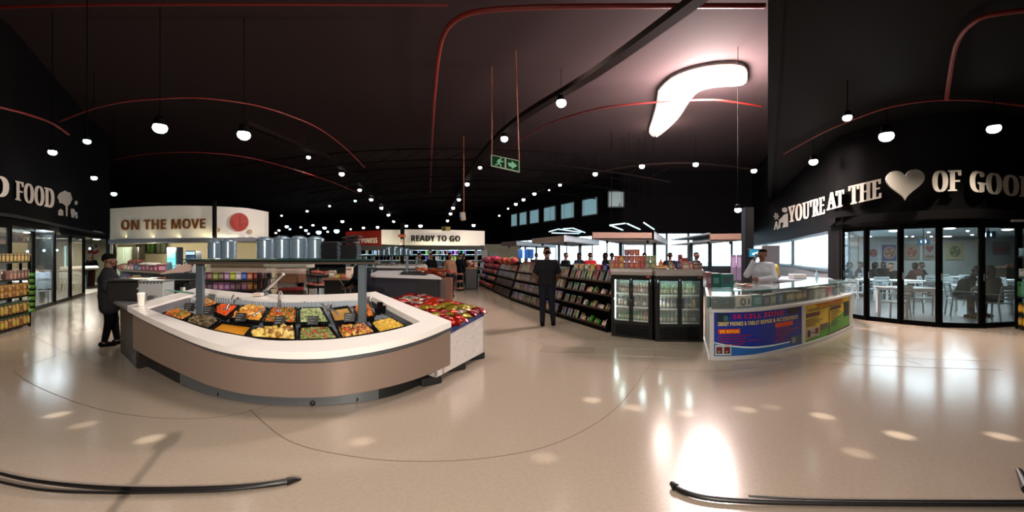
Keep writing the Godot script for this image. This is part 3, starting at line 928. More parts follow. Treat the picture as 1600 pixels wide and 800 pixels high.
	serving("serving_spoon", "steel serving spoon lying on the fried dumplings", [tp(414, 481, -0.02), tp(404, 488, -0.05), tp(397, 492, -0.06)], true)
	serving("serving_spoon", "dark handled spoon in the small dressing dish by the first post", [tp(297, 469, 0.0), tp(301, 474, -0.03), tp(305, 481, -0.07)], true)

func serving(called: String, label: String, pts: Array, bowl: bool, second := []) -> void:
	var t := thing(called, label, called.split("_")[1])
	var m := mat("bright_steel", Color(0.82, 0.82, 0.82), 0.22, 0.8)
	obj("handle", tube(mk(), smooth(pts, 4), 0.012, 6), m, t)
	if bowl:
		obj("bowl", lens_of(pts[-1], Vector3(0.05, 0.014, 0.038)), m, t)
	if second:
		obj("arm", tube(mk(), second, 0.012, 6), m, t)

func counter_shelf() -> void:
	var steel := mat("post_steel", Color(0.42, 0.47, 0.50), 0.35, 0.75)
	var t := thing("sneeze_shelf", "glass shelf on two steel posts standing over the salad counter", "shelf")
	var z := 6.0
	for q in [[313, 489], [566, 500]]:
		var b := tp(q[0], q[1], -0.06)
		obj("post", box(mk(), Vector3(b.x, (b.y - 0.1 + 1.50) / 2, b.z), Vector3(0.105, 1.50 - b.y + 0.1, 0.05), Basis(), 0.01), steel, t)
	obj("beam", band(mk(), PackedVector3Array([at_x(293, 1.488, 6.05), at_x(420, 1.488, 5.9), at_x(592, 1.497, 5.75)]), PackedVector3Array([at_x(291, 1.542, 6.05), at_x(420, 1.542, 5.9), at_x(592, 1.545, 5.75)]), Vector3(0, 0, -0.06)), mat("beam_bronze", Color(0.34, 0.31, 0.28), 0.4, 0.5), t)
	obj("glass_board", slab(mk(), [at_x(286, 1.545, 5.95), at_x(420, 1.545, 5.72), at_x(585, 1.545, 5.6), at_x(582, 1.545, 6.5), at_x(420, 1.545, 6.6), at_x(300, 1.545, 6.7)], Vector3(0, 0.014, 0)), mat("shelf_glass_green", Color(0.10, 0.23, 0.22), 0.08), t)
	# leaning glass guards; the lamps' reflection is painted in as milky, pale colour
	var milk := mat("guard_reflection", Color(0.86, 0.78, 0.74, 0.34), 0.3)
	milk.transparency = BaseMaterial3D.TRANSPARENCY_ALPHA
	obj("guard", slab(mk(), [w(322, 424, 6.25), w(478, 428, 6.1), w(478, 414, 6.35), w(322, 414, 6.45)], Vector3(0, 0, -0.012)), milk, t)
	obj("side_guard", slab(mk(), [w(248, 429, 6.5), w(296, 424, 6.3), w(303, 410, 6.3), w(294, 410, 6.35)], Vector3(0, 0, -0.02)), mat("guard_pale_reflection", Color(0.70, 0.60, 0.56), 0.4), t)
	# strut with its clamp on the back rim
	obj("strut", tube(mk(), [tp(412, 457, 0.03), w(443, 428, 6.75)], 0.025, 8), mat("bright_steel", Color.WHITE), t)
	var cp := tp(410, 459, 0.02)
	obj("clamp", box(mk(), cp, Vector3(0.16, 0.05, 0.1), Basis(), 0.01), steel, t)
	obj("clamp", box(mk(), tp(404, 460, 0.03), Vector3(0.14, 0.05, 0.09), Basis(), 0.01), mat("pale_clamp", Color(0.78, 0.72, 0.67), 0.4), t)
	# green glass edge of the left guard
	obj("glass_edge", tube(mk(), [w(261, 453, 6.9), w(303, 458.5, 6.6)], 0.012, 6), mat("glass_edge_green", Color(0.25, 0.55, 0.45), 0.2), t)
	# towers of nested clear bowls on the shelf
	var plastic := mat("clear_stack_plastic", Color(0.46, 0.54, 0.60), 0.2, 0.6)
	var prof := []
	var n := 22
	for i in n:
		prof.append(Vector2(0.118 if i % 2 == 0 else 0.110, 0.008 + i * 0.0115))
	prof.push_front(Vector2(0.0, 0.0))
	prof.append(Vector2(0.10, 0.262))
	prof.append(Vector2(0.075, 0.274))
	prof.append(Vector2(0.05, 0.286))
	prof.append(Vector2(0.0, 0.288))
	var towers := [[336, 6.35, 0.88, "shorter tower behind the first shelf post"], [357, 6.2, 0.94, "second tower from the first shelf post"], [414.5, 6.0, 1.0, "third tower from the first shelf post"], [441.5, 5.95, 1.05, "fourth tower from the first shelf post"], [467, 5.95, 1.05, "fifth tower from the first shelf post"], [493, 5.9, 1.02, "tower beside the black lids"], [345, 6.5, 0.95, "hindmost tower by the first shelf post"]]
	var first: Node3D
	for q in towers:
		var label: String = "nested clear plastic bowls, " + q[3]
		var at := at_x(q[0], 1.56, q[1])
		var o: Node3D
		if first == null:
			first = thing("bowl_tower", label, "bowls", at, 0.0, "towers of nested clear bowls on the glass shelf")
			obj("nested_bowl", lathe(mk(), prof, 20), plastic, first)
			obj("top_bowl", lathe(mk(), [Vector2(0.05, 0.286), Vector2(0.10, 0.262), Vector2(0.122, 0.250), Vector2(0.122, 0.256), Vector2(0.10, 0.27), Vector2(0.05, 0.294), Vector2(0, 0.296)], 20), plastic, first)
			o = first
		else:
			o = dup(first, at, 0.0, label)
		o.scale = Vector3(q[2] * 0.9, q[2], q[2] * 0.9)
	var lid := mk()
	box(lid, Vector3(0, 0.008, 0), Vector3(0.215, 0.016, 0.17), Basis(), 0.004)
	box(lid, Vector3(0, 0.019, 0), Vector3(0.18, 0.010, 0.14), Basis(), 0.004)
	lid.generate_normals()
	var lm := lid.commit()
	var bm := mat("black_lid", Color(0.03, 0.032, 0.045), 0.35)
	for s in [[518, 5.85, 11], [548, 5.8, 9]]:
		for k in s[2]:
			var o := obj("tray_lid", lm, bm)
			o.position = at_x(s[0], 1.56 + k * 0.0205, s[1]) + Vector3(rng.randf_range(-0.006, 0.006), 0, 0)
			tag(o, "thin black lid in the tall stack at the shelf end" if s[2] == 9 else "thin black lid in the stack beside the clear bowls", "lid", "black lids on the glass shelf")
	for k in 4:
		var o := obj("tray_lid", lm, bm)
		o.position = at_x(547, 1.56 + 9 * 0.0205 + k * 0.026, 5.8) + Vector3(0.01 * k, 0.012, 0)
		o.rotation.z = 0.12 * (k % 2 * 2 - 1)
		tag(o, "thin black plastic lid lying askew on top of the tall stack", "lid", "black lids on the glass shelf")

func counter_side() -> void:
	# steel ledge, black oven, vented steel box, paper cup at the near end
	var steel := mat("brushed_steel", Color.WHITE)
	var l := [wy(177, 470, 0.87), wy(199, 481, 0.85), wy(214, 488, 0.80), wy(232, 470, 0.88)]
	tag(obj("steel_ledge", slab(mk(), [l[0], l[1], l[2], wy(225, 471, 0.86)], Vector3(0, -0.04, 0)), steel), "narrow brushed steel ledge beside the paper cup", "ledge")
	var t := thing("oven", "squat black counter oven by the woman in the beanie", "oven", at_x(210, 0.86, 7.6), 0.35)
	var bk := mat("appliance_black", Color(0.03, 0.03, 0.032), 0.3)
	obj("body", box(mk(), Vector3(0, 0.16, 0), Vector3(0.52, 0.32, 0.6), Basis(), 0.015), bk, t)
	obj("top", box(mk(), Vector3(0, 0.34, 0), Vector3(0.60, 0.035, 0.66), Basis(), 0.01), mat("appliance_grey", Color(0.10, 0.10, 0.10), 0.3), t)
	obj("knob", lathe(mk(), [Vector2(0, 0), Vector2(0.025, 0), Vector2(0.02, 0.025), Vector2(0, 0.025)], 10, Transform3D(Basis.from_euler(Vector3(PI / 2, 0, 0)), Vector3(0.16, 0.2, 0.3))), steel, t)
	for x in [-0.2, 0.2]: obj("foot", box(mk(), Vector3(x, -0.01, 0.2), Vector3(0.05, 0.03, 0.05)), bk, t)
	var s := thing("steel_box", "brushed steel cabinet with a row of vent slots along its top", "appliance", at_x(245, 0.90, 6.95), 0.18)
	obj("body", box(mk(), Vector3(0, 0.15, 0), Vector3(0.34, 0.31, 0.30), Basis(), 0.008), mat("pale_steel", Color(0.66, 0.67, 0.67), 0.38, 0.5), s)
	obj("cap", box(mk(), Vector3(0, 0.315, 0), Vector3(0.35, 0.03, 0.31), Basis(), 0.006), steel, s)
	for k in 7:
		obj("slot", box(mk(), Vector3(-0.14 + k * 0.047, 0.29, 0.151), Vector3(0.028, 0.016, 0.006), Basis.from_euler(Vector3(0, 0, 0.35))), mat("appliance_black", Color.BLACK), s)
	for k in 2:
		obj("knob", lens_of(Vector3(-0.06 + k * 0.13, 0.12 - k * 0.03, 0.152), Vector3(0.012, 0.012, 0.008)), mat("appliance_grey", Color.BLACK), s)
	var k2 := thing("coffee_grinder", "low dark appliance with a white notice behind the steel cabinet", "appliance", at_x(281, 0.86, 7.9), 0.2)
	obj("body", box(mk(), Vector3(0, 0.14, 0), Vector3(0.50, 0.30, 0.35), Basis(), 0.02), mat("appliance_dark", Color(0.06, 0.065, 0.065), 0.4), k2)
	obj("lid", box(mk(), Vector3(0, 0.305, 0), Vector3(0.44, 0.03, 0.30), Basis(), 0.01), bk, k2)
	obj("notice", box(mk(), Vector3(0.13, 0.15, 0.178), Vector3(0.08, 0.1, 0.004)), mat("paper_white", Color(0.85, 0.84, 0.8), 0.8), k2)
	var table := thing("side_table", "dark back table carrying the oven and the appliances", "table", Vector3.ZERO)
	obj("board", slab(mk(), [at_x(183, 0.86, 7.9), at_x(233, 0.86, 6.9), at_x(309, 0.86, 7.5), at_x(262, 0.86, 8.5)], Vector3(0, -0.05, 0)), mat("appliance_dark", Color.BLACK), table)
	obj("cabinet", slab(mk(), [at_x(190, 0.81, 7.8), at_x(235, 0.81, 7.05), at_x(305, 0.81, 7.55), at_x(262, 0.81, 8.4)], Vector3(0, -0.81, 0)), mat("dark_wood", Color.BLACK), table)
	var cp := tp(220.5, 478)
	var c := thing("paper_cup", "tall white lidded paper cup on the white counter corner", "cup", cp)
	obj("body", lathe(mk(), [Vector2(0, 0), Vector2(0.034, 0), Vector2(0.045, 0.165), Vector2(0, 0.165)], 18, Transform3D(), true), mat("cup_white", Color(0.84, 0.82, 0.78), 0.6), c)
	obj("lid", lathe(mk(), [Vector2(0.0, 0.163), Vector2(0.05, 0.163), Vector2(0.05, 0.175), Vector2(0.044, 0.178), Vector2(0.042, 0.19), Vector2(0, 0.19)], 18, Transform3D(), true), mat("lid_white", Color(0.9, 0.89, 0.86), 0.4), c)

func bag_mesh() -> ArrayMesh:
	var st := mk()
	st.set_smooth_group(1)
	var nx := 8
	var ny := 6
	for side in [1.0, -1.0]:
		for a in nx:
			for b in ny:
				var q := []
				for k in [[0, 0], [1, 0], [1, 1], [0, 1]]:
					var s: float = float(a + k[0]) / nx
					var t: float = float(b + k[1]) / ny
					var h := pow(maxf(sin(PI * s), 0.0), 0.6) * pow(maxf(sin(PI * t), 0.0), 0.5) * 0.045 + 0.006 * sin(s * 23.0 + t * 9.0) * sin(PI * t)
					q.append(Vector3((s - 0.5) * 0.30, side * maxf(h, 0.0015), (t - 0.5) * 0.20))
				qo(st, q[0], q[1], q[2], q[3], (q[0] + q[2]) * 0.5 - Vector3(0, side * 0.1, 0))
	st.generate_normals()
	return st.commit()

func sweets_crate() -> void:
	var N := fl(681, 603)
	var R := fl(756, 560)
	var L := N + Vector3(-0.67, 0, -0.74) * 2.3
	var B := R + L - N
	var t := thing("wrapped_crate", "white shrink-wrapped pallet crate beside the end of the salad counter", "crate")
	var hs := [0.60, 0.72, 0.78, 0.72]
	var film := mat("shrink_film", Color(0.74, 0.72, 0.70), 0.32)
	film.normal_enabled = true
	film.normal_texture = noise_tex(0.02, Color.BLACK, Color.WHITE, true, 256, 3)
	film.normal_scale = 0.7
	film.uv1_triplanar = true
	film.uv1_scale = Vector3(0.6, 5, 0.6)
	var foot := [N, R, B, L]
	for k in 4:
		var p: Vector3 = foot[k]
		var q: Vector3 = foot[(k + 1) % 4]
		var inw: Vector3 = ((N + B) * 0.5 - (p + q) * 0.5).normalized() * 0.03
		obj("wrapped_side", slab(mk(), [p + Vector3(0, 0.10, 0), q + Vector3(0, 0.10, 0), q + Vector3(0, hs[(k + 1) % 4], 0), p + Vector3(0, hs[k], 0)], inw), film, t)
		obj("blue_liner", slab(mk(), [p + Vector3(0, hs[k] - 0.05, 0) - inw * 0.3, q + Vector3(0, hs[(k + 1) % 4] - 0.05, 0) - inw * 0.3, q + Vector3(0, hs[(k + 1) % 4] + 0.01, 0) - inw * 0.3, p + Vector3(0, hs[k] + 0.01, 0) - inw * 0.3], inw * 0.8), mat("blue_liner", Color(0.10, 0.16, 0.38), 0.6), t)
	for k in 3:
		var a := N.lerp(R, 0.02 + k * 0.46)
		obj("skid_block", box(mk(), a + Vector3(-0.12, 0.05, -0.08), Vector3(0.28, 0.10, 0.20), Basis.from_euler(Vector3(0, 0.7, 0)), 0.01), mat("plinth_black", Color.BLACK), t)
	obj("false_floor", slab(mk(), [N.lerp(B, 0.06) + Vector3(0, 0.56, 0), R.lerp(L, 0.06) + Vector3(0, 0.68, 0), B.lerp(N, 0.06) + Vector3(0, 0.72, 0), L.lerp(R, 0.06) + Vector3(0, 0.68, 0)], Vector3(0, -0.05, 0)), mat("dark_plinth", Color.BLACK), t)
	var bm := bag_mesh()
	var cols := [Color(0.58, 0.06, 0.04), Color(0.45, 0.05, 0.04), Color(0.66, 0.11, 0.05), Color(0.52, 0.45, 0.12), Color(0.56, 0.50, 0.46), Color(0.64, 0.18, 0.06), Color(0.33, 0.05, 0.05)]
	var names := ["red", "dark red", "scarlet", "gold", "silver", "orange red", "maroon"]
	for i in 13:
		for j in 10:
			var s := (i + 0.5 + rng.randf_range(-0.25, 0.25)) / 13.0
			var u := (j + 0.5 + rng.randf_range(-0.25, 0.25)) / 10.0
			var p := N.lerp(L, s).lerp(R.lerp(B, s), u)
			var edge := minf(minf(s, 1 - s), minf(u, 1 - u))
			var y: float = lerpf(lerpf(0.60, 0.72, s), lerpf(0.72, 0.78, s), u) + minf(edge * 4.0, 1.0) * 0.12 + rng.randf_range(0.0, 0.03)
			var band_ := int(floor(fposmod(s * 4.2 + u * 1.3, 4.0)))
			var c := [0, 3, 2, 4][band_] as int
			if rng.randf() < 0.5: c = [0, 1, 2, 5, 6, 0, 4][rng.randi() % 7]
			var o := obj("sweet_bag", bm, mat("bag_" + names[c].replace(" ", "_"), cols[c], 0.22, 0.5))
			o.scale = Vector3(0.85, 1.2, 0.85)
			o.position = p + Vector3(0, y, 0)
			o.rotation = Vector3(rng.randf_range(-0.35, 0.35), rng.randf_range(0, TAU), rng.randf_range(-0.3, 0.3))
			tag(o, "shiny %s bag of sweets on the wrapped crate, %s row back" % [names[c], nth(i + 1)], "bag", "bags of sweets on the wrapped crate")

# ---------- people: one continuous skin from blended tapered bones; clothes over it ----------
func sdf(st: SurfaceTool, bones: Array, cell: float, k: float, col := Color.WHITE) -> void:
	var lo := Vector3.ONE * 1e9
	var hi := -lo
	for b in bones:
		var r: float = maxf(b[2], b[3]) + cell * 2.5
		var v := Vector3(r, r, r)
		lo = lo.min(b[0] - v).min(b[1] - v)
		hi = hi.max(b[0] + v).max(b[1] + v)
	var nx := int((hi.x - lo.x) / cell) + 2
	var ny := int((hi.y - lo.y) / cell) + 2
	var nz := int((hi.z - lo.z) / cell) + 2
	var f := PackedFloat32Array()
	f.resize(nx * ny * nz)
	f.fill(9.0)
	for b in bones:
		var a: Vector3 = b[0]
		var ba: Vector3 = b[1] - a
		var bb := maxf(ba.length_squared(), 1e-9)
		var ra: float = b[2]
		var rb: float = b[3]
		var m := maxf(ra, rb) + k + cell * 2.0
		var p0 := ((a.min(b[1]) - Vector3(m, m, m) - lo) / cell).floor()
		var p1 := ((a.max(b[1]) + Vector3(m, m, m) - lo) / cell).ceil()
		for y in range(maxi(int(p0.y), 0), mini(int(p1.y) + 1, ny)):
			for z in range(maxi(int(p0.z), 0), mini(int(p1.z) + 1, nz)):
				var row := (y * nz + z) * nx
				for x in range(maxi(int(p0.x), 0), mini(int(p1.x) + 1, nx)):
					var pa := lo + Vector3(x, y, z) * cell - a
					var h := clampf(pa.dot(ba) / bb, 0.0, 1.0)
					var d := (pa - ba * h).length() - ra - (rb - ra) * h
					var g := f[row + x]
					if g > 8.0:
						f[row + x] = d
					else:
						var e := maxf(k - absf(g - d), 0.0) / k
						f[row + x] = minf(g, d) - e * e * k * 0.25
	var sx := 1
	var sz := nx
	var sy := nx * nz
	var at := {}
	var off := [0, sx, sz, sx + sz, sy, sy + sx, sy + sz, sy + sx + sz]
	var ed := [[0, 1], [2, 3], [4, 5], [6, 7], [0, 2], [1, 3], [4, 6], [5, 7], [0, 4], [1, 5], [2, 6], [3, 7]]
	for y in ny - 1:
		for z in nz - 1:
			var row := (y * nz + z) * nx
			for x in nx - 1:
				var i := row + x
				var c := f[i]
				if c > cell * 2.2 or c < -cell * 2.2:
					continue
				var neg := 0
				for o in off:
					if f[i + o] < 0.0: neg += 1
				if neg == 0 or neg == 8:
					continue
				var s := Vector3.ZERO
				var n := 0
				for e in ed:
					var u := f[i + off[e[0]]]
					var v := f[i + off[e[1]]]
					if (u < 0.0) != (v < 0.0):
						var t := u / (u - v)
						var pu := Vector3(e[0] & 1, (e[0] >> 2) & 1, (e[0] >> 1) & 1)
						var pv := Vector3(e[1] & 1, (e[1] >> 2) & 1, (e[1] >> 1) & 1)
						s += pu.lerp(pv, t)
						n += 1
				at[i] = lo + (Vector3(x, y, z) + s / n) * cell
	st.set_smooth_group(1)
	st.set_color(col.srgb_to_linear())
	for i in at:
		var c := f[i]
		for ax in 3:
			var s: int = [sx, sy, sz][ax]
			var s1: int = [sy, sz, sx][ax]
			var s2: int = [sz, sx, sy][ax]
			var o := f[i + s]
			if (c < 0.0) == (o < 0.0):
				continue
			if not (at.has(i - s1) and at.has(i - s2) and at.has(i - s1 - s2)):
				continue
			if c < 0.0:
				quad(st, at[i - s1 - s2], at[i - s2], at[i], at[i - s1])
			else:
				quad(st, at[i - s1 - s2], at[i - s1], at[i], at[i - s2])

const STAND := {"hip": Vector3(0.09, 0.93, 0), "knee": Vector3(0.10, 0.50, 0.015), "ankle": Vector3(0.105, 0.085, -0.01), "pelvis": Vector3(0, 0.97, 0), "chest": Vector3(0, 1.27, 0.0), "neck": Vector3(0, 1.47, -0.01), "head": Vector3(0, 1.635, 0.015), "elbow": Vector3(0.25, 1.15, -0.03), "wrist": Vector3(0.25, 0.90, 0.06)}
const SIT := {"hip": Vector3(0.09, 0.53, 0), "knee": Vector3(0.12, 0.52, 0.42), "ankle": Vector3(0.12, 0.085, 0.40), "pelvis": Vector3(0, 0.56, 0), "chest": Vector3(0, 0.86, 0.05), "neck": Vector3(0, 1.06, 0.08), "head": Vector3(0, 1.22, 0.13), "elbow": Vector3(0.25, 0.80, 0.14), "wrist": Vector3(0.14, 0.74, 0.36)}

func person(label: String, at: Vector3, turn: float, o: Dictionary) -> Node3D:
	var t := thing("person", label, "person", at, turn, o.get("group", ""))
	var sc: float = o.get("tall", 1.75) / 1.75
	t.scale = Vector3(sc, sc, sc)
	var j: Dictionary = (SIT if o.get("sit", false) else STAND).duplicate()
	var two := {}
	for k in ["hip", "knee", "ankle", "elbow", "wrist"]:
		var v: Vector3 = j[k]
		two[k] = [o.get(k + "_l", v), o.get(k + "_r", v * Vector3(-1, 1, 1))]     # +x is the person's left
	for k in ["pelvis", "chest", "neck", "head"]:
		if o.has(k): j[k] = o[k]
	var cell: float = o.get("cell", 0.022)
	var skin: Color = o.get("skin", Color(0.30, 0.17, 0.11))
	var fat: float = o.get("stout", 1.0)
	var pelvis: Vector3 = j.pelvis
	var chest: Vector3 = j.chest
	var neck: Vector3 = j.neck
	var head: Vector3 = j.head
	var up := (neck - chest).normalized()
	var fw := Vector3(0, 0, 1)
	fw = (fw - up * fw.dot(up)).normalized()
	var X := Vector3.RIGHT
	var sh := []
	for s in [1, -1]: sh.append(neck - up * 0.075 + X * s * 0.165 * fat)
	var torso := []
	for s in [1.0, -1.0]:
		torso.append([pelvis + X * s * 0.075, pelvis + X * s * 0.07 + (chest - pelvis) * 0.4, 0.105 * fat, 0.098 * fat])
		torso.append([pelvis + X * s * 0.07 + (chest - pelvis) * 0.4, chest + X * s * 0.085, 0.098 * fat, 0.108 * fat])
		torso.append([chest + X * s * 0.085, neck - up * 0.10 + X * s * 0.10, 0.108 * fat, 0.07])
	torso.append([sh[1], sh[0], 0.058, 0.058])
	torso.append([neck - up * 0.10, neck - up * 0.02, 0.085, 0.06])
	var legs := []
	var arms := []
	var fore := []
	for s in 2:
		legs.append([two.hip[s], two.knee[s], 0.092 * fat, 0.06])
		legs.append([two.knee[s], two.ankle[s], 0.058, 0.040])
		arms.append([sh[s], two.elbow[s], 0.056, 0.044])
		fore.append([two.elbow[s], two.wrist[s], 0.044, 0.029])
	# skin: body, head and hands in one surface
	var st := mk()
	var body := torso + legs + arms + fore
	body.append([neck - up * 0.05, head - (head - neck) * 0.35, 0.056, 0.053])
	for s in 2:
		var an: Vector3 = two.ankle[s]
		body.append([an + Vector3(0, -0.03, -0.03), an + Vector3(0, -0.052, 0.13), 0.042, 0.028])
	sdf(st, body, cell, 0.035, skin)
	var hb: Basis = Basis.from_euler(o.get("nod", Vector3.ZERO))
	var hd := func(v: Vector3) -> Vector3: return head + hb * v
	var hbones := [[hd.call(Vector3(0, 0.035, -0.028)), hd.call(Vector3(0, 0.03, 0.012)), 0.084, 0.078], [hd.call(Vector3(0, -0.02, 0.015)), hd.call(Vector3(0, -0.075, 0.045)), 0.062, 0.036],
		[hd.call(Vector3(0, 0.02, 0.088)), hd.call(Vector3(0, -0.022, 0.108)), 0.009, 0.014], [hd.call(Vector3(-0.035, 0.030, 0.078)), hd.call(Vector3(0.035, 0.030, 0.078)), 0.013, 0.013],
		[hd.call(Vector3(-0.018, -0.052, 0.082)), hd.call(Vector3(0.018, -0.052, 0.082)), 0.011, 0.011], [hd.call(Vector3(0, -0.06, -0.02)), hd.call(Vector3(0, -0.12, -0.03)), 0.052, 0.05]]
	for s in [1, -1]:
		hbones.append([hd.call(Vector3(0.078 * s, 0.012, -0.012)), hd.call(Vector3(0.083 * s, -0.03, -0.008)), 0.016, 0.011])
		hbones.append([hd.call(Vector3(0.04 * s, -0.015, 0.06)), hd.call(Vector3(0.045 * s, -0.03, 0.05)), 0.026, 0.024])
	sdf(st, hbones, o.get("fine", 0.009), 0.014, skin)
	for s in [1, -1]:
		st.set_color(Color(0.75, 0.72, 0.70).srgb_to_linear())
		lens_of(hd.call(Vector3(0.031 * s, 0.006, 0.081)), Vector3(0.012, 0.007, 0.007), hb, 4, 6, st)
		st.set_color(Color(0.03, 0.02, 0.02))
		lens_of(hd.call(Vector3(0.031 * s, 0.006, 0.086)), Vector3(0.006, 0.006, 0.004), hb, 4, 6, st)
		lens_of(hd.call(Vector3(0.031 * s, 0.026, 0.089)), Vector3(0.018, 0.004, 0.005), hb, 4, 6, st)
	st.set_color(skin.lerp(Color(0.5, 0.15, 0.12), 0.5).srgb_to_linear())
	lens_of(hd.call(Vector3(0, -0.053, 0.092)), Vector3(0.021, 0.005, 0.005), hb, 4, 6, st)
	for s in 2:
		var wr_: Vector3 = two.wrist[s]
		var d: Vector3 = (wr_ - two.elbow[s]).normalized()
		if o.has("hand_%d" % s): d = o["hand_%d" % s].normalized()
		var inward := X * (-1.0 if s == 0 else 1.0)
		var n := (inward - d * inward.dot(d)).normalized()            # where the palm looks
		var sd := d.cross(n) * (1.0 if s == 0 else -1.0)              # towards the thumb
		var hbo := [[wr_, wr_ + d * 0.035, 0.028, 0.026], [wr_ + d * 0.04 + sd * 0.022, wr_ + d * 0.085 + sd * 0.024, 0.019, 0.014], [wr_ + d * 0.04 - sd * 0.022, wr_ + d * 0.08 - sd * 0.026, 0.019, 0.013]]
		var curl: float = o.get("curl", 0.35)
		for q in 4:
			var b := wr_ + d * (0.088 - absf(q - 1.3) * 0.004) + sd * (0.027 - q * 0.018)
			var ln: float = [0.040, 0.046, 0.042, 0.032][q]
			var d1 := (d + n * curl).normalized()
			var d2 := (d + n * curl * 3.0).normalized()
			hbo.append([b, b + d1 * ln, 0.0095, 0.0088])
			hbo.append([b + d1 * ln, b + d1 * ln + d2 * ln * 0.9, 0.0088, 0.0075])
		var tb := wr_ + d * 0.03 + sd * 0.028
		hbo.append([tb, tb + (d * 0.7 + sd + n * 0.4).normalized() * 0.04, 0.013, 0.0105])
		hbo.append([tb + (d * 0.7 + sd + n * 0.4).normalized() * 0.04, tb + (d * 0.7 + sd + n * 0.4).normalized() * 0.04 + (d + n * 0.5).normalized() * 0.032, 0.0105, 0.0085])
		sdf(st, hbo, o.get("hand_cell", 0.009), 0.006, skin)
	var sm := mat("skin", Color.WHITE, 0.55)
	sm.vertex_color_use_as_albedo = true
	obj("body", st, sm, t)
	# clothes
	var grow := func(list: Array, by: float) -> Array:
		var r := []
		for b in list: r.append([b[0], b[1], b[2] + by, b[3] + by])
		return r
	var top := mk()
	var puff: float = o.get("puff", 0.013)
	var tb2: Array = torso.slice(0, 7) + arms.map(func(b): return b if o.get("long", true) else [b[0], b[0].lerp(b[1], 0.82), b[2], b[3]])
	tb2 = grow.call(tb2, puff)
	if o.get("long", true):
		for b in fore: tb2.append([b[0], b[0].lerp(b[1], 0.96), b[2] + puff, b[3] + puff])
	if o.has("coat"):
		for s in 2:
			tb2.append([two.hip[s] + Vector3(0, 0.02, 0), two.hip[s].lerp(two.knee[s], o.coat), 0.105 * fat + puff, 0.10 * fat + puff])
	tb2.append([neck - up * 0.11, neck - up * 0.05, 0.085 + puff, 0.060 + puff])
	if o.get("collar", false):
		tb2.append([neck - up * 0.03 - X * 0.02, neck - up * 0.03 + X * 0.02, 0.067, 0.067])
	sdf(top, tb2, cell, 0.03)
	obj(o.get("top_name", "shirt"), top, mat("cloth_" + str(o.top.to_html(false)), o.top, 0.85), t)
	var tr := mk()
	var tl := []
	for s in [1.0, -1.0]: tl.append([pelvis + X * s * 0.075 + up * 0.02, two.hip[0 if s > 0 else 1], 0.112 * fat, 0.10 * fat])
	for s in 2:
		tl.append([two.hip[s], two.knee[s], 0.092 * fat + 0.012, 0.06 + 0.012])
		tl.append([two.knee[s], two.knee[s].lerp(two.ankle[s], 0.95), 0.071, o.get("cuff", 0.056)])
	sdf(tr, tl, cell, 0.025)
	obj("trousers", tr, mat("cloth_" + str(o.trousers.to_html(false)), o.trousers, 0.85), t)
	for s in 2:
		var an: Vector3 = two.ankle[s]
		var sh_ := mk()
		sdf(sh_, [[an + Vector3(0, -0.032, -0.035), an + Vector3(0, -0.042, 0.14), 0.05, 0.037], [an + Vector3(0, -0.045, -0.04), an + Vector3(0, -0.05, 0.15), 0.04, 0.033]], maxf(cell * 0.7, 0.012), 0.02)
		obj("shoe", sh_, mat("cloth_" + str(o.shoes.to_html(false)), o.shoes, 0.5), t)
	var hs := mk()
	var hair := []
	match o.get("hair", "short"):
		"short": hair = [[hd.call(Vector3(0, 0.052, -0.030)), hd.call(Vector3(0, 0.062, 0.012)), 0.082, 0.070], [hd.call(Vector3(0, 0.0, -0.055)), hd.call(Vector3(0, -0.03, -0.055)), 0.052, 0.04]]
		"long": hair = [[hd.call(Vector3(0, 0.050, -0.030)), hd.call(Vector3(0, 0.055, 0.015)), 0.088, 0.076], [hd.call(Vector3(0, 0.0, -0.06)), hd.call(Vector3(0, -0.15, -0.06)), 0.07, 0.055], [hd.call(Vector3(0.07, 0.0, -0.02)), hd.call(Vector3(0.075, -0.12, -0.02)), 0.025, 0.025], [hd.call(Vector3(-0.07, 0.0, -0.02)), hd.call(Vector3(-0.075, -0.12, -0.02)), 0.025, 0.025]]
		"beanie": hair = [[hd.call(Vector3(0, 0.06, -0.035)), hd.call(Vector3(0, 0.065, 0.012)), 0.090, 0.078], [hd.call(Vector3(0, 0.025, -0.07)), hd.call(Vector3(0, 0.03, -0.03)), 0.055, 0.08]]
	sdf(hs, hair, maxf(o.get("fine", 0.009), 0.008), 0.02)
	obj("beanie" if o.get("hair", "") == "beanie" else "hair", hs, mat("hair_" + str(o.get("hair_color", Color(0.02, 0.018, 0.016)).to_html(false)), o.get("hair_color", Color(0.02, 0.018, 0.016)), 0.8), t)
	return t

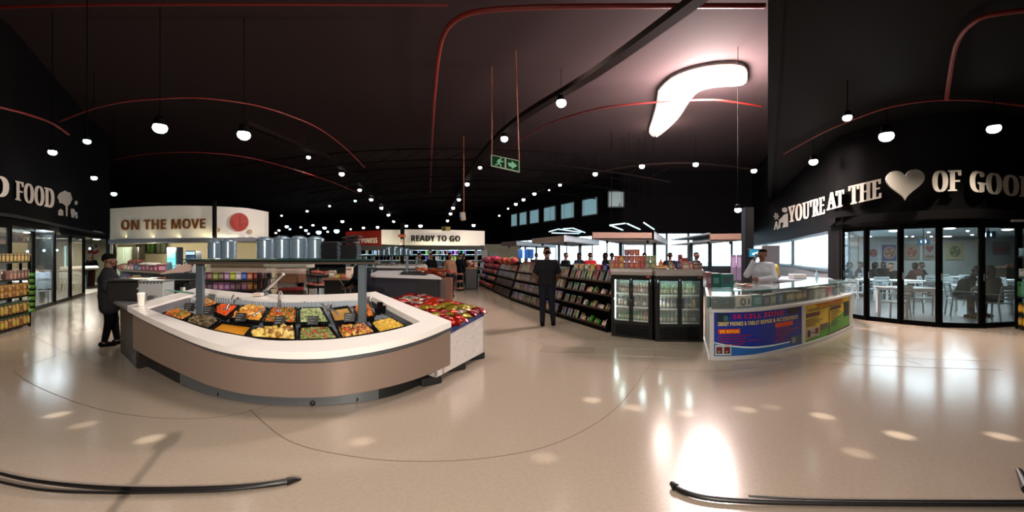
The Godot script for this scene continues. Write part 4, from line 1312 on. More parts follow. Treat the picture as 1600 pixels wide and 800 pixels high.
func people() -> void:
	var dark := Color(0.035, 0.037, 0.042)
	var p := fl(170, 540)
	person("woman in a black padded jacket and beanie standing at the end of the salad counter", p, 2.25, {"tall": 1.62, "cell": 0.014, "fine": 0.006, "hand_cell": 0.005, "top": Color(0.11, 0.115, 0.12), "top_name": "jacket", "trousers": Color(0.015, 0.015, 0.017), "shoes": Color(0.015, 0.015, 0.015), "hair": "beanie", "hair_color": Color(0.02, 0.02, 0.022),
		"puff": 0.04, "stout": 1.08, "coat": 0.42, "cuff": 0.05, "collar": true, "nod": Vector3(0.08, -0.1, 0), "elbow_l": Vector3(0.25, 1.13, 0.06), "wrist_l": Vector3(0.16, 0.98, 0.30), "elbow_r": Vector3(-0.26, 1.13, -0.02), "wrist_r": Vector3(-0.17, 0.93, 0.27), "ankle_l": Vector3(0.09, 0.085, 0.12), "knee_l": Vector3(0.09, 0.5, 0.07), "ankle_r": Vector3(-0.09, 0.085, -0.06)})
	p = fl(855, 509)
	person("man in black shirt and dark trousers seen from behind browsing the magazines", p, PI, {"tall": 1.80, "cell": 0.014, "fine": 0.006, "hand_cell": 0.006, "top": Color(0.085, 0.085, 0.095), "trousers": Color(0.085, 0.09, 0.11), "shoes": Color(0.02, 0.018, 0.018), "long": false, "stout": 1.1, "hair_color": Color(0.045, 0.03, 0.022),
		"skin": Color(0.33, 0.19, 0.13), "head": Vector3(0, 1.62, 0.05), "nod": Vector3(0.45, 0.0, 0), "puff": 0.02, "collar": false, "elbow_l": Vector3(0.28, 1.16, 0.02), "wrist_l": Vector3(0.22, 0.99, 0.2), "elbow_r": Vector3(-0.28, 1.16, 0.02), "wrist_r": Vector3(-0.22, 0.98, 0.2), "ankle_l": Vector3(0.11, 0.085, -0.03), "ankle_r": Vector3(-0.14, 0.085, 0.05)})
	p = at_x(1191, 0, 9.6)
	var ph := person("man in a pale shirt talking on a phone behind the glass showcase", p, -PI / 2 + 0.85, {"tall": 1.74, "cell": 0.014, "fine": 0.006, "hand_cell": 0.005, "top": Color(0.62, 0.64, 0.68), "trousers": Color(0.06, 0.065, 0.08), "shoes": Color(0.03, 0.03, 0.03), "skin": Color(0.36, 0.21, 0.15), "hair_color": Color(0.02, 0.016, 0.014), "collar": true, "puff": 0.02,
		"nod": Vector3(0.05, -0.25, -0.06), "elbow_r": Vector3(-0.27, 1.20, 0.12), "wrist_r": Vector3(-0.15, 1.49, 0.10), "hand_1": Vector3(0.25, 1.0, -0.05), "elbow_l": Vector3(0.25, 1.14, 0.10), "wrist_l": Vector3(0.0, 1.11, 0.24), "hand_0": Vector3(-1, 0.1, 0.2), "curl": 0.5})
	var mob := obj("mobile_phone", box(mk(), Vector3.ZERO, Vector3(0.012, 0.14, 0.068), Basis.from_euler(Vector3(0.3, 0, 0.15)), 0.004), mat("appliance_black", Color.BLACK))
	mob.position = ph.transform * Vector3(-0.098, 1.60, 0.07)
	mob.rotation.y = ph.rotation.y
	tag(mob, "black mobile phone held to the ear of the man in the pale shirt", "phone")
	person("staff member in a dark coat bending behind the end of the glass shelf", at_x(574, 0, 9.4), -PI / 2, {"tall": 1.74, "cell": 0.02, "top": Color(0.05, 0.06, 0.09), "trousers": Color(0.02, 0.02, 0.022), "shoes": dark, "coat": 0.4, "top_name": "coat", "chest": Vector3(0, 1.24, 0.10), "neck": Vector3(0, 1.42, 0.17), "head": Vector3(0, 1.57, 0.24), "nod": Vector3(0.3, 0, 0), "elbow_l": Vector3(0.27, 1.14, 0.16), "wrist_l": Vector3(0.2, 1.0, 0.38), "elbow_r": Vector3(-0.27, 1.14, 0.14), "wrist_r": Vector3(-0.2, 1.0, 0.36)})
	# shoppers down the hall
	var far := {"cell": 0.03, "fine": 0.016, "hand_cell": 0.013}
	var list := [
		[703, 17.5, 0.6, "shopper in a pale brown top standing in the aisle by the fascia", Color(0.38, 0.28, 0.22), Color(0.05, 0.05, 0.06), "short"],
		[719, 21, 2.6, "shopper in dark blue beside the black bin in the aisle", Color(0.04, 0.05, 0.08), Color(0.03, 0.03, 0.04), "short"],
		[725, 24, 3.0, "tall shopper in black behind the one in dark blue", Color(0.03, 0.03, 0.04), Color(0.03, 0.03, 0.04), "short"],
		[674, 21, 0.4, "staff member in black behind the second salad counter", Color(0.03, 0.03, 0.035), Color(0.03, 0.03, 0.03), "short"],
		[655, 20, 1.0, "staff member in grey green behind the second salad counter", Color(0.16, 0.19, 0.16), Color(0.03, 0.03, 0.03), "short"],
		[470, 13.5, -1.2, "staff member in white seen under the glass shelf before the bread stand", Color(0.62, 0.58, 0.57), Color(0.02, 0.02, 0.022), "short"],
		[884, 17.5, 2.2, "shopper in dark clothes at the checkout beside the bowed man", Color(0.06, 0.07, 0.09), dark, "short"],
		[905, 18, 0.5, "shopper in grey blue queueing at the checkouts", Color(0.16, 0.20, 0.26), dark, "long"],
		[922, 17, 2.9, "shopper in a red top at the checkouts", Color(0.45, 0.09, 0.11), dark, "short"],
		[946, 18, 1.0, "dark haired shopper behind the red tins on the fridge", Color(0.10, 0.12, 0.15), dark, "long"],
		[956, 18.5, 2.4, "shopper in a white top behind the row of tins", Color(0.55, 0.58, 0.60), dark, "short"],
		[1047, 16, 2.8, "tall shopper in black at the bright checkout window", Color(0.03, 0.035, 0.045), dark, "short"],
		[1088, 15.5, 0.7, "shopper in black near the kiosk end of the checkouts", Color(0.04, 0.045, 0.05), dark, "short"],
		[838, 20, 2.9, "cashier in dark uniform at the far checkout", Color(0.05, 0.06, 0.10), dark, "short"],
		[1007, 18, 0.2, "cashier in grey behind the second fridge", Color(0.22, 0.24, 0.27), dark, "short"]]
	for q in list:
		person(q[3], at_x(q[0], 0, q[1]), q[2], {"tall": 1.72, "top": q[4], "trousers": q[5], "shoes": dark, "hair": q[6]}.merged(far))

# ---------- goods ----------
var unit := {}
func um(kind: String) -> Mesh:
	if unit.has(kind):
		return unit[kind]
	var st := mk()
	match kind:
		"box": box(st, Vector3(0, 0.5, 0), Vector3.ONE, Basis(), 0.03)
		"front": box(st, Vector3(0, 0.5, 0.502), Vector3(0.78, 0.62, 0.012))
		"stripe": box(st, Vector3(0, 0.78, 0.504), Vector3(1.0, 0.16, 0.014))
		"jar": lathe(st, [Vector2(0, 0), Vector2(0.46, 0), Vector2(0.5, 0.06), Vector2(0.5, 0.70), Vector2(0.40, 0.82), Vector2(0, 0.82)], 12)
		"jar_label": lathe(st, [Vector2(0.508, 0.16), Vector2(0.508, 0.62)], 12)
		"jar_lid": lathe(st, [Vector2(0, 0.82), Vector2(0.44, 0.82), Vector2(0.44, 0.98), Vector2(0.40, 1.0), Vector2(0, 1.0)], 12, Transform3D(), true)
		"bottle": lathe(st, [Vector2(0, 0), Vector2(0.46, 0), Vector2(0.5, 0.04), Vector2(0.5, 0.52), Vector2(0.40, 0.66), Vector2(0.18, 0.80), Vector2(0.17, 0.93), Vector2(0, 0.93)], 10)
		"bottle_label": lathe(st, [Vector2(0.51, 0.16), Vector2(0.51, 0.46)], 10)
		"cap": lathe(st, [Vector2(0, 0.92), Vector2(0.21, 0.92), Vector2(0.21, 1.0), Vector2(0, 1.0)], 10, Transform3D(), true)
		"can": lathe(st, [Vector2(0, 0), Vector2(0.42, 0), Vector2(0.5, 0.05), Vector2(0.5, 0.94), Vector2(0.44, 1.0), Vector2(0, 0.98)], 14)
		"tin": lathe(st, [Vector2(0, 0), Vector2(0.46, 0), Vector2(0.5, 0.86), Vector2(0, 0.86)], 14, Transform3D(), true)
		"tin_lid": lathe(st, [Vector2(0, 0.86), Vector2(0.53, 0.86), Vector2(0.53, 0.98), Vector2(0.48, 1.0), Vector2(0, 1.0)], 14, Transform3D(), true)
		"tin_label": lathe(st, [Vector2(0.492, 0.22), Vector2(0.503, 0.70)], 14)
		"bag":
			unit[kind] = bag_mesh()
			return unit[kind]
	st.generate_normals()
	unit[kind] = st.commit()
	return unit[kind]
func item(called: String, label: String, category: String, group: String, at: Vector3, turn: float, size: Vector3, parts: Array) -> Node3D:
	var t: Node3D
	if parts.size() == 1:
		t = obj(called, um(parts[0][1]), parts[0][2])
		tag(t, label, category, group)
	else:
		t = thing(called, label, category, Vector3.ZERO, 0.0, group)
		for p in parts: obj(p[0], um(p[1]), p[2], t)
	t.transform = Transform3D(Basis.from_euler(Vector3(0, turn, 0)) * Basis.from_scale(size), at)
	return t
func cm(c: Color, rough := 0.5) -> StandardMaterial3D:
	var q := Color(snappedf(c.r, 0.04), snappedf(c.g, 0.04), snappedf(c.b, 0.04))
	return mat("print_%s_%d" % [q.to_html(false), int(rough * 100)], q, rough)
func carton(label: String, group: String, at: Vector3, turn: float, size: Vector3, c: Color, c2: Color, called := "carton") -> void:
	item(called, label, "box", group, at, turn, size, [["body", "box", cm(c)], ["printed_panel", "front", cm(c2)], ["stripe", "stripe", cm(c.darkened(0.4))]])

# ---------- the café behind the folding glass on the far side from the kiosk ----------
func plate(called: String, pts: Array, f: Callable, m: Material, parent: Node, thick := 0.05) -> void:    # flat plate on a wall: pts in (u, v)
	var st := mk()
	var fr := []
	for p in pts: fr.append(f.call(p[0], p[1], 1.0))
	slab(st, fr, f.call(pts[0][0], pts[0][1], 0.0) - f.call(pts[0][0], pts[0][1], 1.0))
	obj(called, st, m, parent)
func blob(cx: float, cy: float, rx: float, ry: float, n := 10, wob := 0.0) -> Array:
	var a := []
	for i in n: a.append([cx + rx * cos(TAU * i / n) * (1.0 + wob * sin(i * 2.4)), cy + ry * sin(TAU * i / n) * (1.0 + wob * cos(i * 3.1))])
	return a

func glazed_door(n: int, f: Callable, u0: float, u1: float, head: float, bar_w: float) -> void:
	# one folding leaf between columns u0 and u1 of a wall line f(u, y, forward)
	var fm := mat("door_black", Color(0.018, 0.018, 0.02), 0.35)
	var us := steps(u0, u1, 4)
	var st := mk()
	for u in [u0, u1]:
		var a: Vector3 = f.call(u, 0.0, 0.0)
		box(st, a + Vector3(0, head / 2, 0), Vector3(bar_w, head, 0.07), Basis(), 0.008)
	band(st, wall_line(f, us, 0.0, 0.03), wall_line(f, us, 0.11, 0.03), Vector3(0, 0, -0.06))
	band(st, wall_line(f, us, head - 0.09, 0.03), wall_line(f, us, head, 0.03), Vector3(0, 0, -0.06))
	var d := struct("door", st, fm)
	d.name = "door_%d" % n
	obj("pane", band(mk(), wall_line(f, us, 0.10, 0.0), wall_line(f, us, head - 0.08, 0.0), Vector3(0, 0, -0.008)), glass("cafe_glass", 0.03, Color(0.86, 0.94, 0.95)), d)
	var h: Vector3 = f.call(lerpf(u0, u1, 0.06), 1.05, 0.05)
	obj("handle", tube(mk(), [h, h + Vector3(0, 0.16, 0)], 0.012, 6), mat("brushed_steel", Color.WHITE), d)

func white_chair(label: String, at: Vector3, turn: float, group := "white slatted chairs in the glazed cafés") -> void:
	if not unit.has("chair"):
		var t := thing("cafe_chair", label, "chair", at, turn, group)
		var m := mat("white_plastic", Color(0.62, 0.66, 0.67), 0.45)
		obj("seat", box(mk(), Vector3(0, 0.445, 0.0), Vector3(0.46, 0.03, 0.45), Basis(), 0.012), m, t)
		for s in [-1, 1]:
			obj("leg", tube(mk(), [Vector3(0.21 * s, 0.0, 0.22), Vector3(0.205 * s, 0.66, 0.19)], 0.019, 8), m, t)
			obj("leg", tube(mk(), [Vector3(0.20 * s, 0.0, -0.25), Vector3(0.20 * s, 0.45, -0.20), Vector3(0.20 * s, 0.86, -0.27)], 0.019, 8), m, t)
			obj("armrest", bar(mk(), Vector3(0.215 * s, 0.66, 0.21), Vector3(0.205 * s, 0.66, -0.235), 0.045, 0.022), m, t)
		for k in 4:
			obj("slat", box(mk(), Vector3(0, 0.55 + k * 0.085, -0.222 - k * 0.013), Vector3(0.39, 0.055, 0.014), Basis(), 0.004), m, t)
		obj("top_rail", box(mk(), Vector3(0, 0.86, -0.272), Vector3(0.44, 0.045, 0.022), Basis(), 0.008), m, t)
		unit["chair"] = t
	else:
		dup(unit["chair"], at, turn, label, group)
func white_table(label: String, at: Vector3, turn: float, size := 0.8) -> void:
	if not unit.has("table"):
		var t := thing("cafe_table", label, "table", at, turn, "white square tables in the glazed cafés")
		var m := mat("table_white", Color(0.68, 0.70, 0.68), 0.4)
		obj("top", box(mk(), Vector3(0, 0.735, 0), Vector3(0.8, 0.035, 0.8), Basis(), 0.008), m, t)
		for x in [-1, 1]:
			for z in [-1, 1]: obj("leg", box(mk(), Vector3(0.34 * x, 0.36, 0.34 * z), Vector3(0.055, 0.72, 0.055), Basis(), 0.006), m, t)
		obj("apron", box(mk(), Vector3(0, 0.69, 0.35), Vector3(0.66, 0.07, 0.02)), m, t)
		obj("apron", box(mk(), Vector3(0, 0.69, -0.35), Vector3(0.66, 0.07, 0.02)), m, t)
		unit["table"] = t
		t.scale = Vector3(size / 0.8, 1, size / 0.8)
	else:
		dup(unit["table"], at, turn, label).scale = Vector3(size / 0.8, 1, size / 0.8)

func left_cafe() -> void:
	var black := mat("black_paint", Color.BLACK)
	var us := [-200, -120, -60, -20, 14, 44, 82, 107, 132, 152, 172]
	struct("wall_over_far_cafe", band(mk(), wall_line(wl, us, 2.40), wall_line(wl, us, 7.5), Vector3(-0.25, 0, -0.2)), black)
	struct("trim_far_cafe", band(mk(), wall_line(wl, us, 2.58, 0.12), wall_line(wl, us, 2.66, 0.12), Vector3(0, 0, -0.14)), mat("trim_black", Color(0.08, 0.078, 0.08), 0.5))
	struct("wall_far_cafe_end", band(mk(), wall_line(wl, [-200, -110, -40], 0.0), wall_line(wl, [-200, -110, -40], 2.45), Vector3(-0.25, 0, -0.2)), black)
	var edges := [[-40, 14], [14.5, 51], [51.5, 84], [84.5, 109], [109.5, 130.5]]
	for k in edges.size(): glazed_door(k + 1, wl, edges[k][0], edges[k][1], 2.40, 0.09)
	var post := mk()
	box(post, at_x(171, 1.25, 18.0), Vector3(0.16, 2.5, 0.16), Basis(), 0.01)
	struct("pillar", post, mat("blue_black", Color(0.03, 0.05, 0.075), 0.4))
	# room
	var grey := textured("cafe_floor", noise_tex(0.03, Color(0.36, 0.36, 0.35), Color(0.42, 0.42, 0.41), false, 256, 4), 0.3)
	grey.uv1_triplanar = true
	grey.uv1_world_triplanar = true
	var fp := []
	for u in [-200, -60, 14, 44, 82, 107, 132, 172]: fp.append(wl(u, 0.006, -0.1))
	fp.append(Vector3(-23.5, 0.006, -30))
	fp.append(Vector3(-44, 0.006, -30))
	fp.append(Vector3(-44, 0.006, -9))
	struct("floor_far_cafe", slab(mk(), fp, Vector3(0, -0.004, 0)), grey)
	var cp := []
	for p in fp: cp.append(Vector3(p.x, 2.62, p.z))
	struct("ceiling_far_cafe", slab(mk(), cp, Vector3(0, 0.1, 0)), mat("cafe_ceiling", Color(0.66, 0.66, 0.63), 0.8))
	struct("wall_far_cafe_back", box(mk(), Vector3(-34, 1.31, -29.2), Vector3(21, 2.62, 0.2)), mat("cafe_beige", Color(0.56, 0.56, 0.47), 0.8))
	struct("wall_far_cafe_side", slab(mk(), [Vector3(-19.5, 0, -22.0), Vector3(-25.7, 0, -29.2), Vector3(-25.7, 2.62, -29.2), Vector3(-19.5, 2.62, -22.0)], Vector3(0.15, 0, 0)), mat("cafe_beige", Color.WHITE))
	var brown := thing("ceiling_band", "brown hanging bulkhead with white flower decorations inside the café by the jar rack", "bulkhead")
	obj("board", band(mk(), PackedVector3Array([w(-20, 381, 17.5), w(15, 380.5, 18.5), w(60, 379.5, 20), w(120, 374, 23)]), PackedVector3Array([w(-20, 362, 17.5), w(15, 363, 18.5), w(60, 363, 20), w(120, 366, 23)]), Vector3(-0.05, 0, -0.3)), mat("brown_board", Color(0.27, 0.16, 0.08), 0.5), brown)
	for q in [[24, 371, 4.4], [37, 375, 2.5], [59, 371, 3.2], [69, 374, 3.4], [46, 371, 2.0], [80, 370, 2.0]]:
		var st := mk()
		var z: float = 18.2 + q[0] * 0.027
		for k in 5:
			var a := TAU * k / 5.0
			lens_of(w(q[0] + cos(a) * q[2] * 0.62, q[1] + sin(a) * q[2] * 0.62, z - 0.06), Vector3(q[2] * 0.42, q[2] * 0.42, 0.6) * z / F, Basis(), 4, 6, st)
		obj("flower", st, mat("flower_white", Color(0.72, 0.70, 0.60), 0.6), brown)
	# service counter with wooden panels
	var bar_ := thing("service_counter", "long café service counter with white top and wooden front panels", "counter")
	obj("top", slab(mk(), [w(-40, 428, 19), w(52, 423.5, 20), w(155, 418.5, 24), w(152, 415, 25.5), w(52, 418, 21.5), w(-40, 423, 20)], Vector3(0, -0.06, 0)), mat("table_white", Color.WHITE), bar_)
	var wood := mat("warm_wood", Color(0.30, 0.13, 0.06), 0.5)
	obj("front_rail", band(mk(), PackedVector3Array([w(52, 430, 20.1), w(105, 426, 22), w(148, 423, 24)]), PackedVector3Array([w(52, 425, 20.1), w(105, 421.8, 22), w(148, 419.7, 24)]), Vector3(-0.05, 0, -0.1)), wood, bar_)
	for k in 9:
		var u := 54.0 + k * 11.3
		var z := 20.1 + (u - 52) * 0.041
		obj("front_panel", box(mk(), at_x(u, 0.42, z), Vector3(0.2, 0.84, 0.06)), wood if k % 2 == 0 else mat("pale_blue_panel", Color(0.40, 0.47, 0.50), 0.5), bar_)
	obj("carcass", slab(mk(), [at_x(52, 0, 20.3), at_x(148, 0, 24.2), at_x(148, 0.9, 24.2), at_x(52, 0.9, 20.3)], Vector3(-0.4, 0, -0.4)), mat("grey_panel", Color(0.25, 0.27, 0.28), 0.6), bar_)
	# lamps in there
	for q in [[45, 393, "beside the jar rack"], [71, 391.5, "second from the jar rack"], [91, 391, "third from the jar rack"], [142, 388.5, "before the red poster"]]:
		var t := thing("square_lamp", "small square blue-framed lamp hanging in the far café, %s" % q[2], "lamp", w(q[0], q[1], 18.0 if q[0] < 100 else 21.0))
		obj("frame", box(mk(), Vector3.ZERO, Vector3(0.17, 0.15, 0.08), Basis(), 0.01), mat("lamp_blue", Color(0.04, 0.09, 0.16), 0.4), t)
		obj("bulb", lens_of(Vector3(0, 0, 0.05), Vector3(0.05, 0.05, 0.03)), lit("lamp_lens_cool", Color.WHITE, 9.0), t)
		obj("rod", tube(mk(), [Vector3(0, 0.07, 0), Vector3(0, 2.62 - t.position.y, 0)], 0.008, 5), mat("lamp_can", Color.BLACK), t)
	for q in [[29, 386], [44.5, 363.5], [75, 383], [96, 381], [122, 379.5], [151, 377.5]]:
		var p := wy(q[0], q[1], 2.0) if q[1] > 400 else w(q[0], q[1], (2.60 - H) * F / (400.0 - q[1]))
		if p.z < -28.5: p = w(q[0], 400 - (2.60 - H) * F / 27.0, 27.0)
		tag(obj("downlight", lens_of(p, Vector3(0.16, 0.03, 0.16)), lit("lamp_lens_warm", Color.WHITE, 9.0)), "round recessed ceiling downlight in the far café", "downlight", "downlights in the far café")
	area(Vector3(-19.5, 2.35, -19), Vector3(-19.5, 2.35, -19) + Vector3(0, -2, 0), Vector2(1.2, 1.2), Color(1, 0.96, 0.88), 14.96)
	area(Vector3(-24.5, 2.35, -25.5), Vector3(-24.5, 2.35, -25.5) + Vector3(0, -2, 0), Vector2(1.2, 1.2), Color(1, 0.96, 0.88), 17.95)
	area(Vector3(-16.5, 2.4, -14.5), Vector3(-16.5, 2.4, -14.5) + Vector3(0, -2, 0), Vector2(1.2, 1.2), Color(0.9, 0.97, 1), 11.97)
	area(at_x(58, 2.4, 14.1), at_x(58, 2.4, 14.1) + Vector3(0, -2, 0), Vector2(1.2, 1.2), Color(0.9, 0.97, 1), 11.97)  # added fill to brighten the guest, no lamp there
	area(Vector3(-22.0, 2.4, -26.5), Vector3(-22.0, 2.4, -26.5) + Vector3(0, -2, 0), Vector2(1.2, 1.2), Color(0.95, 0.98, 1), 5.98)
	# bright doorway, pictures, waitress, guest
	var dw := mk()
	var c := [w(99, 418, 26), w(112, 418, 26), w(112, 383, 26), w(99, 383, 26)]
	slab(dw, c, Vector3(0, 0, -0.04))
	var nw := struct("window", dw, lit("daylight_pane", Color(0.62, 0.85, 0.88), 1.0))
	nw.name = "window_10"
	var nf := mk()
	for e in [[0, 1], [1, 2], [2, 3], [3, 0]]: bar(nf, c[e[0]], c[e[1]], 0.12, 0.1)
	bar(nf, (c[0] + c[1]) * 0.5, (c[2] + c[3]) * 0.5, 0.08, 0.08)
	obj("frame", nf, mat("mullion", Color.WHITE), nw)
	var pics := [[136, 382, 157, 400, Color(0.62, 0.58, 0.52), "large pale poster with red food on the café end wall"], [95, 384, 104, 400, Color(0.30, 0.35, 0.36), "tall grey framed notice inside the far café"], [72, 388, 80, 400, Color(0.45, 0.50, 0.48), "menu board above the café counter"]]
	for q in pics:
		var t := thing("poster", q[5], "poster", w((q[0] + q[2]) / 2.0, (q[1] + q[3]) / 2.0, 29.07))
		var ww: float = (q[2] - q[0]) / F * 29.07
		var hh: float = (q[3] - q[1]) / F * 29.07
		obj("board", box(mk(), Vector3.ZERO, Vector3(ww, hh, 0.05)), cm(q[4]), t)
		if q[0] == 136:
			for k in 5: obj("print", lens_of(Vector3(-ww * 0.3 + k * ww * 0.15, -hh * 0.18 + sin(k * 2.0) * hh * 0.08, 0.03), Vector3(ww * 0.13, hh * 0.14, 0.006)), cm(Color(0.45, 0.12, 0.09)), t)
			obj("print", box(mk(), Vector3(ww * 0.2, hh * 0.35, 0.028), Vector3(ww * 0.2, hh * 0.22, 0.006)), cm(Color(0.2, 0.14, 0.1)), t)
		else:
			for k in 3: obj("print", box(mk(), Vector3(0, hh * (0.3 - k * 0.3), 0.028), Vector3(ww * 0.7, hh * 0.14, 0.006)), cm(q[4].lightened(0.4)), t)
	for q in [[64, 414, "coffee machine"], [71, 410, "green plant pot"], [85, 413, "juice dispenser"]]:
		var t := thing("counter_appliance", "%s standing on the far café service counter" % q[2], "appliance", w(q[0], 421.5, 21.2))
		obj("body", box(mk(), Vector3(0, 0.13, 0), Vector3(0.28, 0.26, 0.25), Basis(), 0.02), cm({"coffee machine": Color(0.06, 0.06, 0.07), "green plant pot": Color(0.08, 0.16, 0.07), "juice dispenser": Color(0.32, 0.22, 0.17)}[q[2]]), t)
		obj("top", box(mk(), Vector3(0, 0.29, 0), Vector3(0.22, 0.07, 0.2), Basis(), 0.02), cm(Color(0.3, 0.3, 0.3)), t)
	person("waitress in black standing behind the far café counter", at_x(143, 0, 25.6), 0.7, {"cell": 0.03, "fine": 0.016, "hand_cell": 0.013, "tall": 1.66, "top": Color(0.02, 0.02, 0.025), "trousers": Color(0.02, 0.02, 0.02), "shoes": Color(0.02, 0.02, 0.02), "hair": "long"})
	var gp := at_x(67, 0, 14.9)
	person("guest in a white shirt sitting with his back to the folding glass", gp, -PI / 2 - 0.45, {"sit": true, "cell": 0.022, "tall": 1.76, "top": Color(0.62, 0.66, 0.70), "trousers": Color(0.03, 0.035, 0.05), "shoes": Color(0.02, 0.02, 0.02), "skin": Color(0.34, 0.20, 0.14)})
	white_chair("white chair of the guest in the white shirt", gp, -PI / 2 - 0.45)
	white_table("white table before the guest in the white shirt", gp + Vector3(-0.82, 0, -0.40), -0.45)
	for q in [[118, 18.9, 0.5], [113, 20.5, 2.0], [121, 21.4, 3.4], [108, 19.5, 1.2]]:
		white_chair("small pale chair inside the far café by the bright doorway", at_x(q[0], 0, q[1]), q[2])

func jar_rack(at_l: Vector3, at_r: Vector3, tall: float, rows: Array, label: String, deep: Vector3) -> void:
	var t := thing("goods_rack", label, "rack")
	var m := mat("rack_black", Color(0.022, 0.022, 0.022), 0.5)
	for p in [at_l, at_r, at_l + deep, at_r + deep]:
		obj("upright", box(mk(), p + Vector3(0, tall / 2, 0), Vector3(0.04, tall, 0.04), Basis(), 0.004), m, t)
	for y in rows:
		obj("shelf", slab(mk(), [at_l + Vector3(0, y, 0), at_r + Vector3(0, y, 0), at_r + deep + Vector3(0, y, 0), at_l + deep + Vector3(0, y, 0)], Vector3(0, -0.025, 0)), m, t)
		obj("price_rail", slab(mk(), [at_l + Vector3(0, y - 0.035, 0.004), at_r + Vector3(0, y - 0.035, 0.004), at_r + Vector3(0, y + 0.012, 0.004), at_l + Vector3(0, y + 0.012, 0.004)], Vector3(0, 0, 0.012)), mat("rail_grey", Color(0.16, 0.15, 0.14), 0.5), t)

func left_front() -> void:
	# the black rack of jars before the folding glass
	var a := fl(-8, 525)
	var b := fl(46, 509.5)
	var deep := Vector3(-0.42, 0, -0.20)
	var ys := [0.07, 0.36, 0.72, 1.10, 1.48]
	jar_rack(a, b, 1.62, ys, "black open rack stocked with yellow jars before the folding glass", deep)
	var turn := atan2(-(b - a).z, (b - a).x)
	var face := turn
	for row in 5:
		var n := 9
		for k in n:
			var s := (k + 0.5) / n
			if row == 3 and (k == 1 or k == 2): continue
			for dd in 2:
				var p := a.lerp(b, s) + deep * (0.16 + dd * 0.36) + Vector3(0, ys[row], 0)
				if row < 2:
					item("glass_jar", "yellow jar on the %s shelf of the black rack, %s row" % [["lowest", "second lowest"][row], ["front", "back"][dd]], "jar", "yellow jars on the black rack", p, face, Vector3(0.115, 0.235, 0.115), [["body", "jar", cm(Color(0.48, 0.37, 0.10) if row == 1 else Color(0.46, 0.32, 0.09), 0.25)], ["paper_label", "jar_label", cm(Color(0.56, 0.46, 0.16) if k % 3 else Color(0.36, 0.22, 0.08))], ["lid", "jar_lid", cm(Color(0.10, 0.22, 0.06))]])
				elif row == 2:
					for q in 2:
						item("glass_jar", "small jar in the %s %s row, middle shelf of the black rack" % [["lower", "upper"][q], ["front", "back"][dd]], "jar", "stacked jars on the black rack", p + Vector3(0, q * 0.135, 0), face, Vector3(0.115, 0.133, 0.115), [["body", "jar", cm(Color(0.46, 0.34, 0.11), 0.25)], ["paper_label", "jar_label", cm(Color(0.56, 0.44, 0.15) if k % 2 else Color(0.40, 0.22, 0.10))], ["lid", "jar_lid", cm(Color(0.55, 0.42, 0.14))]])
				elif dd == 0:
					if row == 3:
						carton("pinkish grey carton on the second highest black rack shelf", "cartons on the black rack", p, face, Vector3(0.115, 0.19, 0.11), Color(0.52, 0.36, 0.30) if k < 5 else Color(0.34, 0.20, 0.14), Color(0.58, 0.44, 0.38))
					else:
						carton("yellow green carton on the top shelf of the black rack", "cartons on the black rack", p, face, Vector3(0.11, 0.17, 0.11), [Color(0.50, 0.40, 0.16), Color(0.36, 0.38, 0.10), Color(0.56, 0.36, 0.12)][k % 3], Color(0.66, 0.56, 0.28))
	for k in 7:
		var p := b + Vector3(0.05, 0.36 + k * 0.135, 0.0)
		var o := obj("crisp_packet", um("bag"), mat("packet_green", Color(0.18, 0.36, 0.04), 0.3))
		o.transform = Transform3D(Basis.from_euler(Vector3(PI / 2, 0.2 * (k % 2), PI / 2 + 0.1)) * Basis.from_scale(Vector3(0.45, 0.8, 0.45)), p)
		tag(o, "bright green packet hanging in a strip from the black rack's side", "packet", "green packets hanging from the black rack")
	# lettering and emblem on the black wall
	var white := mat("letter_white", Color(0.86, 0.83, 0.78), 0.5)
	var face_w := func(u0: float, u1: float, t0: float, t1: float, b0: float, b1: float) -> Callable:
		return func(x: float, y: float, d: float) -> Vector3:
			var u := lerpf(u0, u1, x)
			var v := lerpf(lerpf(b0, b1, x), lerpf(t0, t1, x), y)
			return w(u, v, zl(u) - 0.10 - d * 0.07)
	var s1 := thing("wall_sign", "white slab-serif letters ending in FOOD on the black wall over the jar rack", "sign", Vector3.ZERO, 0.0, "white lettering over the café fronts")
	letters("D", "serif_fat", face_w.call(-14.0, 14.5, 273.0, 277.0, 306.0, 309.0), white, s1)
	letters("FOOD", "serif_fat", face_w.call(24.0, 85.5, 282.0, 296.0, 312.0, 326.0), white, s1)
	var fw_ := func(u: float, v: float, d: float) -> Vector3: return w(u, v, zl(u) - 0.08 - d * 0.04)
	var e := thing("wall_emblem", "white tree, barn and tractor emblem on the wall after FOOD", "emblem")
	var pale := mat("emblem_white", Color(0.72, 0.70, 0.66), 0.5)
	plate("tree_crown", blob(101.5, 309, 11.5, 10.5, 16, 0.10), fw_, pale, e)
	plate("tree_trunk", [[105.5, 338], [103, 338], [102.5, 322], [97, 317], [98.5, 315.5], [104, 319.5], [110, 315], [111, 317], [106, 322]], fw_, pale, e)
	plate("barn", [[91, 336.5], [91, 329], [95, 326], [99, 329.5], [99, 337]], fw_, pale, e)
	plate("sun", blob(119, 317, 2.6, 3.4, 8), fw_, pale, e)
	plate("tractor", [[110.5, 334], [110.5, 326], [116, 326.5], [117.5, 331], [121, 332], [121, 337], [112, 336]], fw_, pale, e)
	plate("tractor_wheel", blob(114, 337, 3.0, 3.4, 10), fw_, pale, e)
	plate("tractor_wheel", blob(119.5, 339.5, 2.2, 2.5, 8), fw_, pale, e)

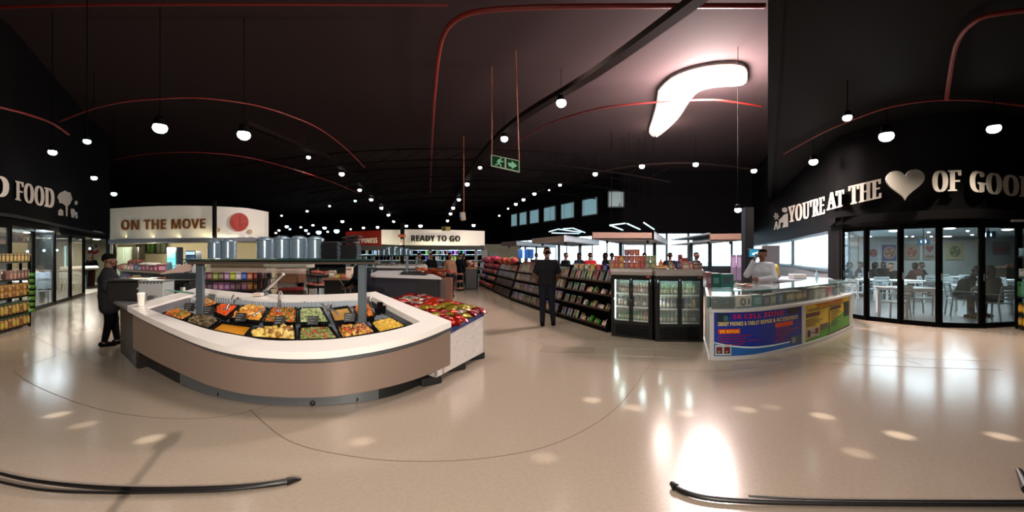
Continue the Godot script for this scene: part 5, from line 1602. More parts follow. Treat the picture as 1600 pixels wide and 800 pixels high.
# ---------- fascias and what stands under them ----------
func fascia(called: String, label: String, pts: Array, m: Material, thick := 0.3) -> Node3D:   # pts: [u, v top, v bottom, z]
	var t := thing(called, label, "sign")
	var A := []
	var B := []
	for q in pts:
		A.append(w(q[0], q[2], q[3]))
		B.append(w(q[0], q[1], q[3]))
	obj("board", band(mk(), smooth(A, 4), smooth(B, 4), Vector3(0, 0, -thick)), m, t)
	return t
func strip(pts: Array) -> Callable:                                  # the face of a fascia for lettering: pts [u, z]
	return func(u: float) -> float: return tab(pts, u)

func signs() -> void:
	var cream := mat("fascia_white", Color(0.86, 0.86, 0.83), 0.6)
	var zf := [[172, 17.2], [212, 16.4], [250, 16.0], [292, 15.8], [333, 15.9]]
	var t := fascia("fascia_sign", "curved white fascia reading ON THE MOVE in brown letters", [[172, 326, 374, 17.2], [212, 323.5, 373, 16.4], [250, 322, 372.5, 16.0], [292, 321.5, 372, 15.8], [333, 322, 371.5, 15.9]], cream)
	letters("ON THE MOVE", "sans_fat", func(x: float, y: float, d: float) -> Vector3:
		var u := lerpf(188, 322, x)
		return w(u, lerpf(lerpf(359.5, 356.5, x), lerpf(344, 341.5, x), y), tab(zf, u) - 0.02 - d * 0.07), mat("brown_letter", Color(0.50, 0.31, 0.13), 0.45), t)
	var t2 := fascia("fascia_sign", "shorter white fascia panel with an orange slice emblem", [[338, 322.5, 371.5, 15.9], [362, 323.5, 371, 16.1], [388, 325.5, 370.5, 16.5], [413, 330, 370, 17.2]], cream)
	var fz := func(u: float, v: float, d: float) -> Vector3: return w(u, v, tab([[338, 15.9], [362, 16.1], [388, 16.5], [413, 17.2]], u) - 0.02 - d * 0.05)
	plate("orange_disc", blob(373.5, 347, 15, 14.5, 24), fz, mat("orange_print", Color(0.62, 0.13, 0.045), 0.5), t2)
	var fz2 := func(u: float, v: float, d: float) -> Vector3: return w(u, v, 16.22 - d * 0.01)
	for k in 8:
		var a := TAU * k / 8.0 + 0.3
		plate("orange_line", [[373.5 + cos(a + 0.05) * 2, 347 + sin(a + 0.05) * 2], [373.5 + cos(a + 0.03) * 12.5, 347 + sin(a + 0.03) * 12], [373.5 + cos(a - 0.03) * 12.5, 347 + sin(a - 0.03) * 12]], fz2, mat("orange_pale", Color(0.78, 0.34, 0.20), 0.5), t2, 0.01)
	for q in [[341, 359, 3.4], [391, 362, 3.6]]: plate("pale_dot", blob(q[0], q[1], q[2], q[2], 10), fz, mat("pale_tan", Color(0.70, 0.60, 0.45), 0.6), t2)
	var lip := thing("soffit_lip", "grey lip running under both white fascia panels", "soffit")
	obj("lip", band(mk(), smooth([w(169, 381, 16.9), w(250, 378.5, 15.6), w(333, 377, 15.5), w(413, 377, 16.9)], 4), smooth([w(169, 374.5, 16.9), w(250, 372.5, 15.6), w(333, 371.5, 15.5), w(413, 370, 16.9)], 4), Vector3(0, 0, -0.8)), mat("soffit_grey", Color(0.36, 0.38, 0.42), 0.5), lip)
	tag(obj("fascia_post", box(mk(), at_x(335.5, 2.7, 15.86), Vector3(0.09, 1.7, 0.12)), mat("black_paint", Color.BLACK)), "thin black post between the two white fascia panels", "post")
	for u in [195, 235, 275, 315, 350, 372, 396]:
		var z := tab([[172, 17.2], [250, 16.0], [333, 15.9], [413, 17.2]], u)
		area(w(u, 371, z - 0.22), w(u, 340, z - 0.05), Vector2(1.5, 0.05), Color(1, 0.93, 0.70), 0.22)
	# far fascias
	var zb := 26.0
	var r := fascia("fascia_sign", "red fascia whose letters are partly hidden behind the black lids", [[540, 362, 384, zb + 1.5], [568, 361, 384, zb + 1], [595, 359.5, 384, zb]], mat("fascia_red", Color(0.48, 0.08, 0.03), 0.5))
	letters("HAPPINESS", "sans_fat", func(x: float, y: float, d: float) -> Vector3:
		var u := lerpf(549.5, 590, x)
		return w(u, lerpf(379.5, lerpf(373.5, 371.5, x), y), lerpf(zb + 1.5, zb, (u - 540) / 55.0) - 0.05 - d * 0.08), mat("letter_white", Color.WHITE), r, 4.0)
	fascia("fascia_sign", "short blank white fascia between the red one and the black post", [[596, 359, 382, zb], [612, 359, 382.5, zb], [627, 359, 383, zb]], cream)
	var go := fascia("fascia_sign", "long white fascia reading READY TO GO in black letters", [[632, 358.5, 383, zb], [695, 359, 383.5, zb - 0.3], [757, 361, 384, zb + 0.4]], cream)
	letters("READY TO GO", "sans_fat", func(x: float, y: float, d: float) -> Vector3:
		var u := lerpf(641.5, 719.5, x)
		return w(u, lerpf(lerpf(377, 377.5, x), lerpf(367.5, 368.5, x), y), zb - 0.32 - d * 0.08), mat("letter_black", Color(0.03, 0.03, 0.03), 0.5), go, 4.0)
	var post := thing("fascia_post", "black post with small orange and white signs before the far fascia", "post", at_x(628.5, 0, zb - 0.4))
	obj("shaft", box(mk(), Vector3(0, 1.75, 0), Vector3(0.19, 3.5, 0.15)), mat("black_paint", Color.BLACK), post)
	obj("orange_sign", box(mk(), Vector3(0, 2.75, 0.1), Vector3(0.42, 0.16, 0.05)), cm(Color(0.62, 0.30, 0.16)), post)
	obj("white_sign", box(mk(), Vector3(0, 2.4, 0.1), Vector3(0.2, 0.34, 0.05)), cm(Color(0.62, 0.60, 0.58)), post)
	for u in [610, 650, 680, 710, 740, 575]:
		area(w(u, 383.5, zb - 0.75), w(u, 360, zb - 0.05), Vector2(1.2, 0.05), Color(1, 0.94, 0.80), 0.5)
	# chilled wall under the far fascias
	var ch := thing("chiller_wall", "long bright chilled wall cabinet under the far fascias", "chiller")
	obj("header", slab(mk(), [w(545, 391, zb + 0.3), w(757, 391, zb + 0.3), w(757, 383.5, zb + 0.3), w(545, 383.5, zb + 0.3)], Vector3(0, 0, -0.3)), mat("chiller_black", Color(0.02, 0.02, 0.025), 0.5), ch)
	obj("back", slab(mk(), [at_x(540, 0, 28), at_x(757, 0, 28), at_x(757, 2.0, 28), at_x(540, 2.0, 28)], Vector3(0, 0, -0.1)), cm(Color(0.42, 0.48, 0.50)), ch)
	for y in [0.5, 0.95, 1.35, 1.7]:
		obj("shelf", slab(mk(), [at_x(542, y, 27.0), at_x(757, y, 27.0), at_x(757, y, 28), at_x(542, y, 28)], Vector3(0, -0.04, 0)), cm(Color(0.6, 0.66, 0.7)), ch)
	obj("light_strip", slab(mk(), [at_x(640, 1.93, 26.9), at_x(755, 1.93, 26.9), at_x(755, 2.0, 26.9), at_x(640, 2.0, 26.9)], Vector3(0, 0, -0.05)), lit("chiller_strip", Color(0.75, 0.9, 1.0), 1.6), ch)
	for u in [570, 620, 665, 700, 735]: area(at_x(u, 1.92, 26.8), at_x(u, 0.9, 27.8), Vector2(1.2, 0.06), Color(0.8, 0.92, 1), 0.8)
	for q in [[672, 0.2], [744, 0.16], [757, 0.3]]:
		obj("mullion", box(mk(), at_x(q[0], 1.0, 26.5), Vector3(q[1], 2.0, 0.2)), cm(Color(0.42, 0.42, 0.42)), ch)
	var goods := mk()
	for row in 4:
		for k in 90:
			var u := rng.randf_range(544, 754)
			goods.set_color(rc(rng.randf(), rng.randf_range(0.1, 0.7), rng.randf_range(0.25, 0.9)).srgb_to_linear())
			box(goods, at_x(u, [0.5, 0.95, 1.35, 1.7][row] + 0.12, 27.35), Vector3(rng.randf_range(0.1, 0.3), 0.23, 0.3))
	var gm := mat("tiny_goods", Color.WHITE, 0.6)
	gm.vertex_color_use_as_albedo = true
	tag(obj("chilled_goods", goods, gm), "tiny colourful packs filling the far chilled wall cabinet", "goods", "", "stuff")
	# pale wall beyond, right of the far fascia
	struct("wall_far_pale", box(mk(), at_x(784, 1.3, 40), Vector3(3.4, 2.7, 0.2)), mat("cafe_beige", Color.WHITE))
	var sh := thing("wall_hatch", "pale green service hatch in the distant wall beyond the aisle", "hatch", at_x(771, 1.45, 39.8))
	obj("panel", box(mk(), Vector3.ZERO, Vector3(0.8, 0.9, 0.06)), cm(Color(0.45, 0.58, 0.55)), sh)
	obj("frame", box(mk(), Vector3(0, -0.48, 0.03), Vector3(0.9, 0.06, 0.08)), cm(Color(0.25, 0.3, 0.3)), sh)

func kitchen() -> void:
	# the bright kiosk room under the ON THE MOVE fascia
	var cream := mat("kiosk_cream", Color(0.56, 0.53, 0.44), 0.7)
	struct("wall_kiosk_back", slab(mk(), [at_x(170, 0, 23), at_x(430, 0, 23), at_x(430, 2.35, 23), at_x(170, 2.35, 23)], Vector3(0, 0, -0.2)), cream)
	struct("ceiling_kiosk", slab(mk(), [at_x(172, 2.26, 17.2), at_x(250, 2.26, 16.2), at_x(333, 2.26, 16.1), at_x(413, 2.26, 17.3), at_x(430, 2.26, 23), at_x(170, 2.26, 23)], Vector3(0, 0.08, 0)), mat("kiosk_ceiling", Color(0.55, 0.55, 0.52), 0.7))
	struct("wall_kiosk_side", slab(mk(), [at_x(176, 0, 17.4), at_x(176, 0, 23), at_x(176, 2.26, 23), at_x(176, 2.26, 17.4)], Vector3(-0.1, 0, 0)), cream)
	for q in [[254, 18.0], [281, 18.0], [345, 18.2], [372, 18.6], [385, 17.8], [396, 17.3], [281, 20.5]]:
		tag(obj("downlight", lens_of(at_x(q[0], 2.25, q[1]), Vector3(0.16, 0.03, 0.16)), lit("lamp_lens_warm", Color.WHITE, 9.0)), "round recessed downlight under the ON THE MOVE fascia", "downlight", "downlights under the fascia")
	omni(at_x(240, 2.0, 19.5), Color(1, 0.95, 0.82), 7, 0.15)
	omni(at_x(340, 2.0, 19.5), Color(1, 0.95, 0.82), 7, 0.15)
	omni(at_x(215, 2.0, 21), Color(1, 0.95, 0.82), 4, 0.15)
	var menus := [[213, 228, "narrowest"], [229, 242, "greenest"], [243, 261, "widest"]]
	for k in 3:
		var q: Array = menus[k]
		var c := at_x((q[0] + q[1]) / 2.0, 0, 22.8)
		var ww: float = (q[1] - q[0]) / F * 22.8
		var t := thing("menu_board", "dark green menu board on the kiosk wall, the %s of three" % q[2], "menu", Vector3(c.x, 2.05, c.z))
		obj("board", box(mk(), Vector3.ZERO, Vector3(ww, 0.62, 0.05)), cm(Color(0.05, 0.07, 0.045)), t)
		for r in 6:
			for c2 in 2: obj("menu_line", box(mk(), Vector3((c2 - 0.5) * ww * 0.45 + rng.randf_range(-0.02, 0.02), 0.24 - r * 0.095, 0.028), Vector3(ww * rng.randf_range(0.22, 0.38), 0.035, 0.006)), cm([Color(0.35, 0.42, 0.25), Color(0.30, 0.46, 0.16), Color(0.40, 0.44, 0.34)][k]), t)
	var cup := thing("tall_cupboard", "white double cupboard beside the menu boards", "cupboard", at_x(200, 0, 21.5))
	for s in [-1, 1]: obj("door", box(mk(), Vector3(0.18 * s, 1.0, 0.2), Vector3(0.345, 2.05, 0.04), Basis(), 0.01), cm(Color(0.60, 0.66, 0.68)), cup)
	obj("carcass", box(mk(), Vector3(0, 1.0, 0), Vector3(0.74, 2.05, 0.38)), cm(Color(0.5, 0.55, 0.56)), cup)
	tag(obj("black_cabinet", box(mk(), at_x(217, 1.0, 21.3), Vector3(0.28, 2.05, 0.4), Basis(), 0.01), mat("appliance_black", Color.BLACK)), "narrow black cabinet between the white cupboard and the menus", "cabinet")
	var fr := thing("drinks_cooler", "tall glowing turquoise drinks cooler in the kiosk", "cooler", at_x(271, 0, 20))
	obj("cabinet", box(mk(), Vector3(0, 1.0, -0.1), Vector3(0.46, 2.0, 0.4), Basis(), 0.02), mat("lamp_blue", Color.WHITE), fr)
	obj("lit_door", box(mk(), Vector3(0, 0.98, 0.115), Vector3(0.36, 1.6, 0.03)), lit("cooler_glow", Color(0.20, 0.62, 0.70), 1.3), fr)
	for k in 4: obj("shelf", box(mk(), Vector3(0, 0.5 + k * 0.33, 0.135), Vector3(0.36, 0.03, 0.02)), cm(Color(0.1, 0.25, 0.3)), fr)
	var c2 := thing("drinks_cooler", "blue fronted drinks cooler behind the paper cup machine", "cooler", at_x(300, 0, 19))
	obj("cabinet", box(mk(), Vector3(0, 0.9, -0.1), Vector3(0.42, 1.85, 0.4), Basis(), 0.02), mat("lamp_blue", Color.WHITE), c2)
	obj("lit_sign", box(mk(), Vector3(0, 1.72, 0.115), Vector3(0.36, 0.13, 0.03)), lit("cooler_sign", Color(0.6, 0.75, 1.0), 1.2), c2)
	obj("picture", box(mk(), Vector3(0, 1.35, 0.115), Vector3(0.34, 0.5, 0.03)), cm(Color(0.1, 0.36, 0.5)), c2)
	obj("bottle_print", lens_of(Vector3(0.08, 1.36, 0.13), Vector3(0.05, 0.2, 0.01)), cm(Color(0.6, 0.25, 0.3)), c2)
	tag(obj("kiosk_worktop", slab(mk(), [at_x(245, 0.95, 17), at_x(420, 0.95, 17.2), at_x(420, 0.95, 18.2), at_x(245, 0.95, 18)], Vector3(0, -0.95, 0)), cm(Color(0.07, 0.075, 0.08))), "black worktop running under the kiosk fascia", "worktop")
	for k in 12:
		var u := 252.0 + k * 13.0
		var col: Color = [Color(0.75, 0.76, 0.74), Color(0.35, 0.5, 0.6), Color(0.85, 0.85, 0.82), Color(0.25, 0.3, 0.34)][k % 4]
		item("kitchen_tub", "tub or jar standing on the kiosk worktop, %s along" % ["first", "second", "third", "fourth", "fifth", "sixth", "seventh", "eighth", "ninth", "tenth", "eleventh", "twelfth"][k], "tub", "tubs on the kiosk worktop", at_x(u, 0.95, 17.4), 0, Vector3(0.2, rng.randf_range(0.2, 0.45), 0.2), [["body", "jar", cm(col)], ["lid", "jar_lid", cm(col.lightened(0.3))]])
	# stand of packed cakes in front of it
	var a := at_x(183, 0, 13.6)
	var b := at_x(254, 0, 11.2)
	var st := thing("cake_stand", "low stepped stand of packed cakes before the kiosk", "stand")
	var wood := cm(Color(0.42, 0.27, 0.18))
	var ys := [0.55, 0.86, 1.20]
	var back := Vector3(-0.35, 0, -0.5)
	for r in 3:
		var o := back * (0.28 * r)
		obj("shelf", slab(mk(), [a + o + Vector3(0, ys[r], 0), b + o + Vector3(0, ys[r], 0), b + back * 1.2 + Vector3(0, ys[r], 0), a + back * 1.2 + Vector3(0, ys[r], 0)], Vector3(0, -0.05, 0)), wood, st)
		obj("price_rail", slab(mk(), [a + o + Vector3(0, ys[r] - 0.06, 0.01), b + o + Vector3(0, ys[r] - 0.06, 0.01), b + o + Vector3(0, ys[r], 0.01), a + o + Vector3(0, ys[r], 0.01)], Vector3(0, 0, 0.02)), cm(Color(0.58, 0.50, 0.40)), st)
	obj("base", slab(mk(), [a + back, b + back, b + back * 1.2, a + back * 1.2], Vector3(0, 1.2, 0)), cm(Color(0.1, 0.09, 0.09)), st)
	var pal := [Color(0.55, 0.24, 0.10), Color(0.24, 0.28, 0.42), Color(0.70, 0.46, 0.50), Color(0.62, 0.56, 0.36), Color(0.40, 0.08, 0.18), Color(0.10, 0.20, 0.32), Color(0.62, 0.60, 0.58)]
	for r in 3:
		for k in 12:
			var s := (k + 0.5) / 12.0
			var c: Color = pal[(k * 3 + r * 2) % 7] if not (r == 2 and k > 6) else Color(0.38, 0.07, 0.17)
			carton("packed cake box on the %s step of the cake stand" % ["lowest", "middle", "top"][r], "packed cakes on the stand", a.lerp(b, s) + back * (0.28 * r + 0.15) + Vector3(0, ys[r], 0), 0.78, Vector3(0.17, 0.13 + 0.03 * (k % 3), 0.2), c, c.lightened(0.35), "cake_box")
	for k in 7:
		item("cake_box", "orange and brown cake box piled at the back of the cake stand", "box", "packed cakes on the stand", a.lerp(b, 0.30 + 0.045 * k) + back * 0.9 + Vector3(0, 1.2 + 0.12 + 0.03 * (k % 2), 0), 0.78, Vector3(0.16, 0.14, 0.16), [["body", "box", cm(Color(0.50, 0.16, 0.05) if k % 2 else Color(0.18, 0.08, 0.05))]])
	for k in 6:
		item("white_packet", "white wrapped packet heaped on the back of the cake stand", "packet", "white packets on the cake stand", a.lerp(b, 0.62 + 0.05 * k) + back * 0.95 + Vector3(0, 1.37, 0), 0.4 * k, Vector3(0.9, 1.2, 0.9), [["body", "bag", cm(Color(0.8, 0.8, 0.78), 0.3)]])

# ---------- what shows under and beyond the glass shelf ----------
func behind_counter() -> void:
	var dark := cm(Color(0.06, 0.055, 0.055))
	var t := thing("gondola_shelf", "dark gondola of colourful packs seen under the glass shelf", "shelves")
	var a := at_x(312, 0, 11.6)
	var b := at_x(402, 0, 11.6)
	var ys := [0.42, 0.72, 0.985]
	for y in ys: obj("shelf", slab(mk(), [a + Vector3(0, y, 0), b + Vector3(0, y, 0), b + Vector3(0, y, -0.4), a + Vector3(0, y, -0.4)], Vector3(0, -0.03, 0)), dark, t)
	obj("back", slab(mk(), [a + Vector3(0, 0, -0.42), b + Vector3(0, 0, -0.42), b + Vector3(0, 1.42, -0.42), a + Vector3(0, 1.42, -0.42)], Vector3(0, 0, -0.04)), cm(Color(0.36, 0.30, 0.26)), t)
	obj("base", slab(mk(), [a, b, b + Vector3(0, 0, -0.42), a + Vector3(0, 0, -0.42)], Vector3(0, 0.35, 0)), dark, t)
	var top := [[Color(0.30, 0.22, 0.30), 1], [Color(0.34, 0.20, 0.22), 1], [Color(0.34, 0.42, 0.16), 1], [Color(0.30, 0.24, 0.20), 1], [Color(0.46, 0.34, 0.46), 1], [Color(0.46, 0.54, 0.10), 1], [Color(0.60, 0.58, 0.60), 1], [Color(0.08, 0.18, 0.46), 1], [Color(0.52, 0.26, 0.12), 1], [Color(0.52, 0.10, 0.06), 1]]
	var names := ["mauve", "plum", "mossy green", "brown", "lilac", "lime green", "white", "blue", "orange", "red"]
	for k in 10:
		carton("%s pack on the top board of the gondola under the glass shelf" % names[k], "packs on the gondola under the glass shelf", a.lerp(b, (k + 0.5) / 10.0) + Vector3(0, ys[2], -0.15), 0, Vector3(0.135, 0.20, 0.2), top[k][0], top[k][0].lightened(0.25), "snack_pack")
	for r in 2:
		for k in 10:
			var c := Color(0.55, 0.33, 0.10) if k > 7 else rc(0.0 + 0.9 * rng.randf_range(0.9, 1.15), 0.35, rng.randf_range(0.2, 0.5))
			carton("%s pack on the %s board of the gondola" % ["tan" if k > 7 else "dull reddish", ["lowest", "middle"][r]], "packs on the gondola under the glass shelf", a.lerp(b, (k + 0.5) / 10.0) + Vector3(0, ys[r], -0.15), 0, Vector3(0.13, 0.19, 0.2), c, c.lightened(0.2), "snack_pack")
	# wire stand of cans
	var ws := thing("wire_stand", "tall black wire stand of purple and white cans beside the gondola", "stand", at_x(414, 0, 11.0))
	for x in [-0.2, -0.07, 0.07, 0.2]:
		obj("wire", tube(mk(), [Vector3(x, 0, 0.14), Vector3(x, 1.35, 0.14)], 0.012, 5), dark, ws)
	for y in [0.3, 0.55, 0.8, 1.05]: obj("wire_shelf", box(mk(), Vector3(0, y, 0), Vector3(0.44, 0.015, 0.3)), dark, ws)
	for r in 4:
		for k in 3:
			item("drink_can", "%s can in the black wire stand" % ["purple", "white", "dark violet"][(k + r) % 3], "can", "cans in the black wire stand", at_x(414, 0, 11.0) + Vector3(-0.135 + k * 0.135, 0.31 + 0.25 * r, 0.03), 0, Vector3(0.085, 0.19, 0.085), [["body", "can", cm([Color(0.22, 0.14, 0.26), Color(0.62, 0.58, 0.60), Color(0.12, 0.08, 0.15)][(k + r) % 3], 0.3)]])
	# bread table and fruit stand
	var tb := thing("bread_counter", "pale bread counter with red trays below, behind the counter's far rim", "counter", at_x(456, 0, 12.3))
	obj("top", box(mk(), Vector3(0, 1.22, 0), Vector3(0.62, 0.04, 0.5)), cm(Color(0.66, 0.56, 0.48)), tb)
	obj("crate", box(mk(), Vector3(0, 1.02, 0), Vector3(0.58, 0.3, 0.45), Basis(), 0.01), cm(Color(0.34, 0.24, 0.16)), tb)
	obj("red_tray", box(mk(), Vector3(0, 0.70, 0.05), Vector3(0.5, 0.1, 0.45), Basis(), 0.02), cm(Color(0.42, 0.06, 0.05)), tb)
	obj("stand", box(mk(), Vector3(0, 0.32, 0), Vector3(0.6, 0.64, 0.45)), cm(Color(0.2, 0.15, 0.11)), tb)
	tag(obj("white_hood", box(mk(), at_x(452, 1.36, 12.0), Vector3(1.25, 0.16, 0.3), Basis(), 0.02), cm(Color(0.60, 0.60, 0.56))), "white hood of the bread counter under the glass shelf", "hood")
	var fs := thing("basket_stand", "two-tier stand holding baskets of pinkish bread rolls", "stand", at_x(497, 0, 13.0))
	obj("post", tube(mk(), [Vector3(-0.28, 0, 0), Vector3(-0.28, 1.25, 0)], 0.02, 6), cm(Color(0.3, 0.3, 0.3)), fs)
	for y in [0.68, 1.0]: obj("basket", lathe(mk(), [Vector2(0, 0), Vector2(0.30, 0.0), Vector2(0.38, 0.09), Vector2(0.36, 0.09), Vector2(0.29, 0.02), Vector2(0, 0.02)], 14, Transform3D(Basis(), Vector3(0, y, 0))), cm(Color(0.08, 0.05, 0.04)), fs)
	obj("post", tube(mk(), [Vector3(0, 0, 0), Vector3(0, 1.25, 0)], 0.025, 6), cm(Color(0.1, 0.1, 0.1)), fs)
	for k in 16:
		var y := 0.70 if k < 10 else 1.02
		var ang := k * 2.4
		var rr := 0.23 if k % 2 else 0.12
		var o := obj("bread_roll", lens_of(Vector3.ZERO, Vector3(0.10, 0.055, 0.075)), cm(Color(0.52, 0.26, 0.18) if k % 3 else Color(0.62, 0.40, 0.32)))
		o.position = at_x(497, 0, 13.0) + Vector3(cos(ang) * rr, y + 0.06 + 0.03 * (k % 3), sin(ang) * rr)
		tag(o, "pinkish brown bread roll in the %s basket of the two-tier stand" % ("lower" if k < 10 else "upper"), "roll", "bread rolls in the two-tier stand")
	var wt := thing("wrap_table", "dark table of trays and white boxes by the second shelf post", "table", at_x(537, 0, 12.2))
	obj("top", box(mk(), Vector3(0, 0.98, 0), Vector3(0.95, 0.05, 0.6)), cm(Color(0.5, 0.38, 0.28)), wt)
	obj("body", box(mk(), Vector3(0, 0.48, 0), Vector3(0.85, 0.95, 0.5)), cm(Color(0.02, 0.018, 0.018)), wt)
	obj("brace", tube(mk(), [Vector3(0.0, 0.98, 0.3), Vector3(0.16, 0.75, 0.32), Vector3(0.18, 0.2, 0.32)], 0.018, 6), cm(Color(0.36, 0.36, 0.38)), wt)
	obj("brace", tube(mk(), [Vector3(0.30, 0.98, 0.3), Vector3(0.30, 0.2, 0.32)], 0.018, 6), cm(Color(0.30, 0.30, 0.32)), wt)
	var stuff_ := [[-0.28, 0.20, Color(0.62, 0.58, 0.52), "white box"], [-0.12, 0.10, Color(0.60, 0.52, 0.22), "yellow tub"], [0.04, 0.11, Color(0.60, 0.28, 0.14), "orange tray"], [0.18, 0.30, Color(0.72, 0.62, 0.56), "pale carton"], [0.36, 0.13, Color(0.62, 0.56, 0.52), "small white carton"]]
	for q in stuff_:
		carton("%s standing on the dark table by the second shelf post" % q[3], "boxes on the dark table", at_x(537, 1.005, 12.2) + Vector3(q[0], 0, 0.05), 0.1, Vector3(0.15, q[1], 0.2), q[2], q[2].lightened(0.2), "food_box")
	# second salad counter with its own shelf
	var s2 := thing("salad_counter", "second, grey fronted salad counter beyond the sweets crate", "counter")
	var st := cm(Color(0.70, 0.69, 0.67), 0.3)
	obj("white_top", slab(mk(), [at_x(575, 1.10, 11.7), at_x(690, 1.06, 11.2), at_x(662, 1.17, 13.2), at_x(590, 1.17, 13.2)], Vector3(0, -0.05, 0)), st, s2)
	obj("body", slab(mk(), [at_x(578, 0, 11.8), at_x(688, 0, 11.3), at_x(688, 1.02, 11.3), at_x(578, 1.05, 11.8)], Vector3(-0.5, 0, -1.2)), cm(Color(0.13, 0.13, 0.145)), s2)
	obj("steel_front", slab(mk(), [at_x(653, 0.42, 11.42), at_x(683, 0.42, 11.26), at_x(683, 1.0, 11.26), at_x(653, 1.0, 11.42)], Vector3(0, 0, 0.03)), cm(Color(0.16, 0.16, 0.165), 0.3), s2)
	obj("white_top", slab(mk(), [at_x(588, 1.30, 14.2), at_x(668, 1.28, 14.2), at_x(664, 1.33, 15.6), at_x(590, 1.33, 15.6)], Vector3(0, -0.08, 0)), st, s2)
	obj("body", slab(mk(), [at_x(588, 0, 14.3), at_x(668, 0, 14.3), at_x(668, 1.2, 14.3), at_x(588, 1.22, 14.3)], Vector3(0, 0, -1.2)), cm(Color(0.13, 0.13, 0.15)), s2)
	obj("dark_well", slab(mk(), [at_x(625, 1.12, 11.9), at_x(668, 1.10, 11.7), at_x(655, 1.165, 12.7), at_x(630, 1.165, 12.7)], Vector3(0, 0.012, 0)), cm(Color(0.05, 0.05, 0.05)), s2)
	var sh := thing("sneeze_shelf", "glass shelf on posts over the second salad counter", "shelf")
	obj("glass_board", slab(mk(), [at_x(583, 1.60, 13.9), at_x(652, 1.60, 13.9), at_x(652, 1.60, 14.6), at_x(583, 1.60, 14.6)], Vector3(0, 0.02, 0)), mat("shelf_glass_green", Color.WHITE), sh)
	for q in [[636, 12.4, 1.14], [651, 14.3, 1.31], [612, 14.5, 1.31], [584, 14.3, 1.31]]:
		obj("post", box(mk(), at_x(q[0], (q[2] + 1.60) / 2, q[1]), Vector3(0.06, 1.60 - q[2], 0.05)), mat("post_steel", Color.WHITE), sh)
	var k3 := 0
	for q in [[592, 0.85], [600, 0.95], [608, 1.3], [617, 1.35], [626, 1.2], [635, 1.05], [641, 0.9]]:
		var src: Node3D = get_node("bowl_tower")
		var o := dup(src, at_x(q[0], 1.62, 14.2), 0.0, "small distant tower of nested bowls on the second counter's shelf", "bowl towers on the second counter's shelf")
		o.scale = Vector3(0.7, q[1] * 0.75, 0.7)
	for k in 9:
		item("food_pan", "small pan of food on the second salad counter", "pan", "pans on the second salad counter", at_x(594 + k * 8.2, 1.325, 14.8), 0, Vector3(0.14, 0.03, 0.3), [["tub", "box", mat("black_pan", Color.BLACK)], ["food", "front", cm(Color(0.5, 0.4, 0.3))]])
	# promotion bins and their heaps
	var bin := thing("promotion_bin", "tan promotion bin at the end of the second salad counter", "bin", at_x(694, 0, 12.4))
	obj("body", box(mk(), Vector3(0, 0.5, 0), Vector3(0.42, 1.0, 0.5), Basis(), 0.01), cm(Color(0.30, 0.14, 0.08)), bin)
	obj("picture", box(mk(), Vector3(-0.06, 0.74, 0.255), Vector3(0.28, 0.45, 0.01)), cm(Color(0.25, 0.17, 0.10)), bin)
	for k in 26:
		var o := obj("sweet_bag", um("bag"), mat(["bag_rose", "bag_orange_gold", "bag_tan"][k % 3], [Color(0.42, 0.16, 0.14), Color(0.58, 0.26, 0.10), Color(0.40, 0.24, 0.18)][k % 3], 0.3, 0.2))
		o.position = at_x(650 + rng.randf() * 52, 1.06 + rng.randf() * 0.16, 12.2 + rng.randf() * 0.6)
		o.rotation = Vector3(rng.randf_range(-0.4, 0.4), rng.randf() * TAU, rng.randf_range(-0.4, 0.4))
		tag(o, "rosy packet in the heap on the tan bin and the second counter", "packet", "packets heaped beside the tan bin")
	var bb := thing("promotion_bin", "black promotion bin standing alone in the aisle", "bin", fl(737, 453))
	obj("body", box(mk(), Vector3(0, 0.55, 0), Vector3(0.55, 0.95, 0.5), Basis(), 0.02), cm(Color(0.035, 0.025, 0.022)), bb)
	obj("base", box(mk(), Vector3(0, 0.12, 0), Vector3(0.50, 0.25, 0.45)), cm(Color(0.05, 0.035, 0.03)), bb)
	obj("yellow_rim", box(mk(), Vector3(0, 1.04, 0.24), Vector3(0.5, 0.04, 0.04)), cm(Color(0.55, 0.35, 0.10)), bb)
	for k in 12:
		var o := obj("fruit_net", lens_of(Vector3.ZERO, Vector3(0.13, 0.09, 0.11)), cm([Color(0.34, 0.22, 0.16), Color(0.46, 0.38, 0.36), Color(0.40, 0.28, 0.12)][k % 3]))
		o.position = at_x(737, 1.08, 21.0) + Vector3(rng.randf_range(-0.2, 0.2), 0.05 + 0.1 * (k / 5), rng.randf_range(-0.15, 0.15))
		tag(o, "netted fruit pack heaped on the black bin in the aisle", "fruit pack", "fruit packs on the black bin")
	var fst := thing("flower_stand", "low stand of red and orange packets beside the black bin", "stand", fl(718, 454))
	for y in [0.08, 0.4, 0.75]: obj("tray", box(mk(), Vector3(0, y, 0), Vector3(0.34, 0.04, 0.4)), cm(Color(0.18, 0.1, 0.07)), fst)
	for x in [-0.15, 0.15]: obj("upright", box(mk(), Vector3(x, 0.4, -0.15), Vector3(0.03, 0.8, 0.03)), cm(Color(0.12, 0.1, 0.1)), fst)
	for k in 12:
		item("sweet_packet", "red packet on the low stand beside the black bin", "packet", "red packets beside the black bin", fst.position + Vector3(-0.1 + 0.1 * (k % 3), 0.10 + 0.33 * (k / 4), 0.05 * (k % 2)), 0.3 * k, Vector3(0.5, 1.2, 0.6), [["body", "bag", cm([Color(0.46, 0.08, 0.05), Color(0.50, 0.25, 0.08), Color(0.44, 0.36, 0.3)][k % 3])]])

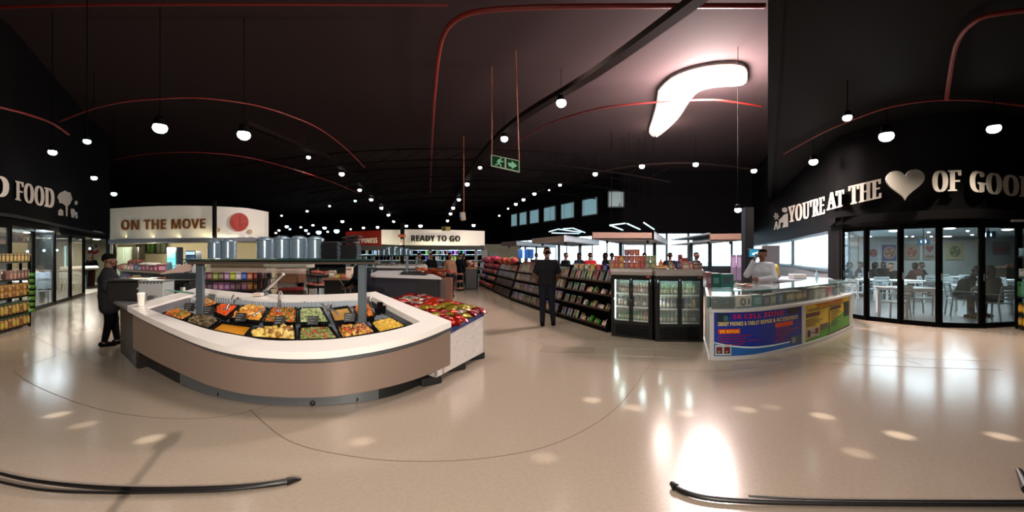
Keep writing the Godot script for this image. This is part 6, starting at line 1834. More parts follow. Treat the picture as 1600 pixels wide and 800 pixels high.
# ---------- magazine racks along the aisle ----------
func cover_tex(s: int) -> ImageTexture:
	var r := RandomNumberGenerator.new()
	r.seed = s * 77 + 5
	var im := Image.create(48, 64, false, Image.FORMAT_RGB8)
	var bg := rc(r.randf(), r.randf_range(0.08, 0.45), r.randf_range(0.35, 0.75))
	im.fill(bg)
	im.fill_rect(Rect2i(3, 2, 42, 9), rc(r.randf(), r.randf_range(0.2, 0.8), r.randf_range(0.2, 0.85)))
	var skin := Color(0.62, 0.42, 0.32).lerp(Color(0.35, 0.2, 0.14), r.randf())
	var cx := r.randi_range(18, 30)
	for y in 64:
		for x in 48:
			var e := pow((x - cx) / 8.5, 2) + pow((y - 26) / 11.0, 2)
			var h := pow((x - cx) / 11.5, 2) + pow((y - 23) / 14.0, 2)
			var b := pow((x - cx) / 19.0, 2) + pow((y - 66) / 27.0, 2)
			if b < 1.0: im.set_pixel(x, y, bg.inverted().darkened(0.35))
			if h < 1.0 and y > 9: im.set_pixel(x, y, Color(0.10, 0.06, 0.05))
			if e < 1.0: im.set_pixel(x, y, skin)
	for k in 5:
		im.fill_rect(Rect2i(3 if k % 2 else 27, 38 + k * 5, r.randi_range(9, 17), 2), Color(0.85, 0.8, 0.6) if k % 2 else Color(0.75, 0.2, 0.2))
	return ImageTexture.create_from_image(im)
func print_mat(key: String, tex: Texture2D) -> StandardMaterial3D:
	var m := textured(key, tex, 0.35)
	m.texture_filter = BaseMaterial3D.TEXTURE_FILTER_LINEAR
	return m
func mag_mesh() -> Mesh:
	if not unit.has("mag"):
		var st := mk()
		quad(st, Vector3(-0.5, 0, 0.011), Vector3(0.5, 0, 0.011), Vector3(0.5, 1, 0.011), Vector3(-0.5, 1, 0.011))
		quad(st, Vector3(0.5, 0, -0.011), Vector3(-0.5, 0, -0.011), Vector3(-0.5, 1, -0.011), Vector3(0.5, 1, -0.011), Rect2(0.9, 0.3, 0.05, 0.05))
		for k in [[-0.5, 0, -0.5, 1], [0.5, 1, 0.5, 0], [-0.5, 1, 0.5, 1], [0.5, 0, -0.5, 0]]:
			quad(st, Vector3(k[0], k[1], -0.011), Vector3(k[0], k[1], 0.011), Vector3(k[2], k[3], 0.011), Vector3(k[2], k[3], -0.011), Rect2(0.9, 0.3, 0.05, 0.05))
		st.generate_normals()
		unit["mag"] = st.commit()
	return unit["mag"]
func along(p0: Vector3, p1: Vector3) -> Transform3D:      # p0 near end, p1 far end; z looks into the aisle
	var x := (p0 - p1).normalized()
	return Transform3D(Basis(x, Vector3.UP, x.cross(Vector3.UP)), (p0 + p1) * 0.5)

func rack_unit(label: String, p0: Vector3, p1: Vector3, tall: float) -> Node3D:
	var t := thing("magazine_rack", label, "rack")
	t.transform = along(p0, p1)
	var wd := p0.distance_to(p1)
	var dark := mat("rack_black", Color.BLACK)
	obj("back", slab(mk(), [Vector3(-wd / 2, 0, -0.42), Vector3(wd / 2, 0, -0.42), Vector3(wd / 2, tall, -0.42), Vector3(-wd / 2, tall, -0.42)], Vector3(0, 0, -0.05)), dark, t)
	obj("base", box(mk(), Vector3(0, 0.045, -0.2), Vector3(wd, 0.09, 0.42), Basis(), 0.006), dark, t)
	for s in [-1, 1]:
		obj("side", slab(mk(), [Vector3(s * wd / 2, 0, 0.0), Vector3(s * wd / 2, 0, -0.45), Vector3(s * wd / 2, tall, -0.45), Vector3(s * wd / 2, tall, -0.36), Vector3(s * wd / 2, 0.14, 0.02)], Vector3(-s * 0.02, 0, 0)), dark, t)
	for k in 4:
		var y: float = [0.10, 0.43, 0.74, 1.02][k]
		var z := -k * 0.085
		obj("shelf", box(mk(), Vector3(0, y - 0.008, z - 0.11), Vector3(wd - 0.04, 0.016, 0.25)), dark, t)
		obj("lip", box(mk(), Vector3(0, y + 0.012, z + 0.018), Vector3(wd - 0.03, 0.04, 0.012), Basis(), 0.003), mat("lip_brown", Color(0.22, 0.13, 0.09), 0.4), t)
	return t
func on_rack(t: Node3D, x: float, k: int, tilt := -0.32, lift := 0.0, back := 0.0) -> Transform3D:
	return t.transform * Transform3D(Basis.from_euler(Vector3(tilt, 0, 0)), Vector3(x, [0.10, 0.43, 0.74, 1.02][k] + 0.002 + lift, -k * 0.085 - 0.02 - back))

func magazine(label: String, group: String, tf: Transform3D, wd: float, ht: float, s: int) -> void:
	var o := obj("magazine", mag_mesh(), print_mat("cover_%d" % (s % 14), M["cover_%d" % (s % 14)].albedo_texture if M.has("cover_%d" % (s % 14)) else cover_tex(s % 14)))
	o.transform = tf * Transform3D(Basis.from_scale(Vector3(wd, ht, 1)), Vector3.ZERO)
	tag(o, label, "magazine", group)

func racks() -> void:
	var ord := ["lowest", "second lowest", "second highest", "top"]
	var A := rack_unit("black sloping magazine rack next to the fridges", fl(948, 519.5), fl(874, 496), 1.36)
	var wa := fl(948, 519.5).distance_to(fl(874, 496))
	for k in 4:
		var n := 8 if k == 3 else 7
		for i in n:
			var x := -wa / 2 + wa * (i + 0.5) / n
			if k == 3:
				magazine("magazine on the top shelf of the rack next to the fridges", "magazines next to the fridges", on_rack(A, x, 3), 0.19, 0.28, i * 3 + 1)
				var tf := on_rack(A, x, 3, -0.1, 0.22, 0.13)
				var c: Color = [Color(0.62, 0.56, 0.42), Color(0.66, 0.50, 0.36), Color(0.60, 0.58, 0.46), Color(0.62, 0.50, 0.20), Color(0.55, 0.08, 0.07), Color(0.12, 0.16, 0.40), Color(0.58, 0.52, 0.30), Color(0.60, 0.50, 0.24)][i]
				item("card_box", "%s card box behind the top magazines next to the fridges" % ["sand", "peach", "cream", "mustard", "red", "blue", "straw", "honey"][i], "box", "card boxes behind the magazines", tf.origin, 0, Vector3.ONE, [["body", "box", cm(c)], ["printed_panel", "front", cm(c.lightened(0.3))]]).transform = tf * Transform3D(Basis.from_scale(Vector3(0.19, 0.16, 0.05)), Vector3.ZERO)
			elif i < 3:
				magazine("dim magazine on the %s shelf next to the fridges" % ord[k], "magazines next to the fridges", on_rack(A, x, k), 0.2, 0.2, i * 5 + k)
			else:
				for j in 2:
					var c := rc(rng.randf_range(-0.08, 0.16), rng.randf_range(0.2, 0.7), rng.randf_range(0.2, 0.75))
					if rng.randf() < 0.2: c = Color(0.12, 0.40, 0.06)
					if rng.randf() < 0.2: c = Color(0.70, 0.66, 0.60)
					var tf := on_rack(A, x - 0.05 + j * 0.1, k, -0.45, 0.0, 0.02)
					item("snack_pack", "small pack on the %s shelf next to the fridges" % ord[k], "pack", "small packs next to the fridges", tf.origin, 0, Vector3.ONE, [["body", "box", cm(c, 0.3)], ["printed_panel", "front", cm(c.lightened(0.3), 0.3)], ["stripe", "stripe", cm(c.darkened(0.4), 0.3)]]).transform = tf * Transform3D(Basis.from_scale(Vector3(0.085, rng.randf_range(0.10, 0.17), 0.05)), Vector3.ZERO)
	var B := rack_unit("long black magazine rack before and beyond the bowed man", fl(872, 495.5), fl(798, 469), 1.36)
	var wb := fl(872, 495.5).distance_to(fl(798, 469))
	for k in 4:
		for i in 16:
			var x := -wb / 2 + wb * (i + 0.5) / 16
			magazine("magazine on the %s shelf of the long rack" % ord[k], "magazines in the long rack by the bowed man", on_rack(B, x, k), 0.24, 0.30 if k == 3 else 0.24, i * 3 + k * 5)
	for i in 6:
		var tf := on_rack(B, -wb / 2 + 0.4 + i * 0.45, 3, -0.15, 0.16, 0.12)
		item("card_box", "brown card box on top of the long rack by the bowed man", "box", "card boxes behind the magazines", tf.origin, 0, Vector3.ONE, [["body", "box", cm(Color(0.42, 0.22, 0.16) if i % 2 else Color(0.30, 0.12, 0.09))], ["printed_panel", "front", cm(Color(0.50, 0.36, 0.26))]]).transform = tf * Transform3D(Basis.from_scale(Vector3(0.36, 0.22, 0.06)), Vector3.ZERO)
	var C := rack_unit("dark sweets rack beyond the long magazine rack", fl(796, 468), fl(771, 456), 1.38)
	var wc := fl(796, 468).distance_to(fl(771, 456))
	for k in 4:
		for i in 12:
			var c := rc(rng.randf_range(-0.04, 0.13), rng.randf_range(0.3, 0.8), rng.randf_range(0.10, 0.34) if k < 3 else rng.randf_range(0.3, 0.6))
			var tf := on_rack(C, -wc / 2 + wc * (i + 0.5) / 12, k, -0.4)
			item("sweet_packet", "dark sweets packet on the %s shelf of the sweets rack" % ord[k], "packet", "packets in the dark sweets rack", tf.origin, 0, Vector3.ONE, [["body", "box", cm(c, 0.35)]]).transform = tf * Transform3D(Basis.from_scale(Vector3(wc / 13.0, 0.24, 0.06)), Vector3.ZERO)
	for i in 14:
		var o := obj("soft_toy", lens_of(Vector3.ZERO, Vector3(0.13, rng.randf_range(0.07, 0.14), 0.12)), cm([Color(0.52, 0.36, 0.10), Color(0.50, 0.10, 0.14), Color(0.40, 0.44, 0.12), Color(0.55, 0.25, 0.12)][i % 4], 0.7))
		o.position = C.transform * Vector3(-wc / 2 + wc * (i + 0.5) / 14.0, 1.36 + rng.randf() * 0.1, -0.3 + 0.1 * (i % 2))
		tag(o, "bright wrapped treat heaped on top of the dark sweets rack", "treat", "treats on the sweets rack")
	var D := rack_unit("rack of pink and red packets farthest down the aisle", fl(769.5, 455), fl(749, 445), 1.38)
	var wd := fl(769.5, 455).distance_to(fl(749, 445))
	for k in 4:
		for i in 10:
			var c: Color = [Color(0.52, 0.06, 0.06), Color(0.10, 0.16, 0.40) if i < 6 else Color(0.6, 0.4, 0.3), Color(0.50, 0.10, 0.20), Color(0.62, 0.14, 0.28)][k]
			if rng.randf() < 0.25: c = Color(0.55, 0.35, 0.33)
			var o := obj("pink_packet", lens_of(Vector3.ZERO, Vector3(wd / rng.randf_range(17.0, 26.0), rng.randf_range(0.08, 0.13), 0.10)), cm(c, 0.35))
			o.transform = on_rack(D, -wd / 2 + wd * (i + 0.5) / 10.0, k, 0, 0.11, 0.02)
			tag(o, "%s packet on the %s shelf of the farthest rack" % [["red", "blue or tan", "crimson", "pink"][k], ord[k]], "packet", "puffed packets in the farthest rack")
	for i in 12:
		var o := obj("pink_packet", lens_of(Vector3.ZERO, Vector3(0.16, 0.12, 0.13)), cm([Color(0.62, 0.12, 0.26), Color(0.60, 0.28, 0.30), Color(0.66, 0.18, 0.34)][i % 3], 0.35))
		o.position = D.transform * Vector3(-wd / 2 + wd * (i + 0.5) / 12.0, 1.36 + rng.randf() * 0.14, -0.25)
		tag(o, "pink puffed packet heaped on top of the farthest rack", "packet", "puffed packets in the farthest rack")

# ---------- fridges ----------
func fridge(label: String, p0: Vector3, p1: Vector3, which: int, dp: float) -> Node3D:     # p0 left foot, p1 right foot of the front
	var t := thing("drinks_fridge", label, "fridge")
	var x := (p1 - p0).normalized()
	t.transform = Transform3D(Basis(x, Vector3.UP, x.cross(Vector3.UP)), (p0 + p1) * 0.5)
	var wd := p0.distance_to(p1) - 0.01
	var tall := 1.30
	var bk := mat("fridge_black", Color(0.02, 0.021, 0.024), 0.3)
	var sh := mk()
	for s in [-1, 1]: box(sh, Vector3(s * (wd / 2 - 0.025), tall / 2, -dp / 2), Vector3(0.05, tall, dp), Basis(), 0.01)
	box(sh, Vector3(0, tall / 2, -dp + 0.02), Vector3(wd - 0.1, tall, 0.04))
	box(sh, Vector3(0, 0.16, -dp / 2), Vector3(wd - 0.1, 0.32, dp - 0.02))
	box(sh, Vector3(0, tall - 0.08, -dp / 2), Vector3(wd - 0.1, 0.13, dp), Basis(), 0.01)
	obj("cabinet", sh, bk, t)
	# rounded header along the top edge
	var pr := []
	for k in 7: pr.append(Vector3(-wd / 2, tall - 0.02 + 0.075 * sin(PI / 2 * k / 6.0), 0.02 - 0.10 * (1.0 - cos(PI / 2 * k / 6.0))))
	var hd := mk()
	hd.set_smooth_group(1)
	for k in 6:
		quad(hd, pr[k], pr[k] + Vector3(wd, 0, 0), pr[k + 1] + Vector3(wd, 0, 0), pr[k + 1])
	hd.set_smooth_group(-1)
	quad(hd, pr[6], pr[6] + Vector3(wd, 0, 0), Vector3(wd / 2, tall + 0.055, -dp), Vector3(-wd / 2, tall + 0.055, -dp))
	quad(hd, pr[0] + Vector3(0, -0.05, 0), pr[0] + Vector3(wd, -0.05, 0), pr[0] + Vector3(wd, 0, 0), pr[0])
	for s in [0.0, wd]: slab(hd, [pr[0] + Vector3(s, -0.05, 0), pr[0] + Vector3(s, 0, 0), pr[2] + Vector3(s, 0, 0), pr[4] + Vector3(s, 0, 0), pr[6] + Vector3(s, 0, 0), Vector3(-wd / 2 + s, tall + 0.055, -dp), Vector3(-wd / 2 + s, tall - 0.07, -dp)], Vector3(-0.002, 0, 0))
	obj("header", hd, mat("header_grey", Color(0.52, 0.49, 0.47), 0.4, 0.1), t)
	obj("badge", box(mk(), Vector3(wd / 2 - 0.08, tall - 0.10, 0.006), Vector3(0.075, 0.03, 0.012), Basis(), 0.004), cm(Color(0.6, 0.25, 0.2)), t)
	for s in [-1, 1]:
		var cx: float = s * (wd / 4 - 0.018)
		var dw := wd / 2 - 0.05
		var d := mk()
		for e in [-1, 1]: box(d, Vector3(cx + e * (dw / 2 - 0.015), 0.735, 0.012), Vector3(0.03, 0.86, 0.03), Basis(), 0.004)
		for y in [0.32, 1.15]: box(d, Vector3(cx, y, 0.012), Vector3(dw - 0.06, 0.03, 0.03), Basis(), 0.004)
		var door := obj("sliding_door", d, bk, t)
		obj("pane", box(mk(), Vector3(cx, 0.735, 0.008), Vector3(dw - 0.06, 0.80, 0.006)), glass("fridge_glass", 0.05), door)
		obj("handle", box(mk(), Vector3(cx - s * (dw / 2 - 0.05), 0.72, 0.03), Vector3(0.02, 0.2, 0.02), Basis(), 0.005), cm(Color(0.1, 0.1, 0.1)), door)
	for k in 7:
		obj("grille_slat", box(mk(), Vector3(0, 0.055 + k * 0.034, 0.006), Vector3(wd - 0.16, 0.012, 0.03), Basis.from_euler(Vector3(0.5, 0, 0)), 0.002), cm(Color(0.05, 0.05, 0.055), 0.3), t)
	var lin := cm(Color(0.34, 0.40, 0.40))
	obj("liner", box(mk(), Vector3(0, 0.76, -dp + 0.05), Vector3(wd - 0.12, 0.86, 0.02)), lin, t)
	var ys := [0.335, 0.60, 0.86]
	for y in ys:
		obj("shelf", box(mk(), Vector3(0, y, -0.06 - (dp - 0.12) / 2), Vector3(wd - 0.12, 0.012, dp - 0.12)), cm(Color(0.7, 0.72, 0.72)), t)
		obj("price_rail", box(mk(), Vector3(0, y - 0.002, -0.065), Vector3(wd - 0.12, 0.035, 0.008)), cm(Color(0.62, 0.62, 0.60)), t)
	obj("lamp_tube", tube(mk(), [Vector3(-wd / 2 + 0.07, 0.36, -0.05), Vector3(-wd / 2 + 0.07, 1.14, -0.05)], 0.012, 6), lit("fridge_tube", Color(0.85, 1.0, 0.95), 3.0 if which == 0 else 1.5), t)
	obj("lamp_tube", tube(mk(), [Vector3(-wd / 2 + 0.08, 1.15, -0.07), Vector3(wd / 2 - 0.08, 1.15, -0.07)], 0.010, 6), lit("fridge_tube_top", Color(0.85, 0.95, 1.0), 2.0), t)
	for x_ in [-0.2, 0.2]:
		var l := omni(t.transform * Vector3(x_, 1.12, -0.09), Color(0.85, 1, 0.97), 0.09, 0.02, "fridge_light")
	omni(t.transform * Vector3(-wd / 2 + 0.09, 0.75, -0.07), Color(0.85, 1, 0.95), 0.07, 0.02, "fridge_light")
	# bottles, three shelves
	var kinds := [[[Color(0.05, 0.28, 0.08), "green"], [Color(0.10, 0.05, 0.05), "dark brown"], [Color(0.16, 0.07, 0.06), "brown"]], [[Color(0.24, 0.30, 0.24), "pale green"], [Color(0.28, 0.22, 0.26), "grey violet"], [Color(0.20, 0.26, 0.10), "olive"]]]
	var n := 10
	for r in 3:
		for k in n:
			for dd in 2:
				var c: Color = kinds[which][r][0]
				var nm: String = kinds[which][r][1]
				if which == 0 and r == 0 and k >= 8:
					c = Color(0.40, 0.10, 0.08); nm = "red"
				if which == 1 and r == 1 and k >= 5:
					c = Color(0.10, 0.12, 0.24) if k < 9 else Color(0.60, 0.42, 0.10); nm = "navy" if k < 9 else "amber"
				if which == 0 and r == 2 and k >= 5: c = Color(0.26, 0.10, 0.06); nm = "reddish brown"
				var lx := -wd / 2 + 0.10 + (wd - 0.20) * (k + 0.5) / n
				item("drink_bottle", "%s bottle, %s shelf, %s row, fridge %s" % [nm, ["lowest", "middle", "top"][r], ["front", "back"][dd], ["beside the magazines", "beside the phone kiosk"][which]], "bottle", "bottles in the fridge " + ["beside the magazines", "beside the phone kiosk"][which], t.transform * Vector3(lx, ys[r] + 0.006, -0.13 - 0.12 * dd), t.rotation.y, Vector3(0.062, 0.215, 0.062), [["body", "bottle", cm(c, 0.2)], ["paper_label", "bottle_label", cm(c.lerp(Color(0.7, 0.6, 0.45), 0.45) if (k + r) % 3 else Color(0.6, 0.58, 0.52))], ["cap", "cap", cm([Color(0.5, 0.3, 0.1), Color(0.55, 0.5, 0.45), Color(0.1, 0.25, 0.1)][r])]])
	return t

func fridges() -> void:
	var f1 := fridge("black glass-door drinks fridge beside the magazine rack", fl(954.5, 525), fl(1020, 532), 0, 0.40)
	var f2 := fridge("black glass-door drinks fridge beside the phone kiosk", fl(1024, 534), fl(1100, 534.5), 1, 0.5)
	# tins on the first fridge: two layers and three on top
	var cols := [Color(0.56, 0.18, 0.14), Color(0.62, 0.42, 0.16), Color(0.40, 0.22, 0.26), Color(0.56, 0.24, 0.14), Color(0.60, 0.26, 0.12), Color(0.54, 0.12, 0.12), Color(0.42, 0.40, 0.28), Color(0.38, 0.44, 0.24)]
	var nm := ["brick red", "golden", "plum", "rust", "orange", "crimson", "khaki", "olive"]
	for layer in 3:
		for k in 8:
			if layer == 2 and not k in [2, 3, 4]: continue
			var lx := -0.36 + k * 0.105
			item("biscuit_tin", "%s lidded tub on the fridge beside the magazines, %s layer" % [nm[k], ["lower", "middle", "topmost"][layer]], "tub", "lidded tubs on the fridge", f1.transform * Vector3(lx, 1.357 + layer * 0.125, -0.16), 0.3 * k, Vector3(0.10, 0.123, 0.10), [["body", "tin", cm(cols[k].lerp(Color(0.42, 0.36, 0.38), 0.45))], ["paper_label", "tin_label", cm(cols[k].lightened(0.15))], ["lid", "tin_lid", cm(Color(0.56, 0.18, 0.12) if k < 6 else Color(0.30, 0.44, 0.16))]])
	for k in 2:
		item("sauce_bottle", ["orange sauce bottle with a white cap at the end of the tubs", "dark sauce bottle at the end of the tubs"][k], "bottle", "", f1.transform * Vector3(-0.43 + k * 0.06, 1.357, -0.10 - 0.1 * k), 0, Vector3(0.055, 0.17, 0.055), [["body", "bottle", cm([Color(0.62, 0.32, 0.08), Color(0.28, 0.12, 0.08)][k], 0.25)], ["paper_label", "bottle_label", cm(Color(0.6, 0.45, 0.25))], ["cap", "cap", cm(Color(0.8, 0.8, 0.78))]])
	# assorted goods on the second
	var q := obj("platter", lathe(mk(), [Vector2(0, 0), Vector2(0.10, 0.0), Vector2(0.14, 0.03), Vector2(0.135, 0.035), Vector2(0.09, 0.01), Vector2(0, 0.01)], 16), cm(Color(0.72, 0.62, 0.5)))
	q.position = f2.transform * Vector3(-0.30, 1.357, -0.16)
	tag(q, "round pale platter on the fridge beside the phone kiosk", "platter")
	item("juice_bottle", "squat orange bottle standing on the round platter", "bottle", "", f2.transform * Vector3(-0.30, 1.368, -0.16), 0, Vector3(0.085, 0.18, 0.085), [["body", "bottle", cm(Color(0.66, 0.33, 0.10), 0.25)], ["paper_label", "bottle_label", cm(Color(0.66, 0.46, 0.26))], ["cap", "cap", cm(Color(0.4, 0.3, 0.2))]])
	for k in 4:
		item("orange_fruit", "orange fruit lying on the round platter", "fruit", "fruit on the platter", f2.transform * Vector3(-0.30 + [-0.08, 0.09, 0.04, -0.03][k], 1.372, -0.16 + [0.03, 0.02, 0.08, 0.09][k]), 0, Vector3(0.05, 0.05, 0.05), [["body", "can", cm(Color(0.68, 0.36, 0.10))]])
	var tall := [[-0.12, 0.12, 0.06, Color(0.50, 0.48, 0.36), "small greenish jar"], [-0.08, 0.09, 0.06, Color(0.48, 0.20, 0.16), "small red jar"], [0.02, 0.15, 0.08, Color(0.10, 0.12, 0.30), "dark blue pack"], [0.055, 0.27, 0.06, Color(0.50, 0.14, 0.22), "tall red canister"], [0.15, 0.11, 0.12, Color(0.62, 0.54, 0.44), "pale carton"], [0.16, 0.21, 0.13, Color(0.58, 0.24, 0.18), "red display carton"], [0.25, 0.13, 0.05, Color(0.70, 0.40, 0.44), "pink pack"], [0.34, 0.11, 0.09, Color(0.40, 0.27, 0.18), "brown box"], [0.42, 0.11, 0.07, Color(0.34, 0.22, 0.15), "darker brown box"]]
	for g in tall:
		carton("%s on the fridge beside the phone kiosk" % g[4], "goods on the second fridge", f2.transform * Vector3(g[0], 1.357, -0.14 if g[4] != "red display carton" else -0.24), f2.rotation.y, Vector3(g[2], g[1], 0.08), g[3], g[3].lightened(0.25), "goods_box")

# ---------- the phone kiosk ----------
var KB: PackedVector3Array
func kp(u: float, y: float, fwd := 0.0) -> Vector3:        # on the kiosk's curved front at column u
	for i in range(1, KB.size()):
		var ua := 800.0 - F * KB[i - 1].x / KB[i - 1].z
		var ub := 800.0 - F * KB[i].x / KB[i].z
		if u <= ub or i == KB.size() - 1:
			var p := KB[i - 1].lerp(KB[i], (u - ua) / (ub - ua))
			var n := Vector3(-(KB[i] - KB[i - 1]).z, 0, (KB[i] - KB[i - 1]).x).normalized()
			return p + Vector3(0, y, 0) + n * fwd
	return KB[0]
func kband(u0: float, u1: float, y0: float, y1: float, fwd: float, thick := 0.02, n := 8) -> SurfaceTool:
	var A := PackedVector3Array()
	var B := PackedVector3Array()
	var O := []
	for u in steps(u0, u1, n):
		A.append(kp(u, y0, fwd))
		B.append(kp(u, y1, fwd))
		O.append(kp(u, 0, fwd - thick) - kp(u, 0, fwd))
	return band(mk(), A, B, O)
func ktext(s: String, u0: float, u1: float, y0: float, y1: float, col: Color, parent: Node) -> void:
	line_of_text(s, "sans", func(x: float, y: float, _d: float) -> Vector3: return kp(lerpf(u0, u1, x), lerpf(y0, y1, y), 0.012), cm(col), parent, "lettering")

func phone_kiosk() -> void:
	KB = smooth([fl(1109, 562.5), fl(1146, 562), fl(1190, 557.5), fl(1250, 543.5), fl(1293, 529), fl(1330, 512)], 8)
	var white := mat("kiosk_white", Color(0.74, 0.74, 0.73), 0.35)
	var t := thing("phone_kiosk", "curved white phone kiosk with printed banners below a glass showcase", "kiosk")
	obj("skirting", kband(1109, 1330, 0.0, 0.062, 0.03, 0.05, 24), white, t)
	obj("ledge", kband(1109, 1330, 0.735, 0.775, 0.04, 0.08, 24), white, t)
	obj("carcass", kband(1112, 1329, 0.0, 0.735, -0.02, 0.03, 24), cm(Color(0.45, 0.46, 0.48)), t)
	for u in [1112.5, 1254.5, 1328.5]: obj("upright", kband(u - 2.2, u + 2.2, 0.05, 0.75, 0.02, 0.04, 2), white, t)
	# side towards the fridges
	var s0 := kp(1109, 0)
	var s1 := fl(1101, 531)
	obj("side_panel", slab(mk(), [s0, s1, s1 + Vector3(0, 1.06, 0), s0 + Vector3(0, 0.775, 0)], Vector3(0.03, 0, 0)), white, t)
	obj("side_skirting", slab(mk(), [s0 + Vector3(-0.03, 0, 0), s1 + Vector3(-0.03, 0, 0), s1 + Vector3(-0.03, 0.06, 0), s0 + Vector3(-0.03, 0.06, 0)], Vector3(0.03, 0, 0)), white, t)
	# showcase floor, worktop behind, glass
	var F0 := PackedVector3Array()
	var F1 := PackedVector3Array()
	var G0 := PackedVector3Array()
	var G1 := PackedVector3Array()
	for u in steps(1111, 1329, 20):
		F0.append(kp(u, 0.772, 0.0))
		var ub := lerpf(1134, 1329, (u - 1111) / 218.0)
		F1.append(kp(ub, 0.772, -0.55))
		G0.append(kp(u, 1.06, 0.01))
		G1.append(kp(ub, 1.06, -0.62))
	obj("showcase_floor", band(mk(), F0, F1, Vector3(0, -0.02, 0)), white, t)
	obj("glass_top", band(mk(), G0, G1, Vector3(0, 0.008, 0)), glass("top_glass", 0.16, Color(0.75, 0.9, 0.9)), t)
	obj("glass_edge", tube(mk(), G0, 0.006, 5), mat("glass_edge_green", Color.WHITE), t)
	for k in 4:
		var a := 1111.0 + k * 54.5
		obj("pane", kband(a + 0.4, a + 54.1, 0.775, 1.058, 0.0, 0.006, 6), glass("case_glass", 0.06), t)
	obj("rear_board", kband(1137, 1329, 0.0, 0.76, -0.53, 0.03, 20), white, t)
	# banners
	var blue := thing("banner", "blue printed phone repair banner on the kiosk front", "banner")
	obj("sheet", kband(1115, 1252, 0.062, 0.735, 0.004, 0.012, 16), cm(Color(0.04, 0.17, 0.56)), blue)
	ktext("SK CELL ZONE", 1144, 1224, 0.628, 0.70, Color(0.78, 0.08, 0.16), blue)
	ktext("SMART PHONES & TABLET REPAIR & ACCESSORIES", 1121, 1246, 0.525, 0.585, Color(0.86, 0.82, 0.45), blue)
	obj("tag", kband(1122, 1156, 0.40, 0.475, 0.008, 0.004, 4), cm(Color(0.80, 0.20, 0.06)), blue)
	ktext("WE REPAIR", 1124, 1154, 0.415, 0.46, Color(0.95, 0.75, 0.15), blue)
	obj("tag", kband(1211, 1238, 0.43, 0.50, 0.008, 0.004, 4), cm(Color(0.84, 0.34, 0.05)), blue)
	ktext("WE TRADE", 1213, 1236, 0.445, 0.487, Color(0.95, 0.2, 0.12), blue)
	for k in 4:
		obj("print_line", kband(1122, 1122 + [52, 44, 66, 40][k], 0.355 - k * 0.042, 0.372 - k * 0.042, 0.006, 0.003, 5), cm(Color(0.52, 0.08, 0.24)), blue)
	for k in 6:
		obj("print_line", kband(1211, 1211 + [22, 36, 27, 20, 16, 30][k], 0.395 - k * 0.04, 0.412 - k * 0.04, 0.006, 0.003, 4), cm(Color(0.52, 0.08, 0.26)), blue)
	var sw0 := PackedVector3Array()
	var sw1 := PackedVector3Array()
	var sw2 := PackedVector3Array()
	for i in 17:
		var u := lerpf(1115.5, 1251, i / 16.0)
		var yy := 0.115 + 0.16 * pow(1.0 - i / 16.0, 2.2) + 0.05 * pow(i / 16.0, 2.0)
		sw0.append(kp(u, 0.064, 0.007))
		sw1.append(kp(u, yy - 0.012, 0.007))
		sw2.append(kp(u, yy + 0.012 * sin(PI * i / 16.0) + 0.001, 0.007))
	obj("wave", band(mk(), sw0, sw1, Vector3(0, 0, -0.004)), cm(Color(0.10, 0.38, 0.62)), blue)
	obj("wave_edge", band(mk(), sw1, sw2, Vector3(0, 0, -0.004)), cm(Color(0.80, 0.86, 0.9)), blue)
	obj("picture", kband(1117, 1142, 0.075, 0.235, 0.010, 0.004, 3), cm(Color(0.66, 0.66, 0.66)), blue)
	for k in 2:
		obj("phone_print", kband(1119 + k * 12, 1128 + k * 12, 0.10, 0.20, 0.013, 0.003, 2), cm(Color(0.10, 0.08, 0.12)), blue)
		obj("screen_print", kband(1120.2 + k * 12, 1126.8 + k * 12, 0.12, 0.185, 0.015, 0.002, 2), cm(Color(0.45, 0.08, 0.10)), blue)
		obj("screen_print", kband(1121 + k * 12, 1124.5 + k * 12, 0.115, 0.14, 0.016, 0.002, 2), cm(Color(0.6, 0.5, 0.44)), blue)
	obj("picture", kband(1120, 1139, 0.575, 0.71, 0.008, 0.004, 3), cm(Color(0.05, 0.10, 0.14)), blue)
	obj("picture_glint", kband(1130, 1137, 0.60, 0.68, 0.011, 0.003, 3), cm(Color(0.20, 0.34, 0.40)), blue)
	obj("picture", kband(1231, 1247, 0.62, 0.72, 0.008, 0.004, 3), cm(Color(0.04, 0.05, 0.09)), blue)
	obj("picture", kband(1234, 1251, 0.10, 0.23, 0.010, 0.004, 3), cm(Color(0.22, 0.30, 0.36)), blue)
	obj("phone_print", kband(1236, 1242, 0.12, 0.21, 0.013, 0.003, 2), cm(Color(0.5, 0.52, 0.54)), blue)
	var yel := thing("banner", "yellow and green printed phone repair banner on the kiosk front", "banner")
	obj("sheet", kband(1257, 1326.5, 0.062, 0.735, 0.004, 0.012, 10), cm(Color(0.80, 0.66, 0.06)), yel)
	var g0 := PackedVector3Array()
	var g1 := PackedVector3Array()
	for i in 9:
		var u := lerpf(1257.5, 1326, i / 8.0)
		g0.append(kp(u, 0.064, 0.007))
		g1.append(kp(u, 0.10 + 0.40 * pow(i / 8.0, 1.4), 0.007))
	obj("green_field", band(mk(), g0, g1, Vector3(0, 0, -0.004)), cm(Color(0.28, 0.58, 0.10)), yel)
	ktext("SK CELL ZONE", 1275, 1316, 0.655, 0.71, Color(0.85, 0.20, 0.05), yel)
	ktext("SMART PHONES & TABLET REPAIR & ACCESSORIES", 1262, 1318, 0.605, 0.642, Color(0.14, 0.10, 0.05), yel)
	obj("tag", kband(1259, 1280, 0.50, 0.57, 0.010, 0.004, 3), cm(Color(0.20, 0.04, 0.14)), yel)
	obj("tag", kband(1297, 1313, 0.53, 0.59, 0.010, 0.004, 3), cm(Color(0.20, 0.04, 0.14)), yel)
